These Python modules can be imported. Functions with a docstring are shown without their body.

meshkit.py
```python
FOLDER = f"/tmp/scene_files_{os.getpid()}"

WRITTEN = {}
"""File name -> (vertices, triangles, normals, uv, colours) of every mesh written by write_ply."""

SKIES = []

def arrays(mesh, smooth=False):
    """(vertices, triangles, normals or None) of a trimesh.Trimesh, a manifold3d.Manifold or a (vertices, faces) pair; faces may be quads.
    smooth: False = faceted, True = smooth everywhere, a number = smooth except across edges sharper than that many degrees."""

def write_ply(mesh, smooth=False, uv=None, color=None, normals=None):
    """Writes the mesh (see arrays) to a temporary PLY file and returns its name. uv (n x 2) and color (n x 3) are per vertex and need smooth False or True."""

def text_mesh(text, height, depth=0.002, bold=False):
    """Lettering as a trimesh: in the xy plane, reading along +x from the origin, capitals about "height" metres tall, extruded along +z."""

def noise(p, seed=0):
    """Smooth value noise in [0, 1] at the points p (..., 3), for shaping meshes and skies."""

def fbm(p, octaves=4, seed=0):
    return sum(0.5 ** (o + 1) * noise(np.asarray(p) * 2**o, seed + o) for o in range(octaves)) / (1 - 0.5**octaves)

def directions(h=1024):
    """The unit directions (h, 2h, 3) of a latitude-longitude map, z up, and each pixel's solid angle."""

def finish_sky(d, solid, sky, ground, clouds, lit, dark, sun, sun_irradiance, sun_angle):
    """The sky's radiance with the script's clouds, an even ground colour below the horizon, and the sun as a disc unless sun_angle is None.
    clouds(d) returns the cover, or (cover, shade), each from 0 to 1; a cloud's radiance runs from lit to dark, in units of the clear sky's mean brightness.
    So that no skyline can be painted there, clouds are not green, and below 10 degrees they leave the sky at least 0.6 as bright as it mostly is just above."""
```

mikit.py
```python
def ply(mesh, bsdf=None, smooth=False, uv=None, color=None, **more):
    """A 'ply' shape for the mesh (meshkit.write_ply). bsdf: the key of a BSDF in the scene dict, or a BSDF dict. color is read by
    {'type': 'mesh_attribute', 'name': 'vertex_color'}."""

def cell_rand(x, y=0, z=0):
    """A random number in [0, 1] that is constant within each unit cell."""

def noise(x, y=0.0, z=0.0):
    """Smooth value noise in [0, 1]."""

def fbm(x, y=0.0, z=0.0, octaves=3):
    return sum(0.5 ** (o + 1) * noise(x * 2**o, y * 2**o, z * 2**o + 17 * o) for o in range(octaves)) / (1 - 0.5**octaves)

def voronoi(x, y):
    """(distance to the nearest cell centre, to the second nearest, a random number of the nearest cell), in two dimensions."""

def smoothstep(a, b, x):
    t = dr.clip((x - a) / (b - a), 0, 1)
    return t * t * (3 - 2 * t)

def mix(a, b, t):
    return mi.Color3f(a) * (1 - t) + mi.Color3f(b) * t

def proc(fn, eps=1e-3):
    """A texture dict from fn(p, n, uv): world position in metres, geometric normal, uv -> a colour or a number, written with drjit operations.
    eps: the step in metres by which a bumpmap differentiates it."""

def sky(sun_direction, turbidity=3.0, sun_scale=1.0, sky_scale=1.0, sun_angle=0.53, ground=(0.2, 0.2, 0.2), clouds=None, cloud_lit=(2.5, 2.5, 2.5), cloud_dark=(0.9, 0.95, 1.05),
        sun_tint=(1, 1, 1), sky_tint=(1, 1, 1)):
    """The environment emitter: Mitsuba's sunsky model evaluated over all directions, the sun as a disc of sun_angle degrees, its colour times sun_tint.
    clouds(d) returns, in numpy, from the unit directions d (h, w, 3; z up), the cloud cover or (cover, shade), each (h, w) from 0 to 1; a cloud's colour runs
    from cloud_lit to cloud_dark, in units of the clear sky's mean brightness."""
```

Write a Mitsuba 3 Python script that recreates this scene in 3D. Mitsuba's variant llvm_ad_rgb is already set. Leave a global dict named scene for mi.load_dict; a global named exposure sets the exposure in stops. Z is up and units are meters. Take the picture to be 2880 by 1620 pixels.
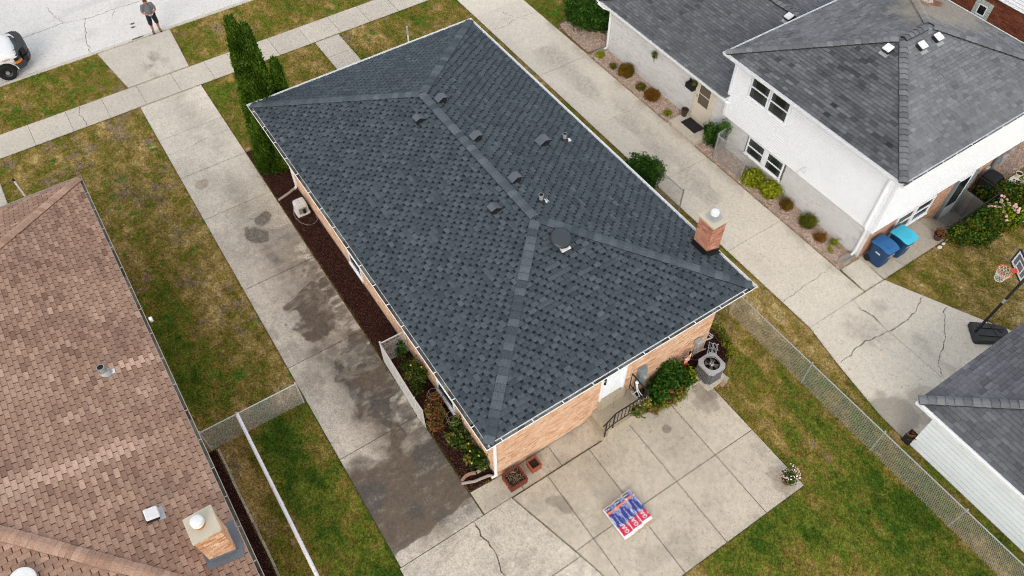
import math, random
import numpy as np, trimesh, manifold3d, shapely
import drjit as dr
import mitsuba as mi
import mikit, meshkit
from mikit import proc, noise, fbm, voronoi, cell_rand, smoothstep, mix

T = mi.ScalarTransform4f
rng = np.random.default_rng(11)
random.seed(11)
scene, labels = {'type': 'scene'}, {}

# ---------------------------------------------------------------- camera, sky, exposure
EYE = np.array([-8.8891, -7.6112, 22.1520])
CR = np.array([[0.83426448, -0.55134066, -0.00512431], [-0.44331291, -0.66521764, -0.60079877], [0.32783601, 0.50349675, -0.79938387]])  # right, down, forward
M = np.eye(4)
M[:3, 0], M[:3, 1], M[:3, 2], M[:3, 3] = -CR[0], -CR[1], CR[2], EYE
scene['camera'] = {'type': 'perspective', 'fov': 66.683, 'fov_axis': 'x', 'near_clip': 0.1, 'far_clip': 1000.0, 'to_world': T(M.tolist()),
                   'film': {'type': 'hdrfilm', 'width': 1024, 'height': 576, 'rfilter': {'type': 'gaussian', 'stddev': 0.42}},
                   'sampler': {'type': 'independent', 'sample_count': 64}}
scene['daylight'] = mikit.sky((-0.54, -0.66, 0.46), turbidity=3, sun_scale=0.40, sun_angle=36, clouds=lambda d: 1.0, cloud_lit=(2.43, 2.5, 2.62), sun_tint=(0.86, 0.97, 1.20))
exposure = 2.3

# ---------------------------------------------------------------- naming
def numbered(k):
    if k not in scene and k not in labels:
        return k
    i = 1
    while f'{k}_{i:03d}' in scene or f'{k}_{i:03d}' in labels:
        i += 1
    return f'{k}_{i:03d}'
def thing(name, label, cat, group=None):
    k = numbered(name)
    labels[k] = {'label': label, 'category': cat}
    if group: labels[k]['group'] = group
    return k
_counts = {}
def obj(name, mesh, mat, parent=None, smooth=False, **more):
    base = name if parent is None else parent + '__' + name
    n = _counts.get(base, -1) + 1
    k = base if n == 0 and base not in labels else f'{base}_{max(n, 1):03d}'
    while k in scene or (k in labels and parent is not None):
        n += 1; k = f'{base}_{n:03d}'
    _counts[base] = n
    uv = None
    if isinstance(mesh, MB):
        uv = mesh.uv(); mesh = mesh.mesh()
    scene[k] = mikit.ply(mesh, mat, smooth=smooth, uv=uv if smooth in (False, True) else None, **more)
    return k
def tag(k, label=None, cat=None, group=None, kind=None):
    d = labels.setdefault(k, {})
    for a, b in (('label', label), ('category', cat), ('group', group), ('kind', kind)):
        if b: d[a] = b
    return k
def struct(name, mesh, mat, label=None, **kw):
    return tag(obj(name, mesh, mat, **kw), label=label, kind='structure')

# ---------------------------------------------------------------- mesh helpers
BOXF = np.array([[0,2,1],[0,3,2],[4,5,6],[4,6,7],[0,1,5],[0,5,4],[1,2,6],[1,6,5],[2,3,7],[2,7,6],[3,0,4],[3,4,7]])
class MB:
    def __init__(s): s.v, s.f, s.t, s.n = [], [], [], 0
    def add(s, v, f, tone=0.5):
        v = np.asarray(v, float); s.v.append(v); s.f.append(np.asarray(f, int) + s.n); s.n += len(v)
        s.t.append(np.full(len(v), tone) if np.isscalar(tone) else np.asarray(tone)); return s
    def box(s, x0, x1, y0, y1, z0, z1, tone=0.5):
        return s.add([[x0,y0,z0],[x1,y0,z0],[x1,y1,z0],[x0,y1,z0],[x0,y0,z1],[x1,y0,z1],[x1,y1,z1],[x0,y1,z1]], BOXF, tone)
    def obox(s, c, hx, hy, hz, tone=0.5):
        c, hx, hy, hz = (np.asarray(a, float) for a in (c, hx, hy, hz))
        sg = [(-1,-1,-1),(1,-1,-1),(1,1,-1),(-1,1,-1),(-1,-1,1),(1,-1,1),(1,1,1),(-1,1,1)]
        return s.add([c + a*hx + b*hy + d*hz for a, b, d in sg], BOXF, tone)
    def mesh2(s, m, tone=0.5, to=None):
        v, f = (m.vertices, m.faces) if hasattr(m, 'vertices') else m
        v = np.array(v, float)
        if to is not None: v = v @ np.asarray(to)[:3, :3].T + np.asarray(to)[:3, 3]
        return s.add(v, f, tone)
    def tube(s, pts, r, n=6, tone=0.5, cap=True):
        p = np.asarray(pts, float); r = np.broadcast_to(r, (len(p),)).astype(float)
        t = np.gradient(p, axis=0); t /= np.linalg.norm(t, axis=1, keepdims=True) + 1e-12
        ref = np.array([0, 0, 1.0]) if abs(t[0][2]) < 0.9 else np.array([1.0, 0, 0])
        vs = []
        for i in range(len(p)):
            a = np.cross(t[i], ref); a /= np.linalg.norm(a) + 1e-12
            b = np.cross(t[i], a); ref = -b if False else ref
            g = np.arange(n) * 2*np.pi/n
            vs.append(p[i] + r[i]*(np.cos(g)[:, None]*a + np.sin(g)[:, None]*b))
        v = np.vstack(vs); f = []
        for i in range(len(p)-1):
            for j in range(n):
                a0, a1, b0, b1 = i*n+j, i*n+(j+1) % n, (i+1)*n+j, (i+1)*n+(j+1) % n
                f += [[a0, b0, b1], [a0, b1, a1]]
        if cap:
            for base in (0, (len(p)-1)*n):
                for j in range(1, n-1):
                    f.append([base, base+j, base+j+1] if base == 0 else [base, base+j+1, base+j])
        return s.add(v, f, tone)
    def lathe(s, prof, c=(0, 0, 0), n=16, tone=0.5, axis=None):
        prof = np.asarray(prof, float); g = np.arange(n)*2*np.pi/n
        v = np.vstack([np.c_[r*np.cos(g), r*np.sin(g), np.full(n, z)] for r, z in prof]); f = []
        for i in range(len(prof)-1):
            for j in range(n):
                a0, a1, b0, b1 = i*n+j, i*n+(j+1) % n, (i+1)*n+j, (i+1)*n+(j+1) % n
                f += [[a0, a1, b1], [a0, b1, b0]]
        if axis is not None:
            ax = np.asarray(axis, float); ax /= np.linalg.norm(ax)
            a = np.cross(ax, [0.3, 0.9, 0.1]); a /= np.linalg.norm(a); b = np.cross(ax, a)
            v = v[:, :1]*a + v[:, 1:2]*b + v[:, 2:]*ax
        return s.add(v + np.asarray(c, float), f, tone)
    def poly(s, pts, z0, z1, tone=0.5):
        g = shapely.Polygon(pts) if not hasattr(pts, 'geom_type') else pts
        m = trimesh.creation.extrude_polygon(g, z1 - z0, engine='earcut'); v = np.array(m.vertices); v[:, 2] += z0
        return s.add(v, m.faces, tone)
    def mesh(s): return np.vstack(s.v), np.vstack(s.f)
    def uv(s):
        t = np.concatenate(s.t); return np.c_[t, t]
def B(*a, **k): return MB().box(*a, **k)
def hullbox(c, h, b):
    """a box with half sizes h and chamfer b, as (v, f)"""
    h = np.asarray(h, float); pts = []
    for sx in (-1, 1):
        for sy in (-1, 1):
            for sz in (-1, 1):
                for k in range(3):
                    q = h - b; q = q.copy(); q[k] = h[k]; pts.append(np.array([sx, sy, sz])*q)
    m = trimesh.convex.convex_hull(np.array(pts) + np.asarray(c, float)); return m
def rotz(deg, c=(0, 0, 0)):
    a = math.radians(deg); m = np.eye(4); m[:2, :2] = [[math.cos(a), -math.sin(a)], [math.sin(a), math.cos(a)]]; m[:3, 3] = c; return m
def in_view(p, pad=0.12):
    q = (np.atleast_2d(p) - EYE) @ CR.T; t = math.tan(math.radians(66.683/2))
    return (q[:, 2] > 0) & (np.abs(q[:, 0]/q[:, 2]) < t*(1+pad)) & (np.abs(q[:, 1]/q[:, 2]) < t*0.5625*(1+pad))
def largest(cents, normal, n=300):
    """indices of the n pieces that show largest: in view, facing the camera, nearest"""
    c = np.asarray(cents, float); d = EYE - c; r = np.linalg.norm(d, axis=1)
    face = (d @ np.asarray(normal, float))/r if np.ndim(normal) == 1 else (d*np.asarray(normal)).sum(1)/r
    sc = np.where(in_view(c, 0.0) & (face > 0.02), face/r**2, -1)
    o = np.argsort(-sc)[:n]
    return set(int(i) for i in o if sc[i] > 0)

# ---------------------------------------------------------------- materials
def A(r, g, b, k=0.8):
    """a colour as it shows in open daylight (0-255) -> the surface's base colour"""
    return [k*((c/255 + 0.055)/1.055)**2.4 if c > 10 else k*c/255/12.92 for c in (r, g, b)]
def C3(c): return mi.Color3f(*c)
def mat(name, col, rough=0.7, metal=0.0, two=True, spec=0.4, **kw):
    c = col if isinstance(col, dict) else {'type': 'rgb', 'value': list(map(float, col))}
    b = {'type': 'principled', 'base_color': c, 'roughness': rough, 'metallic': metal, 'specular': spec, **kw}
    scene[name] = {'type': 'twosided', 'bsdf': b} if two else b
    return name
def tonal(name, dark, mid, light, grain=0.25, gs=60.0, rough=0.9, spec=0.25, dirt=0.0, ds=1.5, extra=None):
    """colour by the piece's own tone (uv.x), with a fine grain"""
    d, m_, l = C3(dark), C3(mid), C3(light)
    def fn(p, n, uv):
        t = uv.x
        c = dr.select(t < 0.5, mix(d, m_, t*2), mix(m_, l, t*2 - 1))
        g = noise(p.x*gs, p.y*gs, p.z*gs) - 0.5
        k = 1 + grain*g
        if dirt: k = k*(1 - dirt*smoothstep(0.45, 0.75, fbm(p.x*ds, p.y*ds, p.z*ds, 4)))
        return c*k if extra is None else extra(p, c*k)
    return mat(name, proc(fn), rough, spec=spec)

mat('white_metal', [0.78,0.81,0.85], 0.45)
mat('white_paint', [0.75,0.80,0.87], 0.6)
mat('cream_paint', A(226, 218, 204, 0.8), 0.55)
mat('galvanized', A(196, 200, 204, 0.7), 0.45, 0.35)
mat('bright_cap', A(242, 244, 246, 0.8), 0.4, 0.1)
mat('aluminium', A(188, 198, 206, 0.75), 0.45, 0.3)
mat('grey_box', A(132, 146, 152), 0.5)
mat('black_metal', A(34, 34, 36), 0.5)
mat('black_plastic', A(42, 43, 47), 0.45)
mat('matte_black', A(24, 24, 26), 0.8)
mat('vent_plastic', A(90, 98, 107), 0.45)
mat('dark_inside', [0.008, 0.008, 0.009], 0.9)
mat('window_glass', [0.012, 0.015, 0.016], 0.08, spec=0.7)
scene['clear_pane'] = {'type': 'thindielectric', 'int_ior': 1.5}
mat('curtain', A(150, 158, 160), 0.9)
mat('rubber', A(30, 30, 31), 0.85)
mat('terracotta', A(158, 86, 64), 0.8)
mat('dark_terracotta', A(114, 56, 40), 0.8)
mat('soil', A(52, 40, 34), 0.95)
mat('orange_rim', A(232, 92, 58), 0.4)
mat('net_cord', A(236, 236, 236), 0.9)
mat('brown_wood', A(120, 86, 66), 0.8)
mat('pale_wood', A(200, 178, 150), 0.8)
mat('flashing_black', A(26, 27, 29), 0.6)
mat('tar_grey', A(112, 118, 128), 0.75)
mat('crack_filler', A(92, 82, 72), 0.95)
mat('joint_dark', A(84, 78, 70), 0.95)
mat('conduit_grey', A(120, 136, 144), 0.5)
mat('hose_grey', A(150, 146, 140), 0.6)
mat('concrete_cap', A(206, 198, 180), 0.85)
mat('mortar_pink', A(236, 214, 192), 0.95)
mat('mortar_grey', A(112, 110, 110), 0.95)
mat('mortar_chimney', A(226, 196, 176), 0.95)
mat('mortar_dark', A(116, 84, 70), 0.95)
mat('ivory', A(228, 220, 205), 0.6)
mat('brown_cloth', A(70, 60, 50), 0.9)

tonal('shingle_charcoal', A(28, 34, 41), A(72, 82, 90), A(106, 116, 123), 0.6, 55, 0.92, 0.2)
tonal('shingle_brown', A(96, 70, 58), A(171, 139, 122), A(214, 182, 162), 0.5, 60, 0.95, 0.15, 0.10, 0.8)
def roof_rust(p, c):
    d = dr.sqrt(dr.square((p.x - 18.75)/0.75) + dr.square((p.y - 5.6)/0.38)) + 1.1*(fbm(p.x*2.5, p.y*2.5, 1.0, 4) - 0.5)
    pale = smoothstep(1.9, 0.8, dr.sqrt(dr.square((p.x - 18.6)/1.5) + dr.square((p.y - 5.0)/1.0)) + 0.9*(fbm(p.x*1.5, p.y*1.5, 5.0, 3) - 0.5))
    return mix(mix(c, C3(A(170, 160, 144)), 0.55*pale), C3(A(128, 82, 56)), 0.85*smoothstep(1.05, 0.5, d))
tonal('shingle_grey', A(50, 52, 56), A(120, 123, 128), A(156, 159, 164), 0.4, 55, 0.95, 0.15, 0.1, 0.8, roof_rust)
tonal('shingle_slate', A(48, 50, 54), A(104, 107, 113), A(140, 143, 149), 0.4, 55, 0.95, 0.15, 0.1, 0.8)
tonal('brick_tan', A(196, 142, 110), A(226, 188, 158), A(242, 216, 192), 0.3, 60, 0.9)
tonal('brick_tan2', A(184, 124, 88), A(218, 172, 136), A(240, 210, 182), 0.3, 60, 0.9)
tonal('brick_red', A(156, 100, 82), A(196, 138, 116), A(218, 168, 148), 0.35, 60, 0.9)
tonal('brick_grey', A(196, 197, 200), A(228, 230, 233), A(242, 243, 245), 0.2, 60, 0.9)
tonal('brick_rose', A(158, 116, 98), A(188, 150, 128), A(206, 174, 152), 0.3, 60, 0.9)
tonal('brick_dark', A(92, 48, 36), A(122, 68, 50), A(146, 88, 66), 0.3, 60, 0.9)
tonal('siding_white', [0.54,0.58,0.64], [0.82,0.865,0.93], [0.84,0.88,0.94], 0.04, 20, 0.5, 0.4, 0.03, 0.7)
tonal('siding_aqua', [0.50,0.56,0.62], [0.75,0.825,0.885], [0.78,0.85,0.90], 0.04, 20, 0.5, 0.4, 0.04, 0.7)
tonal('gutter_grime', A(70, 66, 60), A(120, 116, 108), A(160, 156, 148), 0.6, 14, 0.9, 0.2)
tonal('wood_weathered', A(120, 112, 100), A(160, 150, 134), A(190, 180, 160), 0.3, 40, 0.9)
tonal('stone_bits', A(128, 104, 94), A(204, 178, 162), A(246, 236, 228), 0.2, 90, 0.9)
tonal('mulch_bits', A(36, 20, 18), A(72, 42, 37), A(128, 88, 78), 0.3, 90, 0.95)
tonal('edging_stone', A(150, 140, 126), A(186, 176, 160), A(206, 198, 184), 0.3, 40, 0.9)

def leaf(name, dark, mid, light, trans=0.25):
    d, m_, l = C3(dark), C3(mid), C3(light)
    def fn(p, n, uv):
        t = uv.x
        return dr.select(t < 0.5, mix(d, m_, t*2), mix(m_, l, t*2 - 1))
    scene[name] = {'type': 'principledthin', 'base_color': proc(fn), 'roughness': 0.6, 'diff_trans': 2*trans, 'spec_trans': 0.0}
    return name
leaf('leaf_cedar', A(36, 62, 18), A(76, 108, 34), A(124, 154, 58))
leaf('leaf_bush', A(26, 52, 20), A(54, 92, 36), A(102, 142, 58))
leaf('leaf_lime', A(92, 112, 24), A(150, 160, 40), A(190, 192, 66))
leaf('leaf_rust', A(96, 66, 26), A(140, 92, 40), A(150, 124, 50))
leaf('leaf_olive', A(66, 74, 26), A(104, 108, 38), A(150, 146, 52))
leaf('leaf_dry', A(96, 62, 36), A(146, 100, 66), A(170, 130, 92))
leaf('leaf_mixed', A(46, 66, 30), A(92, 112, 52), A(150, 138, 74))
mat('petal_white', A(246, 246, 244, 0.85), 0.7)
mat('petal_pink', A(236, 196, 200, 0.85), 0.7)
mat('petal_red', A(206, 40, 60), 0.7)
mat('petal_yellow', A(236, 206, 84), 0.7)

# lawn: colour belongs to the turf itself (dry, olive, green patches)
def bump01(x, a, b, w): return smoothstep(a - w, a + w, x)*(1 - smoothstep(b - w, b + w, x))
def lawn_colour(p, tone):
    x, y = p.x, p.y
    g = mi.Float(0.36)
    g = g + 0.42*bump01(x, -9.75, -7.7, 0.15)*(1 - smoothstep(5.6, 6.6, y))
    g = g + 0.10*bump01(x, -12, -9.9, 0.1)*(1 - smoothstep(5.6, 6.6, y))
    g = g + 0.21*smoothstep(3.2, 3.6, x)*(1 - smoothstep(5.7, 6.0, x))*(1 - smoothstep(0.8, 2.5, y))
    g = g + 0.30*(1 - smoothstep(-4.9, -4.5, y))*bump01(x, -3, 5.8, 0.3)
    g = g - 0.18*bump01(x, 6.0, 7.8, 0.1)*bump01(y, -1.5, 2.2, 0.5)
    g = g + 0.25*bump01(x, 6.3, 7.4, 0.2)*(1 - smoothstep(-3.6, -2.4, y))
    g = g + 0.30*(1 - smoothstep(-10.6, -9.5, x))*bump01(y, 6.4, 13.5, 0.8)
    g = g - 0.08*bump01(x, -9.4, -7.8, 0.3)*bump01(y, 6.5, 15, 0.5)
    g = g + 0.08*bump01(y, 17, 23.4, 0.4)*smoothstep(-5.2, -4.9, x)
    g = g - 0.16*smoothstep(11.4, 11.8, x)*(1 - smoothstep(-0.9, -0.6, y))
    g = g + 0.12*bump01(y, 25.0, 28.3, 0.2)
    n1 = fbm(x*0.55, y*0.45, 3.0, 3)
    n2 = fbm(x*2.1 + 5, y*1.2, 7.0, 3)
    st = fbm(x*2.6, y*0.22, 11.0, 2)
    n3 = fbm(x*8.0, y*8.0, 1.0, 3)
    n5 = fbm(x*4.3 + 9, y*3.6, 4.0, 3)
    g = g + 0.70*(n1 - 0.5) + 0.70*(n2 - 0.5) + 0.45*(st - 0.5) + 0.75*(n5 - 0.5) + 0.5*(n3 - 0.5) + 0.22*(tone - 0.5)
    straw, dry, olive, green, deep = (C3(A(*c)) for c in ((206, 186, 134), (172, 150, 94), (138, 126, 60), (112, 122, 46), (72, 98, 30)))
    c = mix(straw, dry, smoothstep(-0.16, 0.06, g))
    c = mix(c, olive, smoothstep(0.16, 0.42, g))
    c = mix(c, green, smoothstep(0.45, 0.72, g))
    c = mix(c, deep, smoothstep(0.75, 1.1, g))
    weed = smoothstep(0.70, 0.78, fbm(x*2.3 + 3, y*2.3 + 40, 5.0, 3))*smoothstep(5.8, 6.6, y)
    c = mix(c, C3(A(88, 132, 44)), 0.75*weed)
    bare = smoothstep(0.60, 0.72, fbm(x*1.1 + 31, y*1.0 + 9, 2.0, 4))*smoothstep(0.45, 0.2, g)
    c = mix(c, C3(A(150, 132, 112)), 0.75*bare)
    n4 = noise(x*21, y*21, 2)
    return c*(0.36 + 0.84*n3 + 0.63*n4)
def _soil_fn(p, n, uv): return lawn_colour(p, 0.4)*(0.78 + 0.4*noise(p.x*45, p.y*45, 0))
mat('turf', proc(_soil_fn), 0.95, spec=0.1)
def _blade_fn(p, n, uv): return lawn_colour(p, uv.x)*(0.7 + 0.8*uv.x)
scene['grass_blade'] = {'type': 'principledthin', 'base_color': proc(_blade_fn), 'roughness': 0.7, 'diff_trans': 0.6, 'spec_trans': 0.0}

# concrete
def concrete(name, base, var=0.10, speck=0.25, extra=None, rough=0.9):
    b = C3(base)
    def fn(p, n, uv):
        x, y = p.x, p.y
        k = 1 + var*2*(fbm(x*0.8, y*0.8, 2.0, 4) - 0.5) + 0.10*(noise(x*11, y*11, 3) - 0.5) + speck*(noise(x*38, y*38, 1) - 0.5) + 0.16*(uv.x - 0.5)
        pit = smoothstep(0.80, 0.90, noise(x*24 + 3, y*24, 9))
        c = b*k*(1 - 0.22*pit)
        if extra is not None: c = extra(p, c)
        return c
    return mat(name, proc(fn), rough, spec=0.25)
def ell(x, y, cx, cy, rx, ry, nz):
    """a blotch with an uneven rim"""
    d = dr.sqrt(dr.square((x - cx)/rx) + dr.square((y - cy)/ry))
    return 1 - smoothstep(0.72, 1.06, d + nz)
def drive_stains(p, c):
    x, y = p.x, p.y
    nz = 1.9*(fbm(x*1.5, y*1.5, 4.0, 4) - 0.5)
    curl = fbm(x*3.2 + 1.8*nz, y*5.5, 6.0, 3)
    fine = noise(x*22, y*22, 5)
    near = 1 - smoothstep(5.0, 20.0, y)
    lane = dr.exp(-dr.square((x + 6.25 - 0.18*nz)/0.66))
    lane2 = dr.exp(-dr.square((x + 5.30)/0.42))*(1 - smoothstep(11.0, 15.5, y))
    s = lane*(0.30 + 0.75*near)*smoothstep(0.28, 0.60, fbm(x*1.1, y*0.55, 8.0, 3) + 0.20*near + 0.08) + 0.85*lane2*smoothstep(0.25, 0.6, curl + 0.08)
    s = s*(0.72 + 0.55*(curl - 0.5)) * (1 - smoothstep(23.0, 24.2, y)*0.5)
    s = s + 0.30*smoothstep(0.5, 0.7, fbm(x*2.2, y*1.3, 12.0, 3))*near
    # the worn shapes of their own: two old spills and the soaked lower end
    b1 = dr.maximum(ell(x, y, -5.95, 14.4, 0.46, 0.52, 0.7*nz), ell(x, y, -6.45, 13.65, 0.44, 0.66, 0.7*nz))
    b0 = dr.maximum(0.8*ell(x, y, -5.75, 12.9, 0.72, 1.1, nz), 0.7*ell(x, y, -6.2, 11.4, 0.8, 0.6, nz))
    b2 = dr.maximum(ell(x, y, -6.3, 9.1, 0.85, 0.95, nz), 0.9*ell(x, y, -5.65, 9.6, 0.6, 1.7, nz))
    b3 = dr.maximum(ell(x, y, -5.9, 5.6, 0.80, 2.2, nz), 0.95*ell(x, y, -5.45, 6.2, 0.45, 2.0, nz))
    rim = 0.36 + 0.22*(x + 6.5)*0.4 + 0.35*(fbm(x*2.1, y*2.1, 5.0, 4) - 0.5)
    wet = smoothstep(rim - 0.02, rim + 0.05, y)*(1 - smoothstep(2.7 + 0.8*nz, 3.5 + 0.8*nz, y))
    wet = dr.clip(wet*(1.02 + 0.5*(curl - 0.5) + 0.3*(fine - 0.5)), 0, 1)
    s = dr.maximum(dr.maximum(s, 0.8*b1*(0.8 + 0.4*fine)), dr.maximum(dr.maximum(0.6*b0, 0.92*dr.maximum(b2, b3))*(0.62 + 0.75*curl), 0.97*wet))
    s = dr.clip(s, 0, 0.96)*smoothstep(-0.5, 0.5, y)
    dark = mix(C3(A(98, 87, 76)), C3(A(84, 80, 77)), smoothstep(0.4, 0.6, fbm(x*0.9, y*0.9, 3.0, 2)))*(0.8 + 0.5*fine)
    pale = smoothstep(0.62, 0.9, curl)*near*0.22
    spot = ell(x, y, -7.2, 17.45, 0.26, 0.28, 0.7*nz)*(0.4 + noise(x*17, y*17, 2))
    c = mix(c*(1 + pale)*(1 - 0.10*(curl - 0.5)), dark, s)
    worn = smoothstep(0.50, 0.72, fbm(x*5.0, y*5.0, 9.0, 3))*0.16*(0.4 + near)
    return mix(mix(c, C3(A(120, 108, 94)), worn), C3(A(150, 134, 116)), 0.6*spot)
def apron_stains(p, c):
    x, y = p.x, p.y
    nz = 0.5*(fbm(x*1.6, y*1.6, 4.0, 4) - 0.5)
    s = dr.exp(-dr.square((x + 6.3 + 0.3*nz)/0.5))*smoothstep(0.36, 0.66, fbm(x*2.6, y*1.5, 8.0, 4))*(0.9 - 0.7*smoothstep(25.5, 27.9, y + nz))*(0.5 + 1.0*noise(x*20, y*20, 4))
    return mix(c, C3(A(130, 120, 112)), dr.clip(s*0.8, 0, 0.8))
def patio_stains(p, c):
    x, y = p.x, p.y
    nz = 2.2*(fbm(x*2.4, y*2.4, 4.0, 4) - 0.5)
    a = 0.4*ell(x, y, -2.98, -1.05, 0.28, 0.34, nz) + 0.55*ell(x, y, 1.13, -0.98, 0.16, 0.14, nz) + 0.3*ell(x, y, 2.95, -4.2, 0.4, 0.4, nz) + 0.35*ell(x, y, 3.0, -0.75, 0.5, 0.5, nz)
    blot = smoothstep(0.52, 0.74, fbm(x*1.3 + 7, y*1.3, 6.0, 4))*0.22
    grime = smoothstep(0.62, 0.8, noise(x*9, y*9, 2))*0.10
    return mix(c, C3(A(110, 100, 90)), dr.clip(a + blot + grime, 0, 0.8))
def nbr_stains(p, c):
    x, y = p.x, p.y
    lane = dr.exp(-dr.square((x - 9.1)/0.75))*smoothstep(0.5, 0.68, fbm(x*1.0, y*0.5, 8.0, 4))*0.30*(0.5 + 1.0*noise(x*14, y*14, 2))
    edge = dr.exp(-dr.square((x - 10.45)/0.3))*smoothstep(0.4, 0.65, fbm(x*1.3, y*1.3, 3.0, 3))*0.34
    g = dr.maximum(ell(x, y, 7.5, -4.6, 0.9, 0.9, 0.7*(fbm(x*2, y*2, 4.0, 4) - 0.5)), 0.6*ell(x, y, 8.6, -5.0, 1.1, 0.8, 0.7*(fbm(x*2, y*2, 4.0, 4) - 0.5)))*0.55
    return mix(c, C3(A(122, 112, 102)), dr.clip(lane + edge + g, 0, 0.8))
def road_marks(p, c):
    x, y = p.x, p.y
    v = smoothstep(0.55, 0.75, fbm(x*0.5, y*1.1, 4.0, 4))*0.10
    return c*(1 - v)
concrete('concrete_drive', A(212, 204, 191), 0.16, 0.42, drive_stains)
concrete('concrete_apron', A(206, 199, 188), 0.08, 0.26, apron_stains)
concrete('concrete_walk', A(206, 198, 186), 0.12, 0.24)
concrete('concrete_patio', A(208, 198, 182), 0.13, 0.22, patio_stains)
concrete('concrete_neighbour', A(226, 218, 204), 0.06, 0.22, nbr_stains)
concrete('concrete_road', A(222, 221, 219), 0.05, 0.20, road_marks)
concrete('concrete_curb', A(206, 200, 188), 0.12, 0.24)
concrete('concrete_step', A(184, 174, 156), 0.12, 0.2)
concrete('concrete_smooth', A(206, 196, 182), 0.06, 0.12)
concrete('concrete_old', A(168, 164, 156), 0.2, 0.3)
def _mulch_fn(p, n, uv): return mix(C3(A(30, 18, 16)), C3(A(64, 38, 34)), noise(p.x*40, p.y*40, 1))
mat('mulch_ground', proc(_mulch_fn), 0.95, spec=0.1)
def _gravel_fn(p, n, uv):
    a, b, r = voronoi(p.x*20, p.y*20)
    return mix(C3(A(96, 78, 68)), mix(C3(A(170, 142, 128)), C3(A(226, 208, 196)), r), smoothstep(0.02, 0.22, b - a))
mat('gravel_ground', proc(_gravel_fn), 0.95, spec=0.15)
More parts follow.
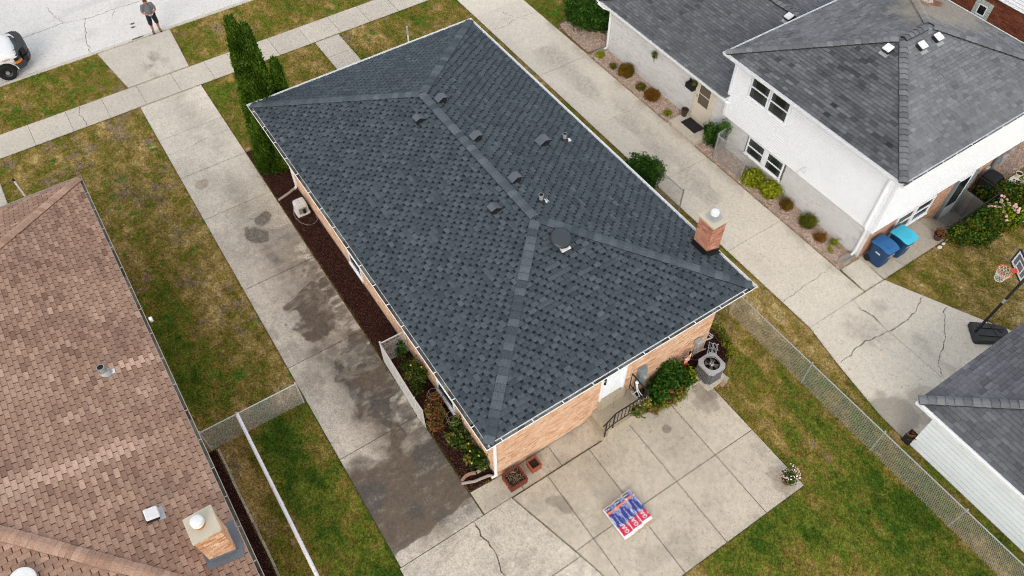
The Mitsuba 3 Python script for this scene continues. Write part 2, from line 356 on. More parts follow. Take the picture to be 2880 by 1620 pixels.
# ---------------------------------------------------------------- builders: bricks, siding, roofs, gutters, windows
def pieces(name, parent, cents, normal, meshes, tones, matname, n=300, smooth=False, rest=None):
    """the n pieces that show largest as parts of their own, the others joined into one part"""
    big = largest(cents, normal, n) if len(cents) else set()
    tail = MB()
    for i, (v, f, *e_) in enumerate(meshes):
        k_ = e_[0] if e_ else np.ones(len(v))          # the cut edges of a shingle are dark
        if i in big:
            obj(name, MB().add(v, f, tones[i]*k_), matname, parent, smooth)
        else:
            tail.add(v, f, tones[i]*k_)
    if tail.n:
        k = obj(rest or ('more_' + name + 's'), tail, matname, parent, smooth); tag(k, kind='stuff')
QF = np.array([[4,5,6],[4,6,7],[0,1,5],[0,5,4],[1,2,6],[1,6,5],[2,3,7],[2,7,6],[3,0,4],[3,4,7]])
def brick_list(O, U, N, length, height, openings=(), bl=0.2032, course=0.0677, joint=0.0100, proud=0.011, v0=0.0, tone=None, shade=0.5, spread=0.2):
    O, U, N = (np.asarray(a, float) for a in (O, U, N)); V = np.array([0, 0, 1.0])
    out, cents, tones, nrm = [], [], [], []
    for r in range(int((height - v0)/course + 1e-6)):
        a, b = v0 + r*course, v0 + (r+1)*course - joint
        spans = [(0, length)]
        for (u0, u1, w0, w1) in openings:
            if b > w0 and a < w1:
                spans = [q for s in spans for q in ((s[0], min(s[1], u0)), (max(s[0], u1), s[1])) if q[1] - q[0] > 0.02]
        x = -(r % 2)*bl/2
        while x < length:
            for s in spans:
                u0, u1 = max(x, s[0]), min(x + bl - joint, s[1])
                if u1 - u0 > 0.02:
                    w = proud + rng.uniform(-0.002, 0.003)
                    p = [O + U*uu + V*vv + N*nn for nn in (0, w) for uu, vv in ((u0, a), (u1, a), (u1, b), (u0, b))]
                    out.append((np.array(p), QF)); cents.append(O + U*(u0+u1)/2 + V*(a+b)/2)
                    tones.append(float(np.clip(rng.normal(shade, spread), 0.02, 0.98))); nrm.append(N)
            x += bl
    return out, cents, tones, nrm
def brick_walls(parent, walls, matname, n=300, **kw):
    o, c, t, m = [], [], [], []
    for w in walls:
        a = brick_list(*w[:5], openings=w[5] if len(w) > 5 else (), **kw)
        o += a[0]; c += a[1]; t += a[2]; m += a[3]
    pieces('brick', parent, c, np.array(m), o, t, matname, n)
def siding(parent, O, U, N, length, height, matname, expo=0.1016, openings=(), out=0.022, gap=0.0):
    """lap siding: every course a board of its own, its lower edge proud"""
    O, U, N = (np.asarray(a, float) for a in (O, U, N)); V = np.array([0, 0, 1.0])
    nrow = int(round(height/expo)); e = height/nrow
    for r in range(nrow):
        a, b = r*e, (r+1)*e
        spans = [(0, length)]
        for (u0, u1, w0, w1) in openings:
            if b > w0 + 0.01 and a < w1 - 0.01:
                spans = [q for s in spans for q in ((s[0], min(s[1], u0)), (max(s[0], u1), s[1])) if q[1]-q[0] > 0.02]
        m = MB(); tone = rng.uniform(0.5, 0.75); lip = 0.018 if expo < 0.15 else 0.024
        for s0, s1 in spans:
            q = [(a, 0), (a, out), (a + lip, out + 0.001)]                       # drip edge, with the shadow line of the lap painted in as a darker tone
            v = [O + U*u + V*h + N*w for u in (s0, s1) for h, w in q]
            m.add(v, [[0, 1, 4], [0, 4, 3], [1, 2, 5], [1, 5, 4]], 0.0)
            q = [(a + lip, 0), (a + lip, out + 0.001), (b + 0.003, 0.003), (b + 0.003, 0)]
            v = [O + U*u + V*h + N*w for u in (s0, s1) for h, w in q]; k = len(q)
            f = [[i, (i+1) % k, k + (i+1) % k] for i in range(k)] + [[i, k + (i+1) % k, k + i] for i in range(k)]
            f += [[0, i+1, i] for i in range(1, k-1)] + [[k, k+i, k+i+1] for i in range(1, k-1)]
            m.add(v, f, tone)
        obj('siding_board', m, matname, parent)

def sh_clip(poly, a, b, c):
    """clip a convex polygon by a*u + b*v <= c"""
    out = []
    for i in range(len(poly)):
        p, q = poly[i], poly[(i+1) % len(poly)]
        dp, dq = a*p[0] + b*p[1] - c, a*q[0] + b*q[1] - c
        if dp <= 0: out.append(p)
        if dp*dq < 0:
            t = dp/(dp - dq); out.append((p[0] + t*(q[0]-p[0]), p[1] + t*(q[1]-p[1])))
    return out
class Face:
    def __init__(s, O, U, V, Lu, d, hs):
        s.O, s.U, s.V = (np.asarray(a, float) for a in (O, U, V)); s.W = np.cross(s.U, s.V); s.W /= np.linalg.norm(s.W)
        s.Lu, s.d, s.hs = Lu, d, hs; s.m = d/hs
    def pt(s, u, v, w=0): return s.O + s.U*u + s.V*v + s.W*w
    def clip(s, u0, u1, v0, v1, hole=None):
        p = [(u0, v0), (u1, v0), (u1, v1), (u0, v1)]
        v1 = min(v1, s.hs)
        if u0 >= s.m*v1 and u1 <= s.Lu - s.m*v1 and v1 <= s.hs - 1e-6: return p
        p = sh_clip(p, -1, s.m, 0); p = sh_clip(p, 1, s.m, s.Lu) if len(p) > 2 else p
        return sh_clip(p, 0, 1, s.hs) if len(p) > 2 else p
    def wedge(s, poly, v0, span, hb, base=0.0):
        top = [s.pt(u, v, base + hb*max(0.0, 1 - (v - v0)/span)) for u, v in poly]
        bot = [s.pt(u, v, base - 0.004) for u, v in poly]; n = len(poly)
        f = [[0, i, i+1] for i in range(1, n-1)]
        f += [[2*n+i, 2*n+(i+1) % n, n+(i+1) % n] for i in range(n)] + [[2*n+i, n+(i+1) % n, n+i] for i in range(n)]
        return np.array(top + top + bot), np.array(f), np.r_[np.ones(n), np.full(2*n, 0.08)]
def hip_faces(x0, x1, y0, y1, z, k, which='nsew'):
    d = min(x1-x0, y1-y0)/2; s = math.sqrt(1+k*k); hs = d*s; out = {}
    if 'e' in which: out['e'] = Face((x1, y0, z), (0, 1, 0), np.array([-1, 0, k])/s, y1-y0, d, hs)
    if 'w' in which: out['w'] = Face((x0, y1, z), (0, -1, 0), np.array([1, 0, k])/s, y1-y0, d, hs)
    if 's' in which: out['s'] = Face((x0, y0, z), (1, 0, 0), np.array([0, 1, k])/s, x1-x0, d, hs)
    if 'n' in which: out['n'] = Face((x1, y1, z), (-1, 0, 0), np.array([0, -1, k])/s, x1-x0, d, hs)
    return out
def hip_lines(x0, x1, y0, y1, z, k):
    d = min(x1-x0, y1-y0)/2; h = z + d*k
    if x1-x0 <= y1-y0: a, b = ((x0+x1)/2, y0+d, h), ((x0+x1)/2, y1-d, h); ends = {(x0, y0): a, (x1, y0): a, (x0, y1): b, (x1, y1): b}
    else: a, b = (x0+d, (y0+y1)/2, h), (x1-d, (y0+y1)/2, h); ends = {(x0, y0): a, (x0, y1): a, (x1, y0): b, (x1, y1): b}
    return ends, np.array(a), np.array(b)
def laminated(face, expo=0.143, period=0.30, hb=0.010, tab=0.014):
    """architectural shingles: a dark lower layer in each course and the raised tabs on it"""
    out, cents, tones = [], [], []; strips = []
    n = int(face.hs/expo) + 1
    for i in range(n):
        v0 = i*expo
        if v0 >= face.hs - 0.01: break
        a, b = face.m*v0, face.Lu - face.m*v0
        u = a - rng.uniform(0, 0.3)
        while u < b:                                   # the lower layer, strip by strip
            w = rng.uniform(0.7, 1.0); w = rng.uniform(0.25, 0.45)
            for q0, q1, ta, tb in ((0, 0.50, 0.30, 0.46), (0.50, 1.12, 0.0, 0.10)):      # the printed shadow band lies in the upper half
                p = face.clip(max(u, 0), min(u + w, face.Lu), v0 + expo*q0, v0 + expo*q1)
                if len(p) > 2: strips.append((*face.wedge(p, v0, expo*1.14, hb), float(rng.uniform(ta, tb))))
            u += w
        k0 = math.floor(a/period) - 1; sh = ((i*0.62) % 1.0)*period + rng.uniform(-0.03, 0.03)
        for kk in range(k0, int(b/period) + 2):
            u = kk*period + sh + rng.uniform(-0.022, 0.022); w = period*rng.uniform(0.66, 0.80)
            if rng.random() < 0.08: w = period*1.02
            p = face.clip(u, u + w, v0, v0 + expo*1.08) if u < b and u + w > a else []
            if len(p) > 2:
                out.append(face.wedge(p, v0, expo*1.12, hb + tab)); cu = sum(q[0] for q in p)/len(p)
                cents.append(face.pt(cu, v0 + expo/2)); tones.append(float(np.clip(rng.normal(0.55, 0.075), 0.2, 1.0)))
    return out, cents, tones, strips
def three_tab(face, expo=0.135, tabw=0.305, slot=0.012, hb=0.011, spread=0.2, streaks=None, half=True):
    out, cents, tones = [], [], []
    n = int(face.hs/expo) + 1
    for i in range(n):
        v0 = i*expo
        if v0 >= face.hs - 0.01: break
        a, b = face.m*v0, face.Lu - face.m*v0
        u = math.floor(a/tabw)*tabw - tabw + (i % 2)*tabw/2*half + (0 if half else rng.uniform(0, tabw)) + rng.uniform(-0.01, 0.01)
        while u < b:
            w = tabw if half else tabw*rng.uniform(0.7, 1.3)
            p = face.clip(u, u + w - slot, v0, v0 + expo*1.08)
            if len(p) > 2:
                cu = sum(q[0] for q in p)/len(p); c = face.pt(cu, v0 + expo/2)
                out.append(face.wedge(p, v0, expo*1.12, hb + rng.uniform(-0.002, 0.003))); cents.append(c)
                t = rng.normal(0.45, spread) + (streaks(c) if streaks else 0); tones.append(float(np.clip(t, 0.02, 0.98)))
            u += w
    return out, cents, tones
def caps(parent, P0, P1, Wa, Wb, matname, expo=0.2, w=0.155, lift=0.012, th=0.012, round_=0.0, lo=0.15, hi=0.85, skip_last=False):
    """cap shingles laid along a hip or ridge, each a part"""
    P0, P1 = np.asarray(P0, float), np.asarray(P1, float); L = np.linalg.norm(P1-P0); d = (P1-P0)/L
    up = Wa + Wb; up /= np.linalg.norm(up)
    sa, sb = np.cross(Wa, d), np.cross(Wb, d)
    if sa @ Wb > 0: sa = -sa
    if sb @ Wa > 0: sb = -sb
    n = int(L/expo)
    for i in range(n):
        tone = float(lo + (hi-lo)*rng.choice([0.0, 0.3, 0.5, 0.7, 1.0])); jw = w*(1 + rng.uniform(-0.04, 0.04))
        vs = []
        for s, h in ((i*expo, lift + th), (min(L, i*expo + expo*1.25), lift)):
            c = P0 + d*s + up*round_
            prof = [sa*jw - up*round_*0.95 + up*h, sa*jw*0.5 - up*round_*0.30 + up*h, sa*jw*0.16 + up*(h - 0.002), sb*jw*0.16 + up*(h - 0.002), sb*jw*0.5 - up*round_*0.30 + up*h, sb*jw - up*round_*0.95 + up*h]
            vs += [c + q for q in prof] + [c + prof[0] - up*(th + 0.014), c + prof[-1] - up*(th + 0.014)]
        f = []
        for j in range(5): f += [[j, 8+j, 9+j], [j, 9+j, j+1]]
        m = MB().add(vs, f, tone)
        f = [[0, 14, 8], [0, 6, 14], [5, 13, 15], [5, 15, 7]]                      # the two long edges, cut dark
        f += [[6, 0, 1], [6, 1, 2], [6, 2, 7], [7, 2, 3], [7, 3, 4], [7, 4, 5]]     # the butt
        obj('ridge_cap', m.add(vs, f, 0.03), matname, parent)
def gutter(parent, x0, x1, y0, y1, z, matname='white_metal', depth=0.11, width=0.115, sides='nsew', strap=0.61, wide=0.012):
    """trough on the outer rectangle; straps across it"""
    prof = [(0, 0.0), (0, -depth), (-width*0.72, -depth), (-width, -0.02), (-width, 0.015), (-width + 0.012, 0.015), (-width + 0.01, -0.02), (-width*0.74, -depth + 0.012), (-0.014, -depth + 0.012), (-0.014, 0.0)]
    m = MB(); cor = lambda d: [(x0+d, y0+d), (x1-d, y0+d), (x1-d, y1-d), (x0+d, y1-d)]
    names = 's', 'e', 'n', 'w'; k = len(prof); grime = MB()
    for si in range(4):
        if names[si] not in sides: continue
        vs = []
        for e in (si, (si+1) % 4):
            for dd, h in prof:
                c = cor(dd)[e]; vs.append((c[0], c[1], z + h))
        f = []
        for j in range(k):
            j2 = (j+1) % k; f += [[j, k+j, k+j2], [j, k+j2, j2]]
        m.add(vs, f)
        a0, a1, b0, b1 = cor(-0.016)[si], cor(-0.016)[(si+1) % 4], cor(-width*0.76)[si], cor(-width*0.76)[(si+1) % 4]
        zz = z - depth + 0.017
        N_ = 40
        for j in range(N_):
            q = [np.array(a0)*(1-t) + np.array(a1)*t for t in (j/N_, (j+1)/N_)] + [np.array(b0)*(1-t) + np.array(b1)*t for t in ((j+1)/N_, j/N_)]
            grime.add([(p[0], p[1], zz + rng.uniform(0, 0.004)) for p in q], [[0, 1, 2], [0, 2, 3]], float(rng.uniform(0.1, 0.9)))
        p, q = np.array(cor(0)[si]), np.array(cor(0)[(si+1) % 4]); L = np.linalg.norm(q-p); t = (q-p)/L; nn = np.array([-t[1], t[0]])
        s = 0.35
        while s < L - 0.3:
            c = p + t*s - nn*(width/2)
            obj('gutter_hanger', MB().obox((c[0], c[1], z + 0.006), (*(t*wide), 0), (*(nn*width*0.52), 0), (0, 0, 0.004)), matname, parent)
            s += strap*rng.uniform(0.9, 1.1)
    obj('gutter', m, matname, parent); obj('gutter_lining', grime, 'gutter_grime', parent)
def window(parent, axis, sign, pos, u0, u1, z0, z1, fw=0.06, rail=True, out=0.03, frame='white_paint', curtain=True, pane='window_glass'):
    """frame, meeting rail, panes and a curtain on a wall plane; axis 'x' or 'y' is the normal"""
    def bx(a0, a1, b0, b1, d0, d1):
        d0, d1 = sorted((pos + sign*d0, pos + sign*d1))
        return (d0, d1, a0, a1, b0, b1) if axis == 'x' else (a0, a1, d0, d1, b0, b1)
    m = MB(); m.box(*bx(u0, u1, z0, z0+fw, 0, out)); m.box(*bx(u0, u1, z1-fw, z1, 0, out)); m.box(*bx(u0, u0+fw, z0+fw, z1-fw, 0, out - 0.002)); m.box(*bx(u1-fw, u1, z0+fw, z1-fw, 0, out - 0.002))
    zm = (z0+z1)/2
    if rail: m.box(*bx(u0+fw, u1-fw, zm-0.022, zm+0.022, 0, out-0.006))
    m.box(*bx(u0-0.03, u1+0.03, z0-0.035, z0, 0, out+0.03))
    w = obj('window', m, frame, parent)
    for a, b in ((z0+fw, zm-0.022), (zm+0.022, z1-fw)) if rail else ((z0+fw, z1-fw),):
        obj('pane', B(*bx(u0+fw, u1-fw, a, b, 0.004, 0.010)), pane, w)
        if curtain:
            c = MB()
            for ca, cb in ((0.02, 0.12), (0.15, 0.22), (0.80, 0.86), (0.89, 0.98)):
                ua = u0+fw + (u1-u0-2*fw)*ca; ub = u0+fw + (u1-u0-2*fw)*cb
                c.box(*bx(ua, ub, a+0.02, b, 0.0105, 0.012))
            if rng.random() < 0.9: obj('curtain', c, 'curtain_dim', w)
    return w
mat('curtain_dim', A(70, 77, 76), 0.5)
def downspout(parent, pts, matname='white_metal', w=0.04, d=0.03):
    m = MB(); pts = [np.array(p, float) for p in pts]
    for a, b in zip(pts[:-1], pts[1:]):
        t = (b-a)/np.linalg.norm(b-a); ref = np.array([0, 1.0, 0]) if abs(t[1]) < 0.8 else np.array([1.0, 0, 0])
        s = np.cross(t, ref); s /= np.linalg.norm(s); q = np.cross(t, s)
        m.obox((a+b)/2, t*(np.linalg.norm(b-a)/2 + 0.02), s*w, q*d)
    return obj('downspout', m, matname, parent)
def roof_solid(parent, x0, x1, y0, y1, z, k, matname, drop=0.0, name='roof', tone=0.1):
    ends, a, b = hip_lines(x0, x1, y0, y1, z, k)
    v = np.array([(x0, y0, z), (x1, y0, z), (x1, y1, z), (x0, y1, z), tuple(a), tuple(b)]) - np.array([0, 0, drop])
    f = [[0,2,1],[0,3,2]]
    if x1-x0 <= y1-y0: f += [[0,1,4],[1,2,5],[1,5,4],[2,3,5],[3,0,4],[3,4,5]]
    else: f += [[3,0,4],[1,2,5],[0,1,5],[0,5,4],[2,3,4],[2,4,5]]
    return obj(name, MB().add(v, f, tone), matname, parent)
# ---------------------------------------------------------------- the ground
STAIR = shapely.box(14.765, -0.62, 17.5, 0.5)
lawn_poly = shapely.box(-70, -60, 80, 28.27).difference(STAIR)
m = MB().poly(lawn_poly, -0.18, 0.0); struct('lawn', m, 'turf')
struct('far_verge', B(-70, 80, 37.3, 90, -0.18, 0.0), 'turf')
SLABS = []                                     # every paved outline, to keep the grass off it
def slab(parent, poly, zt, matname, gap=0.009, name='slab'):
    g = shapely.Polygon(poly); SLABS.append(g)
    obj(name, MB().poly(g.buffer(-gap, join_style='mitre'), zt - 0.12, zt + float(rng.uniform(-0.003, 0.003)), float(rng.uniform(0.2, 0.8))), matname, parent)
def rect(x0, x1, y0, y1): return [(x0, y0), (x1, y0), (x1, y1), (x0, y1)]
def bedding(parent, polys, z=0.016): 
    m = MB()
    g = shapely.union_all([shapely.Polygon(p).buffer(0.01) for p in polys])
    for q in getattr(g, 'geoms', [g]): m.poly(q, z - 0.03, z)
    obj('joint_filler', m, 'joint_dark', parent)
def crack(parent, pts, w=0.022, z=0.036, matname='crack_filler', seed=0):
    r = np.random.default_rng(seed + 5); p = np.array(pts, float); m = MB(); q = [p[0]]
    for a, b in zip(p[:-1], p[1:]):
        n = max(2, int(np.linalg.norm(b-a)/0.13)); d = (b-a)/np.linalg.norm(b-a); nn = np.array([-d[1], d[0]])
        for i in range(1, n+1): q.append(a + (b-a)*i/n + nn*r.normal(0, 0.028)*(i < n))
    q = np.array(q); t = np.gradient(q, axis=0); t /= np.linalg.norm(t, axis=1, keepdims=True); nn = np.c_[-t[:, 1], t[:, 0]]
    ww = w*r.uniform(0.35, 1.2, len(q))/2; ww[0] = ww[-1] = w*0.1
    v = np.vstack([np.c_[q + nn*ww[:, None], np.full(len(q), z)], np.c_[q - nn*ww[:, None], np.full(len(q), z)]]); k = len(q)
    f = [[i, k+i, i+1] for i in range(k-1)] + [[i+1, k+i, k+i+1] for i in range(k-1)]
    obj('crack', MB().add(v, f), matname, parent)

def holder(name, label=None): return tag(name, label=label, kind='structure')
# street and kerb
road = struct('road', B(-70, 80, 28.66, 36.9, -0.4, -0.115), 'concrete_road')
for pts, s in (([(-8.52, 28.72), (-8.42, 29.85), (-8.12, 31.17), (-7.95, 31.58)], 1), ([(-8.56, 31.66), (-7.95, 31.58), (-7.65, 31.51), (-6.45, 31.63), (-5.15, 31.58), (-2.0, 31.5), (4, 31.7)], 2), ([(-8.56, 31.66), (-8.98, 31.74), (-9.19, 32.67), (-9.31, 33.69)], 3), ([(-8.98, 31.8), (-12, 31.6), (-16, 31.8)], 5), ([(-6.9, 30.8), (-6.6, 31.5)], 6)):
    crack(road, pts, 0.03, -0.111, seed=s)
for x, y in ((-6.2, 29.88), (-6.27, 29.58)):
    g = np.linspace(0, 2*np.pi, 15)[:-1]
    obj('patch', MB().add([(x + 0.12*math.cos(a)*(1+0.1*math.sin(3*a)), y + 0.07*math.sin(a), -0.110) for a in g], [[0, i, i+1] for i in range(1, 13)]), 'crack_filler', road)
curb = holder('curb')
for x0, x1, low in ((-30, -10.95, 0), (-10.93, -8.47, 0), (-8.45, -4.72, 1), (-4.70, -1.2, 0), (-1.18, 3, 0), (3.02, 7.2, 0), (7.22, 11, 1), (11.02, 40, 0)):
    h = -0.03 if low else 0.02
    prof = [(28.26, -0.35), (28.26, h), (28.40, h), (28.47, -0.085 if not low else -0.06), (28.68, -0.105), (28.68, -0.35)]
    k = len(prof); v = [(x, y, z) for x in (x0, x1) for y, z in prof]
    f = [[i, (i+1) % k, k+(i+1) % k] for i in range(k)] + [[i, k+(i+1) % k, k+i] for i in range(k)] + [[0, i+1, i] for i in range(1, k-1)] + [[k, k+i, k+i+1] for i in range(1, k-1)]
    obj('section', MB().add(v, f, float(rng.uniform(0.3, 0.7))), 'concrete_curb', curb)
obj('patch', MB().add([(-6.67, 28.50, -0.064), (-6.55, 28.64, -0.093), (-6.2, 28.66, -0.097), (-6.01, 28.62, -0.090), (-6.1, 28.50, -0.064), (-6.4, 28.47, -0.053)], [[0, 5, 4], [0, 4, 3], [0, 3, 2], [0, 2, 1]]), 'crack_filler', curb)

# public sidewalk
walk = holder('sidewalk'); xs = [-40, -35, -30] + [-26.1 + 1.55*i for i in range(33)]
ps = [rect(a, b, 23.42, 24.96) for a, b in zip(xs[:-1], xs[1:])]
for p in ps: slab(walk, p, 0.022, 'concrete_walk', 0.008)
bedding(walk, ps)
crack(walk, [(-10.0, 24.96), (-10.1, 24.2), (-10.02, 23.42)], 0.02, 0.029, seed=9)
# driveway apron, driveway, front walk
apron = holder('driveway_apron')
ap = [[(-8.32, 28.26), (-7.86, 24.97), (-5.06, 24.97), (-4.86, 28.26)]]
for p in ap: slab(apron, p, 0.018, 'concrete_apron', 0.012)
bedding(apron, ap, 0.008)
drive = holder('driveway'); ys = [23.41, 20.85, 18.2, 15.55, 11.53, 7.66, 3.77, -0.13]
dp = [rect(-7.82, -5.07, b, a) for a, b in zip(ys[:-1], ys[1:])]
dp += [[(-7.86, -0.13), (-4.10, -0.13), (-3.45, -2.52), (-3.41, -2.66), (-7.86, -2.66)], [(-7.86, -2.66), (-3.41, -2.66), (-2.55, -6.2), (-7.9, -6.2)]]
for p in dp: slab(drive, p, 0.026, 'concrete_drive', 0.012)
bedding(drive, dp, 0.012)
crack(drive, [(-7.8, 19.86), (-6.8, 19.75), (-6.0, 19.95), (-5.1, 19.9)], 0.018, 0.033, seed=3)
crack(drive, [(-5.4, -0.17), (-5.43, -0.74), (-5.37, -1.14), (-5.42, -1.46), (-5.5, -1.93), (-5.45, -2.6), (-5.5, -3.3)], 0.035, 0.033, seed=4)
front = holder('front_walk')
fp = [rect(0.42, 1.65, b, a) for a, b in ((23.40, 22.03), (22.03, 20.7), (20.7, 19.3), (19.3, 17.9), (17.9, 16.4))]
for p in fp: slab(front, p, 0.022, 'concrete_walk', 0.008)
bedding(front, fp)
left_walk = holder('neighbour_front_walk')
fp = [rect(-15.1, -13.87, b, a) for a, b in ((23.40, 22.0), (22.0, 20.6), (20.6, 19.2), (19.2, 17.8))]
for p in fp: slab(left_walk, p, 0.022, 'concrete_walk', 0.008)
bedding(left_walk, fp)
# patio
patio = holder('patio'); px = [-2.82, -1.27, 0.29, 1.84, 3.38]
pp = [rect(a, b, -2.45, -0.16) for a, b in zip(px[:-1], px[1:])] + [rect(a, b, -4.65, -2.45) for a, b in zip(px[:-1], px[1:])]
pp += [[(-4.088, -0.16), (-2.82, -0.16), (-2.82, -2.45), (-3.455, -2.47)], [(-3.455, -2.47), (-2.82, -2.45), (-2.82, -4.65), (-2.925, -4.65)]]
pp += [rect(a, b, -4.65-2.2, -4.65) for a, b in ((-2.86, -1.40),)]
pp += [[(-5.05, -0.13), (-3.65, -0.14), (-3.65, 0.60), (-5.05, 0.68)], rect(-3.65, -2.26, -0.14, 0.62), rect(-2.26, -0.74, -0.14, 0.63)]
for p in pp: slab(patio, p, 0.026, 'concrete_patio', 0.012)
bedding(patio, pp, 0.012)
# neighbour's driveway
nd = holder('neighbour_driveway'); ny = [23.41, 20.9, 18.2, 15.55, 11.5, 7.45, 3.34, -0.73]
np_ = [rect(7.72, 10.46, b, a) for a, b in zip(ny[:-1], ny[1:])]
np_ += [rect(7.5, 10.7, 24.97, 28.26), [(10.48, -0.73), (11.46, -0.73), (11.5, 0.43), (10.52, 0.45)],
        [(7.72, -0.73), (9.82, -0.73), (9.86, -5.5), (7.05, -5.5), (7.09, -4.3), (7.42, -2.2)], [(9.82, -0.73), (11.47, -0.74), (12.05, -1.98), (12.93, -3.83), (13.4, -4.7), (13.4, -5.5), (9.86, -5.5)]]
for p in np_: slab(nd, p, 0.022, 'concrete_neighbour', 0.007)
bedding(nd, np_, 0.008)
for i, pts in enumerate(([(7.5, -2.29), (8.18, -2.21), (8.74, -2.17), (9.87, -2.34), (10.79, -2.36), (11.48, -2.18), (12.01, -2.01)], [(12.35, -2.75), (11.8, -3.05), (11.28, -3.51), (10.24, -4.06), (9.9, -4.5)],
                         [(7.72, 0.53), (9.11, 0.65), (9.7, 0.69), (10.48, 0.72)], [(9.75, -1.05), (9.9, -1.6), (9.82, -2.1)], [(10.9, -1.35), (10.7, -1.65)], [(7.75, 19.6), (8.6, 19.5), (9.3, 19.75), (10.4, 19.6)], [(9.0, 20.6), (9.3, 19.9), (9.7, 19.3)])):
    crack(nd, pts, (0.034, 0.026, 0.016, 0.036, 0.016, 0.02, 0.02)[i], 0.028, seed=20+i)
# white house: side walk, stairwell
sw = holder('side_walk')
sp = [rect(a, b, -0.73, 0.50) for a, b in ((11.48, 12.54), (12.54, 13.58), (13.58, 14.76))]
for p in sp: slab(sw, p, 0.024, 'concrete_smooth', 0.006)
bedding(sw, sp, 0.01)
stairs = holder('cellar_stairs')
for i in range(6): obj('step', B(14.76 + 0.26*i + (0.002 if i else 0), 14.76 + 0.26*(i+1) if i else 15.02, -0.60, 0.498, -1.3, 0.015 - 0.165*i, 0.5), 'concrete_step', stairs)
obj('landing', B(16.322, 17.46, -0.60, 0.498, -1.3, -1.0, 0.3), 'concrete_old', stairs)
obj('retaining_wall', MB().box(15.0, 17.62, -0.76, -0.604, -1.3, 0.10).box(17.462, 17.62, -0.60, 0.43, -1.3, 0.10), 'concrete_old', stairs)
SLABS.append(shapely.box(14.7, -0.78, 17.64, 0.5))

# planting beds
def bed(name, poly, matname, bits, n, size, zmax, sheet=0.012):
    g = shapely.Polygon(poly); SLABS.append(g)
    b = struct(name, MB().poly(g, -0.05, sheet), matname)
    x0, y0, x1, y1 = g.bounds; m = MB(); c = 0
    while c < n:
        q = np.c_[rng.uniform(x0, x1, 4000), rng.uniform(y0, y1, 4000)]; q = q[shapely.contains_xy(g, q[:, 0], q[:, 1])]
        if name == 'mulch_bed' and c == 0: q = np.vstack([np.c_[-5.05 - np.abs(rng.normal(0, 0.09, 260)), rng.uniform(0.8, 18, 260)], q]); q_z = 260
        for x, y in q[:n-c]:
            s = size*rng.uniform(0.5, 1.3, 3); yaw = rng.uniform(0, 6.28); cz, sz = math.cos(yaw), math.sin(yaw)
            base = np.array([(1, 0, 0), (-0.5, 0.87, 0), (-0.5, -0.87, 0), (0.1, 0.05, 0.8)])*s*rng.uniform(0.8, 1.2, (4, 1))
            v = np.c_[base[:, 0]*cz - base[:, 1]*sz, base[:, 0]*sz + base[:, 1]*cz, base[:, 2]] + [x, y, sheet + rng.uniform(0, zmax)]
            m.add(v, [[0, 1, 3], [1, 2, 3], [2, 0, 3]], float(rng.beta(1.4, 1.6)))
        c += len(q)
    tag(obj('chips' if bits == 'mulch_bits' else 'stones', m, bits, b), kind='stuff')
    return b
bed('mulch_bed', [(-5.05, 0.69), (-4.12, 0.64), (-4.12, 15.6), (-3.0, 15.6), (-3.0, 17.5), (-4.2, 18.15), (-5.05, 18.2)], 'mulch_ground', 'mulch_bits', 24000, 0.022, 0.02)
bed('flower_bed', [(0.95, -0.17), (2.3, -0.17), (3.3, -0.24), (4.2, -0.35), (4.7, 0.0), (4.95, 0.8), (4.85, 1.2), (4.11, 1.5), (4.11, 0.64), (0.95, 0.64)], 'mulch_ground', 'mulch_bits', 6000, 0.022, 0.02)
bed('left_border', [(-11.15, -2.0), (-10.72, -2.0), (-10.82, 1.7), (-10.82, 4.1), (-10.86, 6.2), (-11.15, 6.2)], 'mulch_ground', 'mulch_bits', 2500, 0.024, 0.02)
bed('gravel_bed', [(10.49, 0.46), (11.46, 0.46), (11.46, 8.28), (10.49, 8.28)], 'gravel_ground', 'stone_bits', 9000, 0.036, 0.012)
bed('gravel_bed', [(10.49, 9.95), (11.46, 9.95), (11.46, 15.42), (10.8, 15.55), (10.49, 15.5)], 'gravel_ground', 'stone_bits', 6500, 0.036, 0.012)
bed('gravel_bed', [(10.52, 15.72), (10.7, 15.60), (11.3, 15.55), (13.5, 15.55), (13.5, 18.4), (11.4, 18.32), (10.66, 18.16), (10.54, 17.9)], 'gravel_ground', 'stone_bits', 4200, 0.036, 0.012)
bed('gravel_strip', [(18.7, 0.0), (22.0, 0.0), (22.0, 1.2), (18.7, 0.49)], 'gravel_ground', 'stone_bits', 1500, 0.03, 0.012)
bed('shrub_bed', [(14.85, -0.8), (15.5, -1.45), (16.2, -1.75), (17.1, -1.4), (18.1, -1.85), (19.2, -1.9), (19.2, -0.1), (17.64, 0.3), (17.64, -0.78)], 'mulch_ground', 'mulch_bits', 1500, 0.022, 0.02)

# grass: blades wherever the lawn is in view
HARD = shapely.union_all(SLABS)
def blades(poly, per_m2):
    x0, y0, x1, y1 = poly.bounds; n = int((x1-x0)*(y1-y0)*per_m2)
    q = np.c_[rng.uniform(x0, x1, n), rng.uniform(y0, y1, n), np.zeros(n)]
    q = q[in_view(q, 0.06)]; return q[shapely.contains_xy(poly, q[:, 0], q[:, 1])]
houses = shapely.union_all([shapely.box(-4.1, 0.65, 4.1, 15.55), shapely.box(11.45, 0.5, 19.7, 15.45), shapely.box(-19, 0.3, -11.15, 15.7), shapely.box(7.05, -16, 16, -5.5)])
turf_poly = shapely.box(-26, -12, 24, 28.27).difference(HARD.buffer(-0.015)).difference(houses)
tq = blades(turf_poly, 1500)
edge_len = HARD.boundary.segmentize(0.012); ec = shapely.get_coordinates(edge_len); ec = ec[in_view(np.c_[ec, np.zeros(len(ec))], 0.04)]
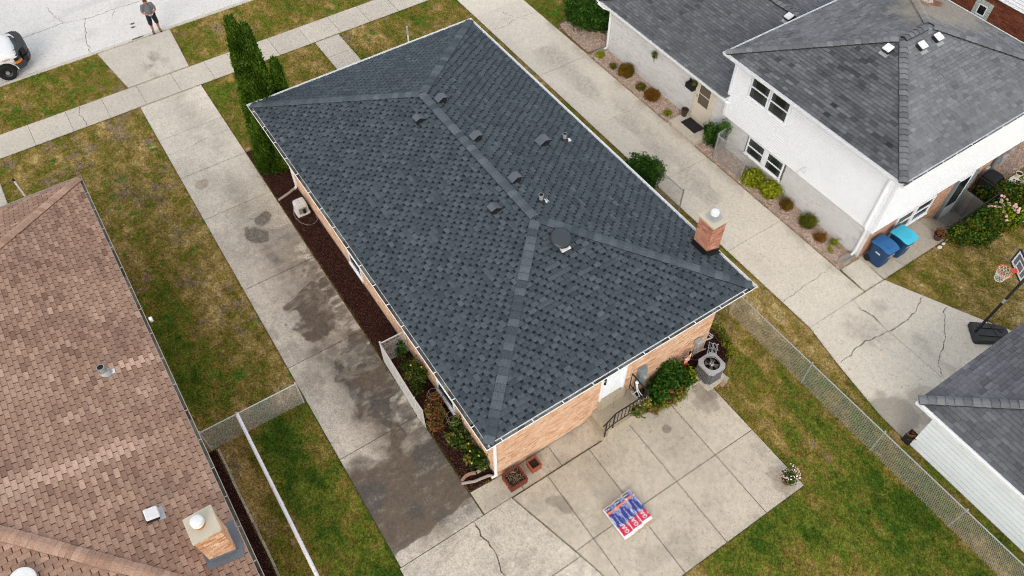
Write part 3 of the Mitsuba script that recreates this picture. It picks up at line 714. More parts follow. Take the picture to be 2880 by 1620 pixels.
ec = ec + rng.normal(0, 0.025, ec.shape); ec = ec[shapely.contains_xy(turf_poly.buffer(0.03), ec[:, 0], ec[:, 1])]
tq = np.vstack([tq, np.c_[ec, np.zeros(len(ec))]])
n = len(tq); yaw = rng.uniform(0, 2*np.pi, n); h = rng.uniform(0.025, 0.065, n); lean = rng.uniform(0.1, 0.8, n)*h; w = rng.uniform(0.006, 0.012, n)
dirv = np.c_[np.cos(yaw), np.sin(yaw), np.zeros(n)]; side = np.c_[-np.sin(yaw), np.cos(yaw), np.zeros(n)]
va = tq - side*w[:, None]; vb = tq + side*w[:, None]; vc = tq + dirv*lean[:, None]*1.2 + np.c_[np.zeros((n, 2)), h]
gv = np.stack([va, vb, vc], 1).reshape(-1, 3); gf = np.arange(3*n).reshape(-1, 3)
tag(obj('grass', MB().add(gv, gf, np.repeat(rng.beta(2, 2, n), 3)), 'grass_blade'), label='short patchy lawn grass, dry straw to green, around the houses', cat='grass', kind='stuff')
# ---------------------------------------------------------------- the house with the new charcoal roof
H = thing('brick_house', 'long tan brick house under a dark charcoal hip roof, in the middle between two driveways', 'house')
X0, X1, Y0, Y1, ZE = -4.75, 4.75, 0.0, 16.2, 3.726       # outer edge of the gutters
wx0, wx1, wy0, wy1 = -4.1, 4.1, 0.65, 15.55
G_ = 0.145; KS = (5.285 - 3.745)/(4.75 - G_)
wall = obj('wall', MB().box(wx0, wx1, wy0, wy1, -0.3, 3.56), 'mortar_pink', H)
OPN = [(wx0*0 + 3.80, 4.62, 0.86, 3.0)]                    # back door, along u from x=-4.1
OPW = [(15.55-10.45, 15.55-9.38, 0.18, 0.95), (15.55-4.14, 15.55-3.02, 0.18, 0.95)]
brick_walls(wall, [((wx0, wy0, 0.0), (1, 0, 0), (0, -1, 0), wx1-wx0, 3.55, [(-0.36-wx0, 0.53-wx0, 0.84, 3.06)]),
                   ((wx0, wy1, 0.0), (0, -1, 0), (-1, 0, 0), wy1-wy0, 3.55, OPW),
                   ((wx1, wy0, 0.0), (0, 1, 0), (1, 0, 0), wy1-wy0, 3.55),
                   ((wx1, wy1, 0.0), (-1, 0, 0), (0, 1, 0), wx1-wx0, 3.55)], 'brick_tan', 300)
obj('foundation', MB().box(wx0-0.03, wx1+0.03, wy0-0.03, wy1+0.03, -0.3, 0.06), 'concrete_old', H)
obj('soffit', MB().box(X0+G_, X1-G_, Y0+G_, Y1-G_, 3.565, 3.60).box(X0+G_-0.002, X0+G_+0.02, Y0+G_, Y1-G_, 3.60, 3.735).box(X1-G_-0.02, X1-G_+0.002, Y0+G_, Y1-G_, 3.60, 3.735).box(X0+G_, X1-G_, Y0+G_-0.002, Y0+G_+0.02, 3.60, 3.735).box(X0+G_, X1-G_, Y1-G_-0.02, Y1-G_+0.002, 3.60, 3.735), 'white_paint', H)
gutter(H, X0+G_, X1-G_, Y0+G_, Y1-G_, ZE, width=0.145, wide=0.012, strap=0.92)
rx0, rx1, ry0, ry1 = X0+G_-0.022, X1-G_+0.022, Y0+G_-0.022, Y1-G_+0.022
roof = roof_solid(H, rx0+0.02, rx1-0.02, ry0+0.02, ry1-0.02, 3.742, KS, 'shingle_charcoal', 0.004)
fs = hip_faces(rx0, rx1, ry0, ry1, 3.742, KS)
o, c, t, nr, strips = [], [], [], [], []
for fc in fs.values():
    a = laminated(fc); o += a[0]; c += a[1]; t += a[2]; nr += [fc.W]*len(a[0]); strips += a[3]
sm = MB()
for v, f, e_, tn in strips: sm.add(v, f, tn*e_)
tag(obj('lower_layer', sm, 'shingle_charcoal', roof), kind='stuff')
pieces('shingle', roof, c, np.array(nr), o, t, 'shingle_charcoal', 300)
ends, ra, rb = hip_lines(rx0, rx1, ry0, ry1, 3.742+0.012, KS)
Wn = {k: f.W for k, f in fs.items()}
caps(roof, (rx0, ry0, 3.754), ra, Wn['w'], Wn['s'], 'shingle_charcoal', 0.235, 0.155, lo=0.48, hi=0.86, th=0.018)
caps(roof, (rx1, ry0, 3.754), ra, Wn['e'], Wn['s'], 'shingle_charcoal', 0.235, 0.155, lo=0.48, hi=0.86, th=0.018)
caps(roof, (rx0, ry1, 3.754), rb, Wn['w'], Wn['n'], 'shingle_charcoal', 0.235, 0.155, lo=0.48, hi=0.86, th=0.018)
caps(roof, (rx1, ry1, 3.754), rb, Wn['e'], Wn['n'], 'shingle_charcoal', 0.235, 0.155, lo=0.48, hi=0.86, th=0.018)
caps(roof, rb, ra, Wn['w'], Wn['e'], 'shingle_charcoal', 0.235, 0.155, lo=0.48, hi=0.86, th=0.018, lift=0.02)
# roof fittings
def frame_on(W, p):
    """matrix: z along the world up, x down the slope (horizontal), for a thing standing on a roof face"""
    d = np.array([W[0], W[1], 0.0]); d /= np.linalg.norm(d); m = np.eye(4); m[:3, 0] = d; m[:3, 1] = np.cross([0, 0, 1.0], d); m[:3, 3] = p; return m
def tilt_on(W, p):
    d = np.array([W[0], W[1], 0.0]); d /= np.linalg.norm(d); m = np.eye(4); m[:3, 2] = W; y = np.cross(W, d); y /= np.linalg.norm(y); m[:3, 1] = y; m[:3, 0] = np.cross(y, W); m[:3, 3] = p; return m
def box_vent(W, p, name='roof_vent', s=0.29, h=0.19):
    """slant-back vent: low edge up the slope, open louvred front down it"""
    to = tilt_on(W, np.asarray(p) + W*0.012); a = s/2
    v = np.array([(-a*1.35, -a, 0.01), (-a*1.35, a, 0.01), (-a*0.25, -a, h), (-a*0.25, a, h), (a, -a, h*0.98), (a, a, h*0.98), (a, -a, h*0.8), (a, a, h*0.8), (-a*0.25, -a, 0), (-a*0.25, a, 0)])
    f = [[0,2,3],[0,3,1],[2,4,5],[2,5,3]]
    k = obj(name, MB().mesh2((v, np.array(f)), 0.5, to), 'vent_plastic', H)
    obj('cheek', MB().mesh2((v + np.array([0, 0, 0.0]), np.array([[0, 8, 2], [1, 3, 9], [4, 6, 7], [4, 7, 5]])), 0.5, to), 'matte_black', k)
    b = MB().mesh2(B(-a*0.25, a*0.92, -a*0.93, a*0.93, -0.02, h*0.90).mesh(), 0.5, to); obj('grille', b, 'matte_black', k)
    q = MB()
    for i in range(9):
        y = -a*0.85 + i*a*1.7/8; q.mesh2(B(a*0.925, a*0.95, y-0.006, y+0.006, 0.0, h*0.78).mesh(), 0.5, to)
        x = -a*0.2 + i*a*1.05/8
        for sgn in (-1, 1): q.mesh2(B(x-0.006, x+0.006, sgn*a*0.935-0.004, sgn*a*0.935+0.004, 0.0, h*0.8).mesh(), 0.5, to)
    obj('louvre', q, 'black_plastic', k)
    obj('flange', MB().mesh2(B(-a*1.5, a*1.25, -a*1.2, a*1.2, -0.004, 0.006).mesh(), 0.5, to), 'black_plastic', k)
def on_face(fc, x, y):
    W = fc.W; return np.array([x, y, fc.O[2] + ((fc.O[0]-x)*W[0] + (fc.O[1]-y)*W[1])/W[2]])
for x, y in ((-0.62, 10.55), (-0.70, 5.88)): box_vent(fs['w'].W, on_face(fs['w'], x, y))
for x, y in ((0.42, 10.95), (0.42, 8.74), (0.42, 6.50)): box_vent(fs['e'].W, on_face(fs['e'], x, y))
# exhaust hood further down
box_vent(fs['e'].W, on_face(fs['e'], 2.52, 8.0), 'exhaust_hood', 0.34, 0.2)
def vent_pipe(W, p, parent, h=0.3, r=0.066, m1='galvanized', flag=True):
    to = frame_on(W, p)
    k = obj('vent_pipe', MB().mesh2(MB().lathe([(r, -0.05), (r, h), (r*1.18, h), (r*1.18, h-0.02)], n=14).mesh(), 0.5, to), m1, parent, smooth=30)
    obj('pipe_mouth', MB().mesh2(MB().lathe([(r*0.8, h-0.01), (0.001, h-0.011)], n=12).lathe([(r*0.8, h), (r, h+0.001)], n=12).mesh(), 0.5, to), 'matte_black', k)
    obj('boot', MB().mesh2(MB().lathe([(r*2.4, -0.06), (r*1.15, 0.12)], n=14).mesh(), 0.5, to), 'black_plastic' if flag else m1, k)
    tl = tilt_on(W, p + W*0.014)
    obj('flashing', MB().mesh2(MB().add([(0.05, -0.12, 0.004), (0.24, -0.10, 0.006), (0.26, 0.05, 0.006), (0.08, 0.08, 0.004)], [[0, 1, 2], [0, 2, 3]]).mesh(), 0.5, tl), 'bright_cap', k)
vent_pipe(fs['e'].W, on_face(fs['e'], 3.40, 7.94), H); vent_pipe(fs['e'].W, on_face(fs['e'], 0.62, 5.36), H)
W = fs['s'].W; p = on_face(fs['s'], 0.24, 3.86); to = tilt_on(W, p)
k = obj('turbine_vent', MB().mesh2(MB().lathe([(0.22, 0), (0.22, 0.14), (0.30, 0.14), (0.315, 0.16), (0.30, 0.19), (0.26, 0.22), (0.12, 0.245), (0.001, 0.25)], n=40).mesh(), 0.5, to), 'vent_plastic_dark', H, smooth=50)
mat('vent_plastic_dark', A(58, 66, 74), 0.3)
obj('rim', MB().mesh2(MB().lathe([(0.285, 0.200), (0.325, 0.178), (0.325, 0.148), (0.29, 0.135)], n=40).mesh(), 0.5, to), 'black_plastic', k, smooth=40)
obj('flashing', MB().mesh2(B(0.10, 0.37, -0.16, 0.16, 0.030, 0.034).mesh(), 0.5, to), 'bright_cap', k)
# chimney
CH = obj('chimney', B(4.19, 4.71, 1.70, 2.28, 3.3, 5.08), 'mortar_chimney', H)
brick_walls(CH, [((4.19, 2.28, 3.86), (0, -1, 0), (-1, 0, 0), 0.58, 1.20), ((4.19, 1.70, 3.86), (1, 0, 0), (0, -1, 0), 0.52, 1.20), ((4.71, 1.70, 3.86), (0, 1, 0), (1, 0, 0), 0.58, 1.20), ((4.71, 2.28, 3.86), (-1, 0, 0), (0, 1, 0), 0.52, 1.20)], 'brick_red', 300)
obj('cap', MB().mesh2(hullbox((4.45, 1.99, 5.11), (0.315, 0.345, 0.04), 0.012)), 'concrete_cap', CH)
fl = MB(); g = np.linspace(0, 2*np.pi, 9)[:-1]
r8 = [0.235*(1 + (0.10 if i % 2 else -0.10)) for i in range(8)]
fl.add([(4.45, 2.0, 5.19)] + [(4.45 + r*math.cos(a), 2.0 + r*math.sin(a), 5.165 + 0.015*(i % 2)) for i, (r, a) in enumerate(zip(r8, g))], [[0, i+1, (i+1) % 8 + 1] for i in range(8)])
fl.lathe([(0.10, 5.17), (0.10, 5.30)], (4.45, 2.0, 0), 24)
obj('flue_collar', fl, 'galvanized', CH)
obj('flue_cap', MB().lathe([(0.115, 5.27), (0.13, 5.275), (0.13, 5.295), (0.112, 5.30), (0.112, 5.325), (0.128, 5.33), (0.128, 5.35), (0.105, 5.355), (0.112, 5.365), (0.114, 5.385), (0.09, 5.398), (0.001, 5.402)], (4.45, 2.0, 0), 24), 'bright_cap', CH, smooth=40)
fb = MB(); zf = lambda x: 3.742 + (rx1 - x)*KS
for a, b in (((4.165, 1.675), (4.165, 2.305)), ((4.165, 1.675), (4.735, 1.675)), ((4.165, 2.305), (4.735, 2.305))):
    n_ = 1
    fb.add([(a[0], a[1], zf(a[0])-0.02), (b[0], b[1], zf(b[0])-0.02), (b[0], b[1], zf(b[0])+0.17), (a[0], a[1], zf(a[0])+0.17)], [[0, 1, 2], [0, 2, 3]])
    out = np.array([-0.11, 0, 0]) if a[0] == b[0] else np.array([0, -0.11 if a[1] < 2 else 0.11, 0])
    fb.add([(a[0]+out[0], a[1]+out[1], zf(a[0]+out[0])+0.025), (b[0]+out[0], b[1]+out[1], zf(b[0]+out[0])+0.025), (b[0], b[1], zf(b[0])+0.03), (a[0], a[1], zf(a[0])+0.03)], [[0, 1, 2], [0, 2, 3]])
obj('flashing', fb, 'flashing_black', CH)
# back door
D = obj('door', MB().box(-0.33, 0.50, 0.648, 0.70, 0.98, 3.0), 'white_paint', H)
pn = MB()
for a, b, c0, c1 in ((-0.24, 0.03, 1.12, 1.75), (0.13, 0.41, 1.12, 1.75), (-0.24, 0.03, 1.85, 2.15), (0.13, 0.41, 1.85, 2.15)):
    for q in ((a, b, c0, c0+0.02), (a, b, c1-0.02, c1), (a, a+0.02, c0, c1), (b-0.02, b, c0, c1)): pn.box(q[0], q[1], 0.638, 0.65, q[2], q[3])
obj('door_panel', pn, 'white_paint', D)
obj('pane', B(-0.22, 0.39, 0.640, 0.647, 2.22, 2.62), 'window_glass', D)
obj('handle', MB().tube([(-0.25, 0.60, 1.90), (-0.25, 0.60, 2.10)], 0.018).box(-0.285, -0.215, 0.62, 0.645, 1.86, 1.96).box(-0.275, -0.225, 0.60, 0.645, 2.10, 2.17), 'black_metal', D)
obj('door_frame', MB().box(-0.39, -0.332, 0.60, 0.70, 0.93, 3.05).box(0.502, 0.56, 0.60, 0.70, 0.93, 3.05), 'white_paint', H)
obj('threshold', MB().mesh2(hullbox((0.08, 0.585, 0.76), (0.50, 0.075, 0.21), 0.01)), 'concrete_step', H)
for (a, b) in ((9.40, 10.43), (3.04, 4.12)):
    window(H, 'x', -1, -4.1, a, b, 0.24, 0.93, 0.07, rail=False, out=0.035, curtain=False)
    obj('window_sill', B(-4.17, -4.09, a-0.06, b+0.06, 0.14, 0.20), 'concrete_cap', H)
downspout(H, [(-4.62, 0.10, 3.62), (-4.40, 0.40, 3.42), (-4.17, 0.60, 3.30), (-4.17, 0.60, 0.28), (-4.25, 0.66, 0.14)])
downspout(H, [(-4.66, 14.6, 3.60), (-4.36, 14.9, 3.42), (-4.16, 15.08, 3.30), (-4.16, 15.08, 0.22), (-4.24, 15.08, 0.10)])
obj('outlet', MB().lathe([(0.045, 3.64), (0.045, 3.70), (0.03, 3.70), (0.03, 3.64)], (-4.69, 0.83, 0), 14), 'black_plastic', H)
# electric meter, gas meter on the back wall (lifted off one by one)
M_ = thing('electric_meter', 'grey electric meter box on the tan brick wall right of the white back door', 'meter')
obj('case', MB().mesh2(hullbox((1.20, 0.55, 1.16), (0.14, 0.09, 0.42), 0.012)), 'grey_box', M_)
obj('dial', MB().lathe([(0.085, 0), (0.085, 0.07), (0.07, 0.10), (0.001, 0.105)], (1.22, 0.458, 1.22), 20, axis=(0, -1, 0)), 'galvanized', M_, smooth=40)
g_ = thing('gas_meter', 'pale grey gas meter with pipes on the brick wall behind the air conditioner', 'meter')
obj('case', MB().mesh2(hullbox((3.55, 0.52, 1.05), (0.12, 0.10, 0.14), 0.03)), 'galvanized', g_)
obj('pipe', MB().tube([(3.50, 0.54, 0.0), (3.50, 0.54, 0.9)], 0.022).tube([(3.60, 0.5, 1.0), (3.60, 0.5, 0.45), (3.95, 0.45, 0.42)], 0.02).tube([(3.62, 0.5, 1.08), (4.0, 0.42, 1.06)], 0.03), 'galvanized', g_)

# stoop
ST = thing('back_stoop', 'concrete stoop with one side step below the white back door', 'stoop')
obj('platform', MB().mesh2(hullbox((0.145, 0.215, 0.275), (0.745, 0.415, 0.275), 0.012)), 'concrete_step', ST)
obj('step', MB().mesh2(hullbox((-0.685, 0.215, 0.13), (0.084, 0.415, 0.13), 0.01)), 'concrete_step', ST)
for nm, pts, xs_ in (('stoop_railing', ((-0.70, -0.16, 0.28), (-0.48, -0.17, 0.56), (0.84, -0.17, 0.56)), None),):
    RL = thing('stoop_railing', 'black iron railing with a flower box along the front of the back stoop', 'railing')
    m = MB(); top = lambda x: 1.12 + max(0, min(1, (x + 0.78)/0.42))*0.33
    m.tube([(-0.83, -0.17, 1.06), (-0.78, -0.17, 1.10), (-0.40, -0.17, 1.45), (0.84, -0.17, 1.45)], 0.022, 6)
    m.tube([(-0.70, -0.17, 0.62), (-0.42, -0.17, 0.80), (0.84, -0.17, 0.80)], 0.016, 6)
    obj('rail', m, 'black_metal', RL)
    for x in (-0.70, -0.42, 0.84): obj('post', B(x-0.016, x+0.016, -0.186, -0.154, 0.26 if x < -0.6 else 0.55, 1.18 if x < -0.6 else 1.45), 'black_metal', RL)
    for x in (-0.58, -0.28, -0.14, 0.0, 0.14, 0.28, 0.42, 0.56, 0.70): obj('baluster', B(x-0.009, x+0.009, -0.179, -0.161, 0.72 if x < -0.5 else 0.80, 1.28 if x < -0.5 else 1.44), 'black_metal', RL)
RL = thing('stoop_railing', 'short black iron railing on the far side of the back stoop, by the meter', 'railing')
obj('rail', MB().tube([(0.86, -0.15, 1.45), (0.86, 0.64, 1.45)], 0.022, 6).tube([(0.86, -0.15, 0.80), (0.86, 0.64, 0.80)], 0.016, 6), 'black_metal', RL)
for y in (0.62, 0.45, 0.29, 0.13, -0.02): obj('baluster', B(0.851, 0.869, y-0.009, y+0.009, 0.55 if y > 0.6 else 0.80, 1.44), 'black_metal', RL)
o_ = thing('bicycle_ornament', 'small white metal rider ornament hung on the stoop railing', 'ornament')
pts = lambda L: [(0.80 + 0.0*a, y, z) for a, y, z in L]
obj('rider', MB().tube([(0.82, 0.32, 1.30), (0.80, 0.24, 1.05)], 0.03).tube([(0.80, 0.30, 1.2), (0.80, 0.10, 1.08), (0.80, 0.0, 1.1)], 0.016).tube([(0.80, 0.24, 1.05), (0.80, 0.10, 0.9), (0.80, 0.2, 0.7)], 0.018).tube([(0.80, 0.24, 1.05), (0.80, 0.30, 0.85), (0.80, 0.36, 0.68)], 0.018).mesh2(trimesh.creation.icosphere(2, 0.06).apply_translation((0.82, 0.34, 1.38))), 'white_paint', o_)
ring = lambda cy, cz, r: [(0.80, cy + r*math.cos(a), cz + r*math.sin(a)) for a in np.linspace(0, 2*np.pi, 18)]
obj('wheel', MB().tube(ring(0.36, 0.68, 0.09), 0.009, 5), 'white_paint', o_); obj('wheel', MB().tube(ring(0.02, 0.68, 0.09), 0.009, 5), 'white_paint', o_)
# ---------------------------------------------------------------- white split-level house on the right
WH = thing('white_house', 'split-level house with white siding above pale grey brick and a grey shingle hip roof', 'house')
XW, YN = 11.45, 0.5
obj_w = obj('wall', MB().box(XW+0.012, 19.7, YN+0.012, 8.05, -1.3, 1.52).box(XW+0.012, 19.7, 8.05, 15.40, -0.3, 2.26), 'mortar_grey', WH)
lowwin = [(4.62, 5.48), (5.60, 6.50)]
brick_walls(obj_w, [((XW+0.012, 15.41, 0.0), (0, -1, 0), (-1, 0, 0), 15.41-YN, 2.25, [(0, 0.16, 0, 0), (15.41-9.66, 15.41-8.62, 0.2, 2.25), (15.41-8.0, 15.41-0.4, 1.50, 2.3), (15.41-6.58, 15.41-4.54, 0.46, 1.50)]),
                    ((19.7, 15.41, 0.0), (-1, 0, 0), (0, 1, 0), 8.2, 2.25)], 'brick_grey', 300, spread=0.12)
wall2 = obj('back_wall', MB().box(XW+0.02, 19.7, YN+0.006, YN+0.02, -1.2, 1.5), 'mortar_pink', WH)
brick_walls(wall2, [((XW+0.012, YN+0.006, -1.15), (1, 0, 0), (0, -1, 0), 8.2, 2.62, [(1.5, 3.66, 1.38, 2.45), (4.8, 5.9, 0.1, 2.6)])], 'brick_rose', 300)
# upper storey
US = obj('upper_storey', MB().box(XW-0.09, 20.0, YN-0.09, 7.92, 1.50, 4.42), 'white_paint', WH)
upw = [(5.14, 6.08, 3.02, 4.02), (6.12, 7.06, 3.02, 4.02)]
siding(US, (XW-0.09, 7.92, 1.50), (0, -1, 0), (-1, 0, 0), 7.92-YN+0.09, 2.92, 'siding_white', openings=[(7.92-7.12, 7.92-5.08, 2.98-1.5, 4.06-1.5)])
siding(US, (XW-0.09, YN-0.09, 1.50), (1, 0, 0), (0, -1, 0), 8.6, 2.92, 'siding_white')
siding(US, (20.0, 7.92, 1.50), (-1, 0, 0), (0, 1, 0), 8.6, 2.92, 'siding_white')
for x, y in ((XW-0.105, YN-0.105), (XW-0.105, 7.90)): obj('corner_board', B(x-0.012, x+0.10, y-0.012, y+0.10, 1.49, 4.42), 'white_paint', WH)
for (a, b, c0, c1) in upw: window(WH, 'x', -1, XW-0.10, a, b, c0, c1, 0.055, out=0.045)
for a, b in lowwin: window(WH, 'x', -1, XW-0.002, a, b, 0.56, 1.42, 0.06, out=0.045)
obj('window_sill', B(XW-0.08, XW+0.01, 4.52, 6.60, 0.44, 0.52), 'concrete_cap', WH)
obj('window_mullion', B(XW-0.06, XW+0.0, 5.485, 5.595, 0.50, 1.46), 'white_paint', WH)
for a, b in ((12.98, 13.98), (14.04, 15.06)): window(WH, 'y', -1, YN-0.004, a, b, 0.28, 1.24, 0.06, out=0.05)
# cellar door bay
cd = obj('cellar_door', MB().box(16.28, 17.28, YN-0.05, YN-0.006, -1.0, 1.28), 'white_paint', WH)
obj('pane', B(16.42, 17.14, YN-0.06, YN-0.052, -0.3, 1.1), 'window_glass', cd)
obj('door_frame', MB().box(16.18, 16.278, YN-0.12, YN-0.006, -1.0, 1.3).box(17.282, 17.38, YN-0.12, YN-0.006, -1.0, 1.3), 'grey_box', WH)
# entry door on the wing
dr_ = obj('door', MB().box(XW-0.03, XW+0.03, 8.72, 9.58, 0.34, 2.18), 'cream_paint', WH)
obj('pane', B(XW-0.038, XW-0.032, 8.86, 9.44, 1.06, 2.02), 'window_glass_brown', dr_)
mat('window_glass_brown', A(96, 84, 70), 0.18, spec=0.6)
obj('rail', B(XW-0.044, XW-0.0385, 8.86, 9.44, 1.53, 1.57), 'cream_paint', dr_)
obj('handle', MB().box(XW-0.07, XW-0.03, 9.50, 9.54, 1.28, 1.42), 'galvanized', dr_)
obj('door_frame', MB().box(XW-0.05, XW+0.02, 8.62, 8.718, 0.32, 2.24).box(XW-0.05, XW+0.02, 9.582, 9.66, 0.32, 2.24), 'cream_paint', WH)
obj('threshold', B(XW-0.10, XW+0.02, 8.60, 9.68, 0.2, 0.33), 'concrete_cap', WH)
# upper roof
UX0, UX1, UY0, UY1, UZ = 10.68, 20.25, -0.03, 8.2, 4.55
obj('soffit', MB().box(UX0+0.10, UX1-0.10, UY0+0.10, UY1-0.10, 4.40, 4.43).box(UX0+0.10, UX0+0.122, UY0+0.1, UY1-0.1, 4.43, 4.555).box(UX0+0.1, UX1-0.1, UY0+0.10, UY0+0.122, 4.43, 4.555).box(UX0+0.1, UX1-0.1, UY1-0.122, UY1-0.10, 4.43, 4.555).box(UX1-0.122, UX1-0.10, UY0+0.1, UY1-0.1, 4.43, 4.555), 'white_paint', WH)
gutter(WH, UX0+0.12, UX1-0.12, UY0+0.12, UY1-0.12, UZ, width=0.12, strap=0.75)
KU = 1.36/4.05; a0, a1, b0, b1 = UX0+0.10, UX1-0.10, UY0+0.10, UY1-0.10
rf = roof_solid(WH, a0+0.02, a1-0.02, b0+0.02, b1-0.02, 4.57, KU, 'shingle_grey', 0.004)
fu = hip_faces(a0, a1, b0, b1, 4.57, KU); o, c, t, nr = [], [], [], []
pale = lambda q: 0.0
for kf, fc in fu.items():
    st_ = (lambda q: 0.22*meshkit.fbm(np.array([q[0]*0.5, q[1]*0.5, 1.0])) + 0.05) if kf == 's' else ((lambda q: -0.14 + 0.25*(meshkit.fbm(np.array([q[0]*0.7, q[1]*0.7, 4.0])) - 0.5)) if kf == 'w' else (lambda q: 0.25*(meshkit.fbm(np.array([q[0]*0.5, q[1]*0.5, 1.0])) - 0.4)))
    a = three_tab(fc, 0.140, 0.26, 0.008, 0.018, 0.085, streaks=st_, half=False)
    o += a[0]; c += a[1]; t += a[2]; nr += [fc.W]*len(a[0])
pieces('shingle', rf, c, np.array(nr), o, t, 'shingle_grey', 300)
ends, ra, rb = hip_lines(a0, a1, b0, b1, 4.585, KU); Wu = {k: f.W for k, f in fu.items()}
cap_kw = dict(expo=0.225, w=0.15, lift=0.03, th=0.03, round_=0.03, lo=0.38, hi=0.66)
caps(rf, (a0, b0, 4.585), ra, Wu['w'], Wu['s'], 'shingle_grey', **cap_kw); caps(rf, (a0, b1, 4.585), ra, Wu['w'], Wu['n'], 'shingle_grey', **cap_kw)
caps(rf, (a1, b0, 4.585), rb, Wu['e'], Wu['s'], 'shingle_grey', **cap_kw); caps(rf, (a1, b1, 4.585), rb, Wu['e'], Wu['n'], 'shingle_grey', **cap_kw)
caps(rf, ra, rb, Wu['s'], Wu['n'], 'shingle_grey', **cap_kw)
def square_vent(W, p, parent, s=0.30, name='roof_vent'):
    to = tilt_on(W, np.asarray(p) + W*0.015)
    k = obj(name, MB().mesh2(hullbox((0, 0, 0.15), (s/2, s/2, 0.035), 0.025), 0.5, to), 'bright_cap', parent, smooth=30)
    obj('collar', MB().mesh2(B(-s*0.46, s*0.46, -s*0.46, s*0.46, 0, 0.115).mesh(), 0.5, to), 'black_plastic', k)
    obj('flashing', MB().mesh2(B(s*0.35, s*0.9, -s*0.55, s*0.55, -0.006, 0.008).mesh(), 0.5, to), 'galvanized', k)
square_vent(Wu['w'], on_face(fu['w'], 14.13, 4.09), WH); square_vent(Wu['s'], on_face(fu['s'], 15.12, 3.56), WH); square_vent(Wu['s'], on_face(fu['s'], 15.95, 3.56), WH)
# rusty-footed flue on the far slope
q = on_face(fu['e'], 18.55, 5.75)
fk = obj('flue', MB().lathe([(0.17, -0.1), (0.17, 0.5), (0.20, 0.5), (0.20, 0.62), (0.001, 0.68)], q, 20), 'galvanized', WH, smooth=40)
def _rust(p, n, uv): return mix(C3(A(196, 194, 190)), C3(A(150, 84, 48)), smoothstep(0.4, 0.6, fbm(p.x*5, p.y*5, p.z*5, 4)))
mat('rusty_metal', proc(_rust), 0.7); obj('collar', MB().lathe([(0.34, -0.12), (0.19, 0.16)], q, 20), 'rusty_metal', fk)
# wing roof
VX0, VX1, VY0, VY1, VZ = 11.05, 20.1, 3.0, 16.05, 2.40
obj('wing_soffit', MB().box(VX0+0.1, VX1-0.1, 7.93, VY1-0.1, 2.25, 2.28).box(VX0+0.10, VX0+0.12, 7.93, VY1-0.1, 2.28, 2.41), 'white_paint', WH)
gw = MB()
gutter(WH, VX0+0.12, VX1-0.12, 7.95, VY1-0.12, VZ, width=0.12, sides='wn', strap=0.8)
KV = 0.335; wr = obj('wing_roof', MB().add([(VX0+0.08, 7.93, 2.40), (VX1-0.1, 7.93, 2.40), (15.5, 7.93, 2.40+4.42*KV), (VX0+0.08, VY1-0.08, 2.40), (VX1-0.1, VY1-0.08, 2.40), (15.5, VY1-0.08-4.42, 2.40+4.42*KV)], [[0, 2, 5], [0, 5, 3], [2, 1, 4], [2, 4, 5], [3, 5, 4], [0, 1, 2], [0, 3, 4], [0, 4, 1]]), 'shingle_slate', WH)
fv = hip_faces(VX0+0.10, 19.90, VY0, VY1-0.10, 2.415, KV, 'wne'); o, c, t, nr = [], [], [], []
for kf, fc in fv.items():
    a = three_tab(fc, 0.140, 0.26, 0.008, 0.018, 0.085, streaks=lambda q: 0.35*(meshkit.fbm(np.array([q[0]*0.5, q[1]*0.5, 1.0])) - 0.35), half=False)
    for q in zip(*a):
        if q[1][1] > 7.95: o.append(q[0]); c.append(q[1]); t.append(q[2]); nr.append(fc.W)
pieces('shingle', wr, c, np.array(nr), o, t, 'shingle_slate', 300)
rz = 2.43 + 4.415*KV
caps(wr, (15.5, 7.95, rz), (15.5, VY1-0.06-4.44, rz), np.array([-KV, 0, 1])/math.hypot(1, KV), np.array([KV, 0, 1])/math.hypot(1, KV), 'shingle_grey', **cap_kw)
caps(wr, (VX0+0.10, VY1-0.10, 2.43), (15.5, VY1-0.06-4.44, rz), fv['w'].W, fv['n'].W, 'shingle_grey', **cap_kw)
square_vent(fv['w'].W, on_face(fv['w'], 15.2, 9.03), WH)
downspout(WH, [(XW-0.73, 0.72, 4.47), (XW-0.50, 0.72, 4.36), (XW-0.14, 0.72, 4.24), (XW-0.14, 0.72, 1.62), (XW-0.05, 0.66, 1.40), (XW-0.05, 0.66, 0.24), (XW-0.16, 0.66, 0.12)])
downspout(WH, [(VX0-0.0, 15.85, 2.30), (XW-0.30, 15.6, 2.18), (XW-0.05, 15.36, 2.06), (XW-0.05, 15.36, 0.18), (XW-0.16, 15.40, 0.08)])
downspout(WH, [(XW-0.36, 8.05, 2.36), (XW-0.30, 7.86, 2.30), (XW-0.13, 7.80, 2.20)])
obj('conduit', MB().tube([(18.50, YN-0.10, 0.0), (18.52, YN-0.10, 1.35)], 0.085, 10).tube([(18.9, YN-0.05, 1.5), (18.9, YN-0.05, 0.3)], 0.02), 'conduit_grey', WH, smooth=40)
for c_, h_ in (((18.15, YN-0.07, 0.85), (0.12, 0.06, 0.18)), ((19.15, YN-0.07, 0.9), (0.16, 0.06, 0.22)), ((19.5, YN-0.06, 1.15), (0.10, 0.06, 0.12))): obj('utility_box', MB().mesh2(hullbox(c_, h_, 0.02)), 'galvanized', WH)
obj('cable', MB().tube([(XW-0.115, 3.66, 2.05), (XW-0.125, 3.80, 1.95), (XW-0.125, 3.92, 1.72), (XW-0.12, 3.98, 1.52)], 0.006, 5).tube([(XW-0.12, 3.76 + 0.09*math.cos(a), 1.84 + 0.09*math.sin(a)) for a in np.linspace(0, 2*np.pi, 16)], 0.006, 5), 'galvanized', WH)
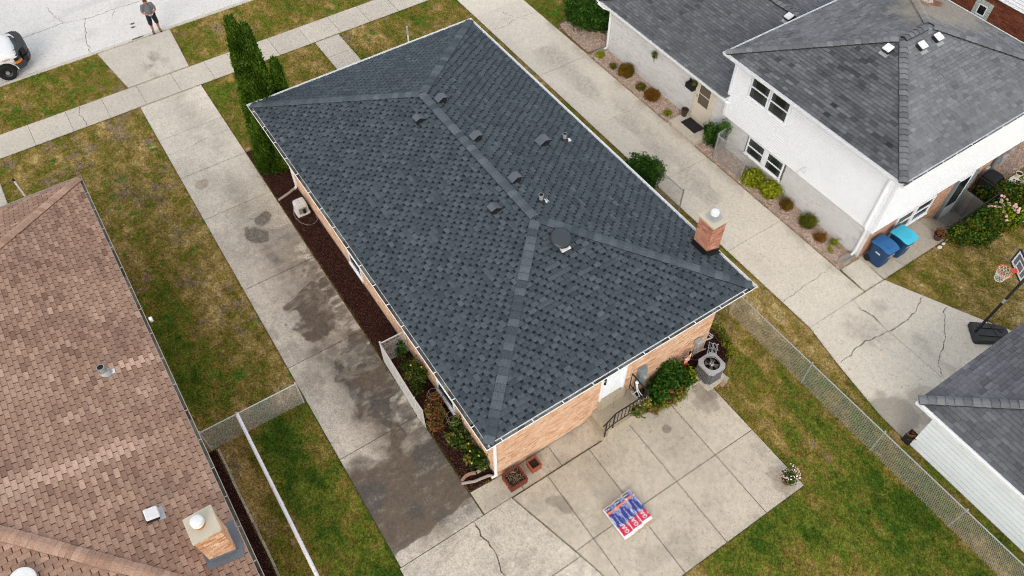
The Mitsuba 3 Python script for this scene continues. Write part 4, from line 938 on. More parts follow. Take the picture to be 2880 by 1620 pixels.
# stoop at the entry door and what stands on it
SS = thing('entry_stoop', 'low concrete stoop at the cream door of the grey brick wing', 'stoop')
obj('platform', MB().mesh2(hullbox((10.95, 9.10, 0.10), (0.49, 0.83, 0.10), 0.012)), 'concrete_smooth', SS); SLABS.append(shapely.box(10.46, 8.27, 11.44, 9.93))
DM = thing('door_mat', 'black rubber door mat in front of the cream entry door', 'mat')
obj('base', B(10.80, 11.34, 8.70, 9.56, 0.203, 0.213), 'matte_black', DM)
dm = MB()
for i in range(7):
    for j in range(11): dm.mesh2(hullbox((10.86 + i*0.07, 8.76 + j*0.074, 0.217), (0.022, 0.022, 0.006), 0.004))
obj('stud', dm, 'black_plastic', DM)
def pot(name, x, y, z, r0, r1, h, matname, label, cat='flower pot', n=20, soil=True, rim=True, group=None):
    k = thing(name, label, cat, group)
    prof = [(0.001, 0), (r0, 0), (r1*0.94, h*0.86), (r1, h*0.88), (r1, h), (r1*0.88, h), (r1*0.84, h*0.8)]
    obj('bowl', MB().lathe(prof, (x, y, z), n), matname, k, smooth=35)
    if soil: obj('soil', MB().lathe([(r1*0.86, h*0.86), (0.001, h*0.88)], (x, y, z), n), 'soil', k)
    return k
mat('pot_brown', A(72, 62, 58), 0.6); mat('pot_plum', A(92, 64, 68), 0.6)
pot('flower_pot', 11.19, 9.80, 0.2, 0.10, 0.16, 0.33, 'pot_brown', 'brown footed pot standing left of the door mat, against the grey brick')
pot('flower_pot', 11.25, 8.46, 0.2, 0.10, 0.165, 0.30, 'pot_brown', 'brown pot with a low plant at the right end of the entry stoop')
wb = thing('wall_planter', 'black box planter with a dark plant mounted beside the cream door', 'planter')
obj('box', MB().box(11.20, 11.42, 9.66, 10.10, 1.52, 1.56).box(11.20, 11.22, 9.66, 10.10, 1.56, 1.74).box(11.40, 11.42, 9.66, 10.10, 1.56, 1.86).box(11.222, 11.398, 9.66, 9.68, 1.56, 1.74).box(11.222, 11.398, 10.08, 10.10, 1.56, 1.74), 'matte_black', wb)
obj('soil', B(11.222, 11.398, 9.682, 10.078, 1.57, 1.70), 'soil', wb)
lm = thing('wall_lamp', 'small black lantern lamp on the brick beside the cream door', 'lamp')
obj('lantern', MB().lathe([(0.001, 0.14), (0.06, 0.10), (0.05, 0.08), (0.04, -0.06), (0.001, -0.09)], (11.36, 9.64, 1.80), 8).box(11.36, 11.44, 9.63, 9.65, 1.87, 1.90), 'black_metal', lm)
ws = thing('hanging_plant', 'small dark round plant hung on the pale brick wall of the wing', 'plant')

# ---------------------------------------------------------------- brown-roofed house on the left
BH = thing('brown_roof_house', 'house under a weathered pinkish-brown shingle roof at the left edge', 'house')
ZB, KB, BX1, BY0, BY1, BX0 = 3.40, 0.335, -10.75, -0.55, 16.30, -20.25
bw = obj('wall', MB().box(BX0+0.45, -11.16, 0.0, 15.75, -0.3, 3.2), 'mortar_pink', BH)
brick_walls(bw, [((-11.16, 0.0, 0.0), (0, 1, 0), (1, 0, 0), 15.75, 3.18), ((BX0+0.45, 0.0, 0.0), (1, 0, 0), (0, -1, 0), -11.16-BX0-0.45, 3.18), ((-11.16, 15.75, 0.0), (-1, 0, 0), (0, 1, 0), 8.6, 3.18)], 'brick_tan2', 200)
obj('soffit', MB().box(BX0+0.1, BX1-0.1, BY0+0.1, BY1-0.1, 3.24, 3.27).box(BX1-0.122, BX1-0.10, BY0+0.1, BY1-0.1, 3.27, 3.40).box(BX0+0.1, BX1-0.1, BY1-0.122, BY1-0.1, 3.27, 3.40).box(BX0+0.1, BX1-0.1, BY0+0.1, BY0+0.122, 3.27, 3.40), 'ivory', BH)
mat('gutter_old', A(176, 168, 158), 0.6)
gutter(BH, BX0+0.13, BX1-0.13, BY0+0.13, BY1-0.13, ZB, 'gutter_old', width=0.13, sides='en', strap=0.95)
a0, a1, b0, b1 = BX0+0.10, BX1-0.11, BY0+0.11, BY1-0.11
br = roof_solid(BH, a0+0.02, a1-0.02, b0+0.02, b1-0.02, 3.415, KB, 'shingle_brown', 0.004)
fb_ = hip_faces(a0, a1, b0, b1, 3.415, KB, 'esn'); o, c, t, nr = [], [], [], []
def streak(q):
    # old water-washed bands below the fittings, running down the slope
    s = 0.0
    for yy, x_top, w, g in ((5.05, -12.6, 0.13, 0.62), (7.70, -12.2, 0.12, 0.50), (3.1, -12.3, 0.08, 0.15), (6.45, -13.5, 0.09, 0.28), (4.42, -13.6, 0.09, 0.25), (10.36, -12.9, 0.12, 0.22)):
        ctr = yy + 0.03*(q[0] - x_top)
        if w == 0.13: s += g*math.exp(-((q[1]-ctr)/(0.16 + 0.05*max(0, -12.0 - q[0])))**2)*(1/(1+math.exp((q[0]+12.0)*2.2)))
        else: s += g*math.exp(-((q[1]-ctr)/w)**2)*(q[0] > x_top)*(1.0 if yy in (7.70, 3.1) else (q[0] < x_top + 0.9))
    return s + 0.38*(float(meshkit.fbm(np.array([q[0]*0.5, q[1]*0.8, 3.0]))) - 0.48)
for kf, fc in fb_.items():
    a = three_tab(fc, 0.130, 0.305, 0.024, 0.014, 0.09, streaks=streak); o += a[0]; c += a[1]; t += a[2]; nr += [fc.W]*len(a[0])
pieces('shingle', br, c, np.array(nr), o, t, 'shingle_brown', 300)
ends, ra, rb = hip_lines(a0, a1, b0, b1, 3.43, KB); Wb_ = {k: f.W for k, f in fb_.items()}; Wb_['w'] = np.array([-Wb_['e'][0], 0, Wb_['e'][2]])
ck = dict(expo=0.145, w=0.165, lift=0.016, th=0.008, round_=0.02, lo=0.45, hi=0.7)
caps(br, (a1, b0, 3.43), ra, Wb_['e'], Wb_['s'], 'shingle_brown', **ck); caps(br, (a1, b1, 3.43), rb, Wb_['e'], Wb_['n'], 'shingle_brown', **ck); caps(br, ra, rb, Wb_['e'], Wb_['w'], 'shingle_brown', **ck)
vent_pipe(Wb_['e'], on_face(fb_['e'], -12.22, 7.64), BH, 0.30, 0.085, 'galvanized', False)
square_vent(Wb_['e'], on_face(fb_['e'], -12.42, 2.92), BH, 0.32)
bc = obj('chimney', B(-11.64, -11.06, 1.24, 1.84, 3.3, 4.86), 'mortar_chimney', BH)
brick_walls(bc, [((-11.64, 1.24, 3.50), (1, 0, 0), (0, -1, 0), 0.58, 1.36), ((-11.06, 1.24, 3.50), (0, 1, 0), (1, 0, 0), 0.60, 1.36), ((-11.64, 1.84, 3.50), (0, -1, 0), (-1, 0, 0), 0.60, 1.36), ((-11.06, 1.84, 3.50), (-1, 0, 0), (0, 1, 0), 0.58, 1.36)], 'brick_tan2', 300)
obj('cap', MB().mesh2(hullbox((-11.34, 1.55, 4.90), (0.335, 0.345, 0.045), 0.012)), 'concrete_cap', bc)
mat('clay_flue', A(196, 124, 74), 0.8)
obj('flue', MB().lathe([(0.125, 4.94), (0.125, 5.12), (0.10, 5.12)], (-11.38, 1.56, 0), 22), 'clay_flue', bc, smooth=40)
obj('flue_cap', MB().lathe([(0.13, 5.06), (0.15, 5.07), (0.15, 5.11), (0.135, 5.12), (0.14, 5.15), (0.145, 5.19), (0.11, 5.215), (0.001, 5.225)], (-11.38, 1.56, 0), 26), 'bright_cap', bc, smooth=40)
zf = lambda x: 3.415 + (a1 - x)*KB
tf = MB()
for (x0_, x1_, y0_, y1_) in ((-11.74, -10.94, 1.02, 1.24), (-11.06, -10.88, 1.24, 2.02), (-11.74, -11.64, 1.24, 1.95)):
    tf.add([(x0_, y0_, zf(x0_)+0.03), (x1_, y0_, zf(x1_)+0.03), (x1_, y1_, zf(x1_)+0.035), (x0_, y1_, zf(x0_)+0.035)], [[0, 1, 2], [0, 2, 3]])
tf.add([(-11.66, 1.225, zf(-11.66)), (-11.04, 1.225, zf(-11.04)), (-11.04, 1.225, zf(-11.04)+0.12), (-11.66, 1.225, zf(-11.66)+0.14)], [[0, 1, 2], [0, 2, 3]])
tf.add([(-11.045, 1.22, zf(-11.04)), (-11.045, 1.86, zf(-11.04)), (-11.045, 1.86, zf(-11.04)+0.12), (-11.045, 1.22, zf(-11.04)+0.12)], [[0, 1, 2], [0, 2, 3]])
obj('flashing', tf, 'tar_grey', bc)
tp = on_face(fb_['s'], -15.12, 2.72); to = tilt_on(Wb_['s'], tp)
obj('turbine_vent', MB().mesh2(MB().lathe([(0.2, 0), (0.2, 0.14), (0.29, 0.15), (0.29, 0.19), (0.25, 0.22), (0.001, 0.25)], n=32).mesh(), 0.5, to), 'bright_cap', BH, smooth=40)
obj('outlet', MB().lathe([(0.05, 3.30), (0.05, 3.39), (0.032, 3.39), (0.032, 3.30)], (-10.87, 0.55, 0), 14), 'black_plastic', BH)
obj('downspout_head', MB().mesh2(hullbox((-10.66, 9.2, 3.3), (0.05, 0.06, 0.07), 0.015)), 'white_metal', BH)
# ---------------------------------------------------------------- garage at the lower right
GA = thing('garage', 'garage with pale lap siding and a grey shingle roof at the lower right', 'garage')
gz, gx0, gy1 = 2.40, 6.62, -4.95; gx1, gy0 = 14.4, -13.0
gwall = obj('wall', MB().box(7.07, gx1-0.4, gy0+0.4, -5.52, -0.3, 2.3), 'white_paint', GA)
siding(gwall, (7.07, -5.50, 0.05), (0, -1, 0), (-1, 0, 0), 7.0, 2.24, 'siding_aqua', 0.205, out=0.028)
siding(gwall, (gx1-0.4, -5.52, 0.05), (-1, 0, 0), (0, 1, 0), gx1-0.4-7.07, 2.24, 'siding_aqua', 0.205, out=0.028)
kg = 0.336; gr = roof_solid(GA, gx0+0.08, gx1-0.08, gy0, gy1-0.02, 2.40, kg, 'shingle_slate', 0.004)
obj('soffit', MB().box(gx0+0.05, gx1-0.05, gy0, gy1-0.03, 2.28, 2.31).box(gx0+0.05, gx0+0.075, gy0, gy1-0.03, 2.31, 2.41).box(gx0+0.076, gx1, gy1-0.055, gy1-0.03, 2.31, 2.41), 'white_paint', GA)
obj('gutter', MB().box(gx0-0.04, gx0+0.049, gy0, gy1-0.0, 2.30, 2.325).box(gx0-0.055, gx0-0.041, gy0, gy1, 2.30, 2.405).box(gx0+0.035, gx0+0.0485, gy0, gy1, 2.326, 2.40).box(gx0-0.041, gx0+0.035, gy1-0.014, gy1-0.001, 2.326, 2.40).box(gx0-0.040, gx0+0.034, gy0, gy1-0.015, 2.385, 2.398), 'white_metal', GA)
fg = hip_faces(gx0+0.04, gx1-0.04, gy0, gy1, 2.415, kg, 'wn'); o, c, t, nr = [], [], [], []
for fc in fg.values():
    a = three_tab(fc, 0.140, 0.28, 0.008, 0.018, 0.085, streaks=lambda q: 0.25*(meshkit.fbm(np.array([q[0]*0.7, q[1]*0.7, 6.0])) - 0.4), half=False); o += a[0]; c += a[1]; t += a[2]; nr += [fc.W]*len(a[0])
pieces('shingle', gr, c, np.array(nr), o, t, 'shingle_slate', 300)
ends, ra, rb = hip_lines(gx0+0.04, gx1-0.04, gy0, gy1, 2.43, kg)
caps(gr, (gx0+0.04, gy1, 2.43), ends[(gx0+0.04, gy1)], fg['w'].W, fg['n'].W, 'shingle_grey', **cap_kw)
# ---------------------------------------------------------------- dark brick house beyond
RB = thing('dark_brick_house', 'dark red brick house with a white overhang behind the grey roof, top right corner', 'house')
rbx = 23.0
rw = obj('wall', MB().box(rbx+0.012, 31, 0.5, 14.0, -0.3, 4.0), 'mortar_dark', RB)
brick_walls(rw, [((rbx+0.012, 12.0, 0.0), (0, -1, 0), (-1, 0, 0), 11.5, 4.0, [(12.0-5.93, 12.0-5.16, 2.83, 3.62)])], 'brick_dark', 300)
us = obj('upper_storey', MB().box(rbx-0.18, 31, 0.3, 14.2, 4.0, 6.4), 'white_paint', RB)
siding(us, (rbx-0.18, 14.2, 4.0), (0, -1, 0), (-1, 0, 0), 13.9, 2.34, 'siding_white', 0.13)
obj('soffit', MB().box(rbx-0.7, 31.5, -0.2, 14.7, 6.4, 6.5), 'white_paint', RB)
roof_solid(RB, rbx-0.75, 31.5, -0.25, 14.75, 6.5, 0.33, 'shingle_slate')
gbw = obj('window', MB().box(rbx-0.03, rbx+0.01, 5.35, 5.74, 2.99, 3.03).box(rbx-0.03, rbx+0.01, 5.35, 5.74, 3.40, 3.44).box(rbx-0.03, rbx+0.01, 5.35, 5.39, 3.03, 3.40).box(rbx-0.03, rbx+0.01, 5.70, 5.74, 3.03, 3.40), 'white_paint', RB)
obj('pane', B(rbx-0.015, rbx-0.005, 5.39, 5.70, 3.03, 3.40), 'window_glass', gbw)
mat('glass_block', A(186, 196, 194), 0.25, spec=0.6)
for i in range(4):
    for j in range(4):
        if not (i in (1, 2) and j in (1, 2)):
            obj('glass_block', MB().mesh2(hullbox((rbx-0.004, 5.16 + 0.193*(i+0.5), 2.83 + 0.197*(j+0.5)), (0.02, 0.09, 0.09), 0.008)), 'glass_block', RB)
# ---------------------------------------------------------------- plants
def leaves(blobs, n, size, seed, flat=0.0, clump=14):
    """leaf faces spread through ellipsoid clumps (x, y, z, rx, ry, rz); tone varies from clump to clump"""
    r = np.random.default_rng(seed); vs, ts = [], []
    wts = np.array([b[3]*b[4]*b[5] for b in blobs])**(2/3); wts /= wts.sum()
    for b, w in zip(blobs, wts):
        m = max(8, int(n*w)); nc = max(3, m//clump)
        d = r.normal(size=(nc, 3)); d /= np.linalg.norm(d, axis=1, keepdims=True)
        cc = d*(r.uniform(0.35, 1.0, (nc, 1))**0.5)*np.array(b[3:6]) + np.array(b[:3])
        ct = np.clip(r.normal(0.5, 0.24, nc), 0.02, 0.98); idx = r.integers(0, nc, m)
        c = cc[idx] + r.normal(size=(m, 3))*size*1.5
        c[:, 2] = np.maximum(c[:, 2], 0.03)
        nrm = r.normal(size=(m, 3)) + (c - np.array(b[:3]))/np.array(b[3:6])*0.9 + np.array([0, 0, 0.5 + flat]); nrm /= np.linalg.norm(nrm, axis=1, keepdims=True)
        t = np.cross(nrm, r.normal(size=(m, 3))); t /= np.linalg.norm(t, axis=1, keepdims=True); q = np.cross(nrm, t)
        s = size*r.uniform(0.6, 1.3, (m, 1))
        v = np.stack([c - t*s, c + q*s*0.55 + nrm*s*0.12, c + t*s, c - q*s*0.55 + nrm*s*0.12], 1)
        vs.append(v.reshape(-1, 3)); ts.append(np.repeat(np.clip(ct[idx] + r.normal(0, 0.10, m), 0, 1), 4))
    v = np.vstack(vs); k = len(v)//4; b4 = np.arange(k)[:, None]*4
    f = np.vstack([b4 + [0, 1, 2], b4 + [0, 2, 3]])
    return MB().add(v, f, np.concatenate(ts))
def stems(blobs, base, n, seed, r0=0.012):
    r = np.random.default_rng(seed); m = MB()
    for i in range(n):
        b = blobs[r.integers(0, len(blobs))]; e = np.array(b[:3]) + r.normal(size=3)*np.array(b[3:6])*0.45; e[2] = max(e[2], 0.06)
        p = np.array([base[0], base[1], 0.0]) + np.r_[r.normal(size=2)*0.03, 0]; mid = (p+e)/2 + r.normal(size=3)*0.06
        m.tube([p, mid, e], [r0, r0*0.7, r0*0.35], 5, cap=False)
    return m
def shrub(name, label, cat, blobs, n, size, mats, seed, group=None, flowers=None, nst=8, base=None, flat=0.0):
    k = thing(name, label, cat, group)
    mats = [mats] if isinstance(mats, str) else mats
    for i, mt in enumerate(mats):
        obj('foliage', leaves(blobs, n//len(mats), size, seed + i, flat), mt, k)
    obj('stem', stems(blobs, base or blobs[0][:2], nst, seed + 7), 'brown_wood', k)
    for fl in flowers or ():
        mt, pts, s = fl; r = np.random.default_rng(seed + 3)
        for p in pts:
            f = MB(); 
            for j in range(9):
                d = r.normal(size=3); d[2] = abs(d[2]) + 0.3; d /= np.linalg.norm(d)
                t = np.cross(d, r.normal(size=3)); t /= np.linalg.norm(t); q = np.cross(d, t); c = np.array(p) + d*s*0.5
                f.add([c - t*s*0.5, c + q*s*0.5, c + t*s*0.5, c - q*s*0.5], [[0, 1, 2], [0, 2, 3]])
            obj('flower', f, mt, k)
    return k
def arborvitae(label, bx, by, tx, ty, h, r0, n, seed, lobes=7):
    """columnar evergreen: sprays in upright lobes on a tapering, uneven column, on a trunk"""
    k = thing('arborvitae', label, 'tree', 'arborvitae at the front corner of the house')
    r = np.random.default_rng(seed)
    # sprays
    nc = n//16; u = r.uniform(0, 1, nc)**0.85; u = 0.02 + 0.97*u; ang = r.uniform(0, 2*np.pi, nc)
    prof = lambda t: r0*(1.0 - 0.10*t)*np.clip((1.03 - t), 0, 1)**0.62*(0.86 + 0.14*np.minimum(1, t*9))
    lob = 1 + 0.13*np.cos(lobes*ang + 3*u) * (0.5 + 0.5*np.sin(7*u + 2*np.cos(ang))) + 0.10*(meshkit.noise(np.c_[np.cos(ang)*2.2 + 5, np.sin(ang)*2.2 + 5, u*h*1.3], seed) - 0.5)*2
    R = prof(u)*lob*r.uniform(0.80, 1.03, nc)
    ax = np.c_[bx + (tx-bx)*u, by + (ty-by)*u, u*h]
    cc = ax + np.c_[np.cos(ang)*R, np.sin(ang)*R, np.zeros(nc)]
    tone = np.clip(0.48 + 0.9*(meshkit.noise(np.c_[cc[:, 0]*3.2, cc[:, 1]*3.2, cc[:, 2]*2.0], seed+1) - 0.5) + r.normal(0, 0.13, nc), 0.02, 0.98)
    idx = np.repeat(np.arange(nc), 16); m = len(idx)
    out = np.c_[np.cos(ang), np.sin(ang), np.full(nc, 0.55)][idx]
    c = cc[idx] + r.normal(size=(m, 3))*np.array([0.045, 0.045, 0.07])
    t = np.c_[np.cos(ang)[idx]*0.45, np.sin(ang)[idx]*0.45, np.ones(m)] + r.normal(size=(m, 3))*0.38; t /= np.linalg.norm(t, axis=1, keepdims=True)
    q = np.cross(t, out + r.normal(size=(m, 3))*0.8); q /= np.linalg.norm(q, axis=1, keepdims=True)
    s = r.uniform(0.035, 0.075, (m, 1))
    v = np.stack([c - t*s*0.9, c + q*s*0.45, c + t*s*1.2, c - q*s*0.45], 1).reshape(-1, 3)
    b4 = np.arange(m)[:, None]*4; f = np.vstack([b4 + [0, 1, 2], b4 + [0, 2, 3]])
    obj('crown', MB().add(v, f, np.repeat(np.clip(tone[idx] + r.normal(0, 0.07, m), 0, 1), 4)), 'leaf_cedar', k)
    tr = MB().tube([(bx, by, -0.05), ((bx+tx)/2, (by+ty)/2, h*0.5), (tx, ty, h*0.93)], [0.12, 0.08, 0.02], 8)
    for i in range(26):
        z = r.uniform(0.08, 0.85); a = r.uniform(0, 6.28); p = np.array([bx + (tx-bx)*z, by + (ty-by)*z, z*h]); rr = float(prof(z))*0.7
        tr.tube([p, p + [math.cos(a)*rr*0.7, math.sin(a)*rr*0.7, 0.1], p + [math.cos(a)*rr, math.sin(a)*rr, 0.35]], [0.022, 0.014, 0.005], 5, cap=False)
    obj('trunk', tr, 'brown_wood', k)
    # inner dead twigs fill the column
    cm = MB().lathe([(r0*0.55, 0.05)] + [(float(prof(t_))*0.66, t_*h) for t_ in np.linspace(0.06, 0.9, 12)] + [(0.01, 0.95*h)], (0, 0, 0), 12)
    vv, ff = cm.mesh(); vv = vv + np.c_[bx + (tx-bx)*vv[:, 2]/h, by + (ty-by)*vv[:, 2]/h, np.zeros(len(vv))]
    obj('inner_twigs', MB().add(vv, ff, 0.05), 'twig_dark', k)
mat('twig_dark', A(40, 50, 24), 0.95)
arborvitae('tallest arborvitae, a green column at the front roof corner, leftmost of three', -4.44, 16.75, -4.31, 16.42, 7.0, 0.60, 60000, 3)
arborvitae('second tall arborvitae, close behind the gutter corner, right of the tallest one', -4.02, 16.72, -3.93, 16.42, 6.6, 0.60, 54000, 4)
arborvitae('shortest arborvitae, pointed evergreen rising over the eave right of the two tall ones', -3.36, 16.72, -3.26, 16.55, 4.85, 0.44, 26000, 5)

shrub('bush', 'large loose dark green bush on the gravel in front of the grey brick wing', 'bush', [(11.6, 17.0, 1.0, 0.75, 0.7, 0.9), (12.3, 17.5, 1.3, 0.8, 0.7, 1.1), (11.3, 17.6, 1.2, 0.6, 0.6, 1.0), (12.2, 16.6, 0.7, 0.6, 0.45, 0.6), (12.0, 18.0, 1.9, 0.7, 0.6, 0.9)], 26000, 0.055, ['leaf_bush'], 21, nst=26, base=(11.9, 17.3))
for nm, lab, x, y, rx, h, mt, nl, sz in (
    ('shrub', 'small yellow shrub by the downspout at the far end of the gravel bed', 10.86, 15.16, 0.16, 0.26, 'leaf_lime', 900, 0.03),
    ('shrub', 'sparse small green shrub between the yellow one and the large rust shrub', 10.86, 14.2, 0.14, 0.2, 'leaf_olive', 500, 0.03),
    ('shrub', 'large rust and olive mound shrub against the pale brick of the wing', 11.02, 13.5, 0.33, 0.52, ('leaf_rust', 'leaf_olive', 'leaf_rust'), 5200, 0.03),
    ('shrub', 'low green tuft shrub between the two rust-coloured mounds', 10.95, 12.35, 0.19, 0.26, 'leaf_olive', 1000, 0.03),
    ('shrub', 'reddish-brown mound shrub halfway along the pale brick wing', 10.95, 11.6, 0.30, 0.42, 'leaf_rust', 3600, 0.03),
    ('shrub', 'little bright green shrub beside the entry stoop', 10.82, 10.4, 0.15, 0.2, 'leaf_lime', 700, 0.03),
    ('shrub', 'yellow-green leafy shrub just under the left lower window', 11.0, 5.47, 0.30, 0.5, 'leaf_lime', 2600, 0.06),
    ('shrub', 'yellow-green leafy shrub under the right lower window, the nearer of the pair', 11.10, 4.62, 0.30, 0.5, 'leaf_lime', 2600, 0.06),
    ('shrub', 'dark olive shrub next below the pair of yellow-green shrubs', 11.10, 3.74, 0.22, 0.36, ('leaf_rust', 'leaf_olive'), 1500, 0.035),
    ('shrub', 'olive-yellow round shrub in the middle of the gravel strip near the blue bins', 11.13, 2.67, 0.26, 0.40, 'leaf_olive', 2000, 0.04),
    ('shrub', 'small brownish tuft on the gravel between the olive shrub and the bins', 10.98, 1.9, 0.18, 0.22, 'leaf_rust', 900, 0.035),
    ('shrub', 'thin pale green sprig against the brick near the downspout corner', 11.25, 1.42, 0.15, 0.3, 'leaf_lime', 170, 0.04),
    ('shrub', 'tiny green sprig on the gravel near the splash block', 10.88, 1.28, 0.09, 0.16, 'leaf_lime', 110, 0.035)):
    s_ = int(x*100 + y*10)
    blobs = [(x, y, h*0.45, rx, rx, h*0.5)] + [(x + rx*0.6*math.cos(a), y + rx*0.6*math.sin(a), h*0.42, rx*0.5, rx*0.5, h*0.40) for a in np.linspace(0, 6.28, 6)[:-1] + s_]
    shrub(nm, lab, 'shrub', blobs, nl, sz, mt, s_, nst=10, group='shrubs in the gravel beds along the grey brick wall')
obj('foliage', leaves([(11.36, 12.22, 1.70, 0.10, 0.12, 0.12)], 500, 0.025, 77), 'leaf_mixed', ws); obj('stem', MB().tube([(11.44, 12.22, 1.9), (11.34, 12.22, 1.85), (11.36, 12.22, 1.7)], 0.008).tube([(11.40, 12.25, 1.6), (11.40, 12.28, 1.28)], 0.012), 'brown_wood', ws)
obj('foliage', leaves([(11.33, 9.72, 1.86, 0.08, 0.07, 0.14)], 200, 0.03, 78), 'leaf_mixed', wb)
shrub('rose_bush', 'dark green rose bush with one white bloom beside the entry stoop', 'bush', [(11.15, 8.0, 0.35, 0.3, 0.3, 0.35), (11.05, 8.1, 0.75, 0.22, 0.22, 0.25), (11.2, 7.6, 1.15, 0.22, 0.22, 0.3), (11.15, 7.75, 0.75, 0.25, 0.25, 0.35), (11.15, 8.3, 0.55, 0.2, 0.15, 0.2)], 1900, 0.05, 'leaf_bush', 31, flowers=[('petal_white', [(11.0, 8.26, 0.62)], 0.06)], nst=9)
shrub('vine_bush', 'dense dark green bush on the wire fence between the charcoal roof and the driveway', 'bush', [(6.85, 7.35, 0.9, 0.5, 0.45, 0.9), (6.8, 7.6, 1.3, 0.5, 0.5, 0.6), (7.0, 7.1, 1.4, 0.45, 0.4, 0.55), (6.9, 7.9, 0.7, 0.4, 0.4, 0.6)], 9000, 0.05, 'leaf_bush', 41, nst=10)
# right-hand planting by the cellar stairs
shrub('bush', 'broad round green bush beside the cellar stairs, by the plum flower pot', 'bush', [(15.7, -1.15, 0.40, 0.75, 0.45, 0.45), (16.3, -1.1, 0.5, 0.6, 0.4, 0.5), (15.2, -0.9, 0.3, 0.45, 0.3, 0.32), (16.0, -1.4, 0.3, 0.7, 0.35, 0.3)], 8500, 0.06, ['leaf_bush', 'leaf_olive'], 51, nst=14, base=(15.8, -1.15))
r_ = np.random.default_rng(9)
shrub('hydrangea', 'hydrangea with many pale pink flower heads behind the round green bush', 'bush', [(17.0, -1.15, 0.45, 0.5, 0.45, 0.45), (17.4, -1.5, 0.35, 0.45, 0.35, 0.35)], 3800, 0.06, ['leaf_lime', 'leaf_bush'], 61, flowers=[('petal_pink', [(17.0 + r_.uniform(-0.45, 0.55), -1.2 + r_.uniform(-0.42, 0.42), 0.85 + r_.uniform(-0.1, 0.12)) for i in range(34)], 0.085)], nst=10)
shrub('bush', 'wide olive-green hedge bush along the stairwell, next to the white table', 'bush', [(18.0, -0.7, 0.5, 0.6, 0.5, 0.5), (18.5, -1.2, 0.5, 0.6, 0.55, 0.5), (19.1, -1.5, 0.5, 0.6, 0.5, 0.5), (18.1, -1.5, 0.4, 0.5, 0.4, 0.4), (17.9, -0.2, 0.4, 0.4, 0.4, 0.4)], 12000, 0.055, ['leaf_olive', 'leaf_bush'], 71, nst=14)
# roses and tomatoes in the left bed
shrub('tomato_plant', 'bushy tomato plant with orange fruits just inside the bed gate', 'plant', [(-4.5, 5.0, 0.42, 0.30, 0.38, 0.42), (-4.45, 4.75, 0.55, 0.26, 0.26, 0.34), (-4.65, 4.6, 0.22, 0.2, 0.22, 0.2), (-4.5, 5.3, 0.45, 0.22, 0.18, 0.3)], 1900, 0.045, ['leaf_mixed', 'leaf_mixed', 'leaf_bush'], 81, flowers=[('petal_yellow', [(-4.55, 5.0, 0.9), (-4.3, 4.75, 0.9)], 0.05)], nst=16)
shrub('plant', 'single upright weed against the gate mesh of the bed', 'plant', [(-4.42, 5.98, 0.5, 0.10, 0.10, 0.45)], 150, 0.06, 'leaf_bush', 82, nst=3)
shrub('dried_plant', 'withered brown tomato plant leaning over the driveway edge', 'plant', [(-4.62, 3.42, 0.42, 0.27, 0.36, 0.4), (-4.78, 3.12, 0.26, 0.26, 0.26, 0.24), (-4.48, 3.6, 0.6, 0.2, 0.22, 0.26)], 2300, 0.04, ['leaf_dry', 'leaf_dry', 'leaf_dry', 'leaf_mixed'], 83, nst=20)
shrub('tomato_plant', 'green leafy tomato plant in the middle of the bed, below the withered one', 'plant', [(-4.55, 2.35, 0.36, 0.26, 0.22, 0.34), (-4.4, 2.15, 0.36, 0.22, 0.18, 0.26), (-4.35, 2.6, 0.5, 0.16, 0.18, 0.26)], 850, 0.055, ['leaf_bush', 'leaf_mixed'], 84, nst=10)
shrub('tomato_plant', 'tomato plant with yellow-green fruits nearest the house corner downspout', 'plant', [(-4.42, 1.45, 0.36, 0.24, 0.28, 0.36), (-4.35, 1.15, 0.36, 0.2, 0.18, 0.28), (-4.4, 1.7, 0.42, 0.15, 0.15, 0.24)], 1100, 0.05, ['leaf_bush', 'leaf_mixed'], 85, flowers=[('petal_yellow', [(-4.5, 1.5, 0.75), (-4.35, 1.25, 0.7), (-4.6, 1.25, 0.5), (-4.4, 1.75, 0.7)], 0.05)], nst=12)
for i, (x, y, lab) in enumerate(((-4.44, 3.72, 'round wire plant cage around the withered plant'), (-4.36, 2.72, 'round wire plant cage above the middle tomato plant'))):
    k = thing('plant_cage', lab, 'plant support', 'wire plant cages in the planted bed')
    m = MB()
    for z, rr in ((0.25, 0.13), (0.55, 0.17), (0.85, 0.2)): m.tube([(x + rr*math.cos(a), y + rr*math.sin(a), z) for a in np.linspace(0, 6.283, 20)], 0.005, 4)
    for a in (0, 2.1, 4.2): m.tube([(x + 0.1*math.cos(a), y + 0.1*math.sin(a), 0), (x + 0.2*math.cos(a), y + 0.2*math.sin(a), 0.9)], 0.005, 4)
    obj('wire', m, 'hose_grey', k)
# big rose bush by the back stoop
shrub('rose_bush', 'large dark green rose bush with a red bloom between the stoop and the flower bed', 'bush', [(1.9, 0.18, 0.40, 0.38, 0.32, 0.40), (2.35, 0.28, 0.5, 0.42, 0.33, 0.5), (1.55, 0.05, 0.4, 0.3, 0.3, 0.4), (2.65, 0.02, 0.28, 0.32, 0.26, 0.28), (2.3, 0.42, 0.7, 0.3, 0.16, 0.28), (1.8, -0.02, 0.28, 0.32, 0.2, 0.26)], 4300, 0.058, ['leaf_bush'], 91, flowers=[('petal_red', [(1.9, -0.20, 0.55)], 0.09)], nst=18)
shrub('plant', 'yellowing low plant spilling onto the patio in front of the rose bush', 'plant', [(1.40, -0.24, 0.12, 0.24, 0.16, 0.11), (1.85, -0.28, 0.12, 0.36, 0.16, 0.11), (2.25, -0.24, 0.1, 0.28, 0.14, 0.1)], 1000, 0.045, ['leaf_dry', 'leaf_lime', 'leaf_mixed'], 92, nst=16)
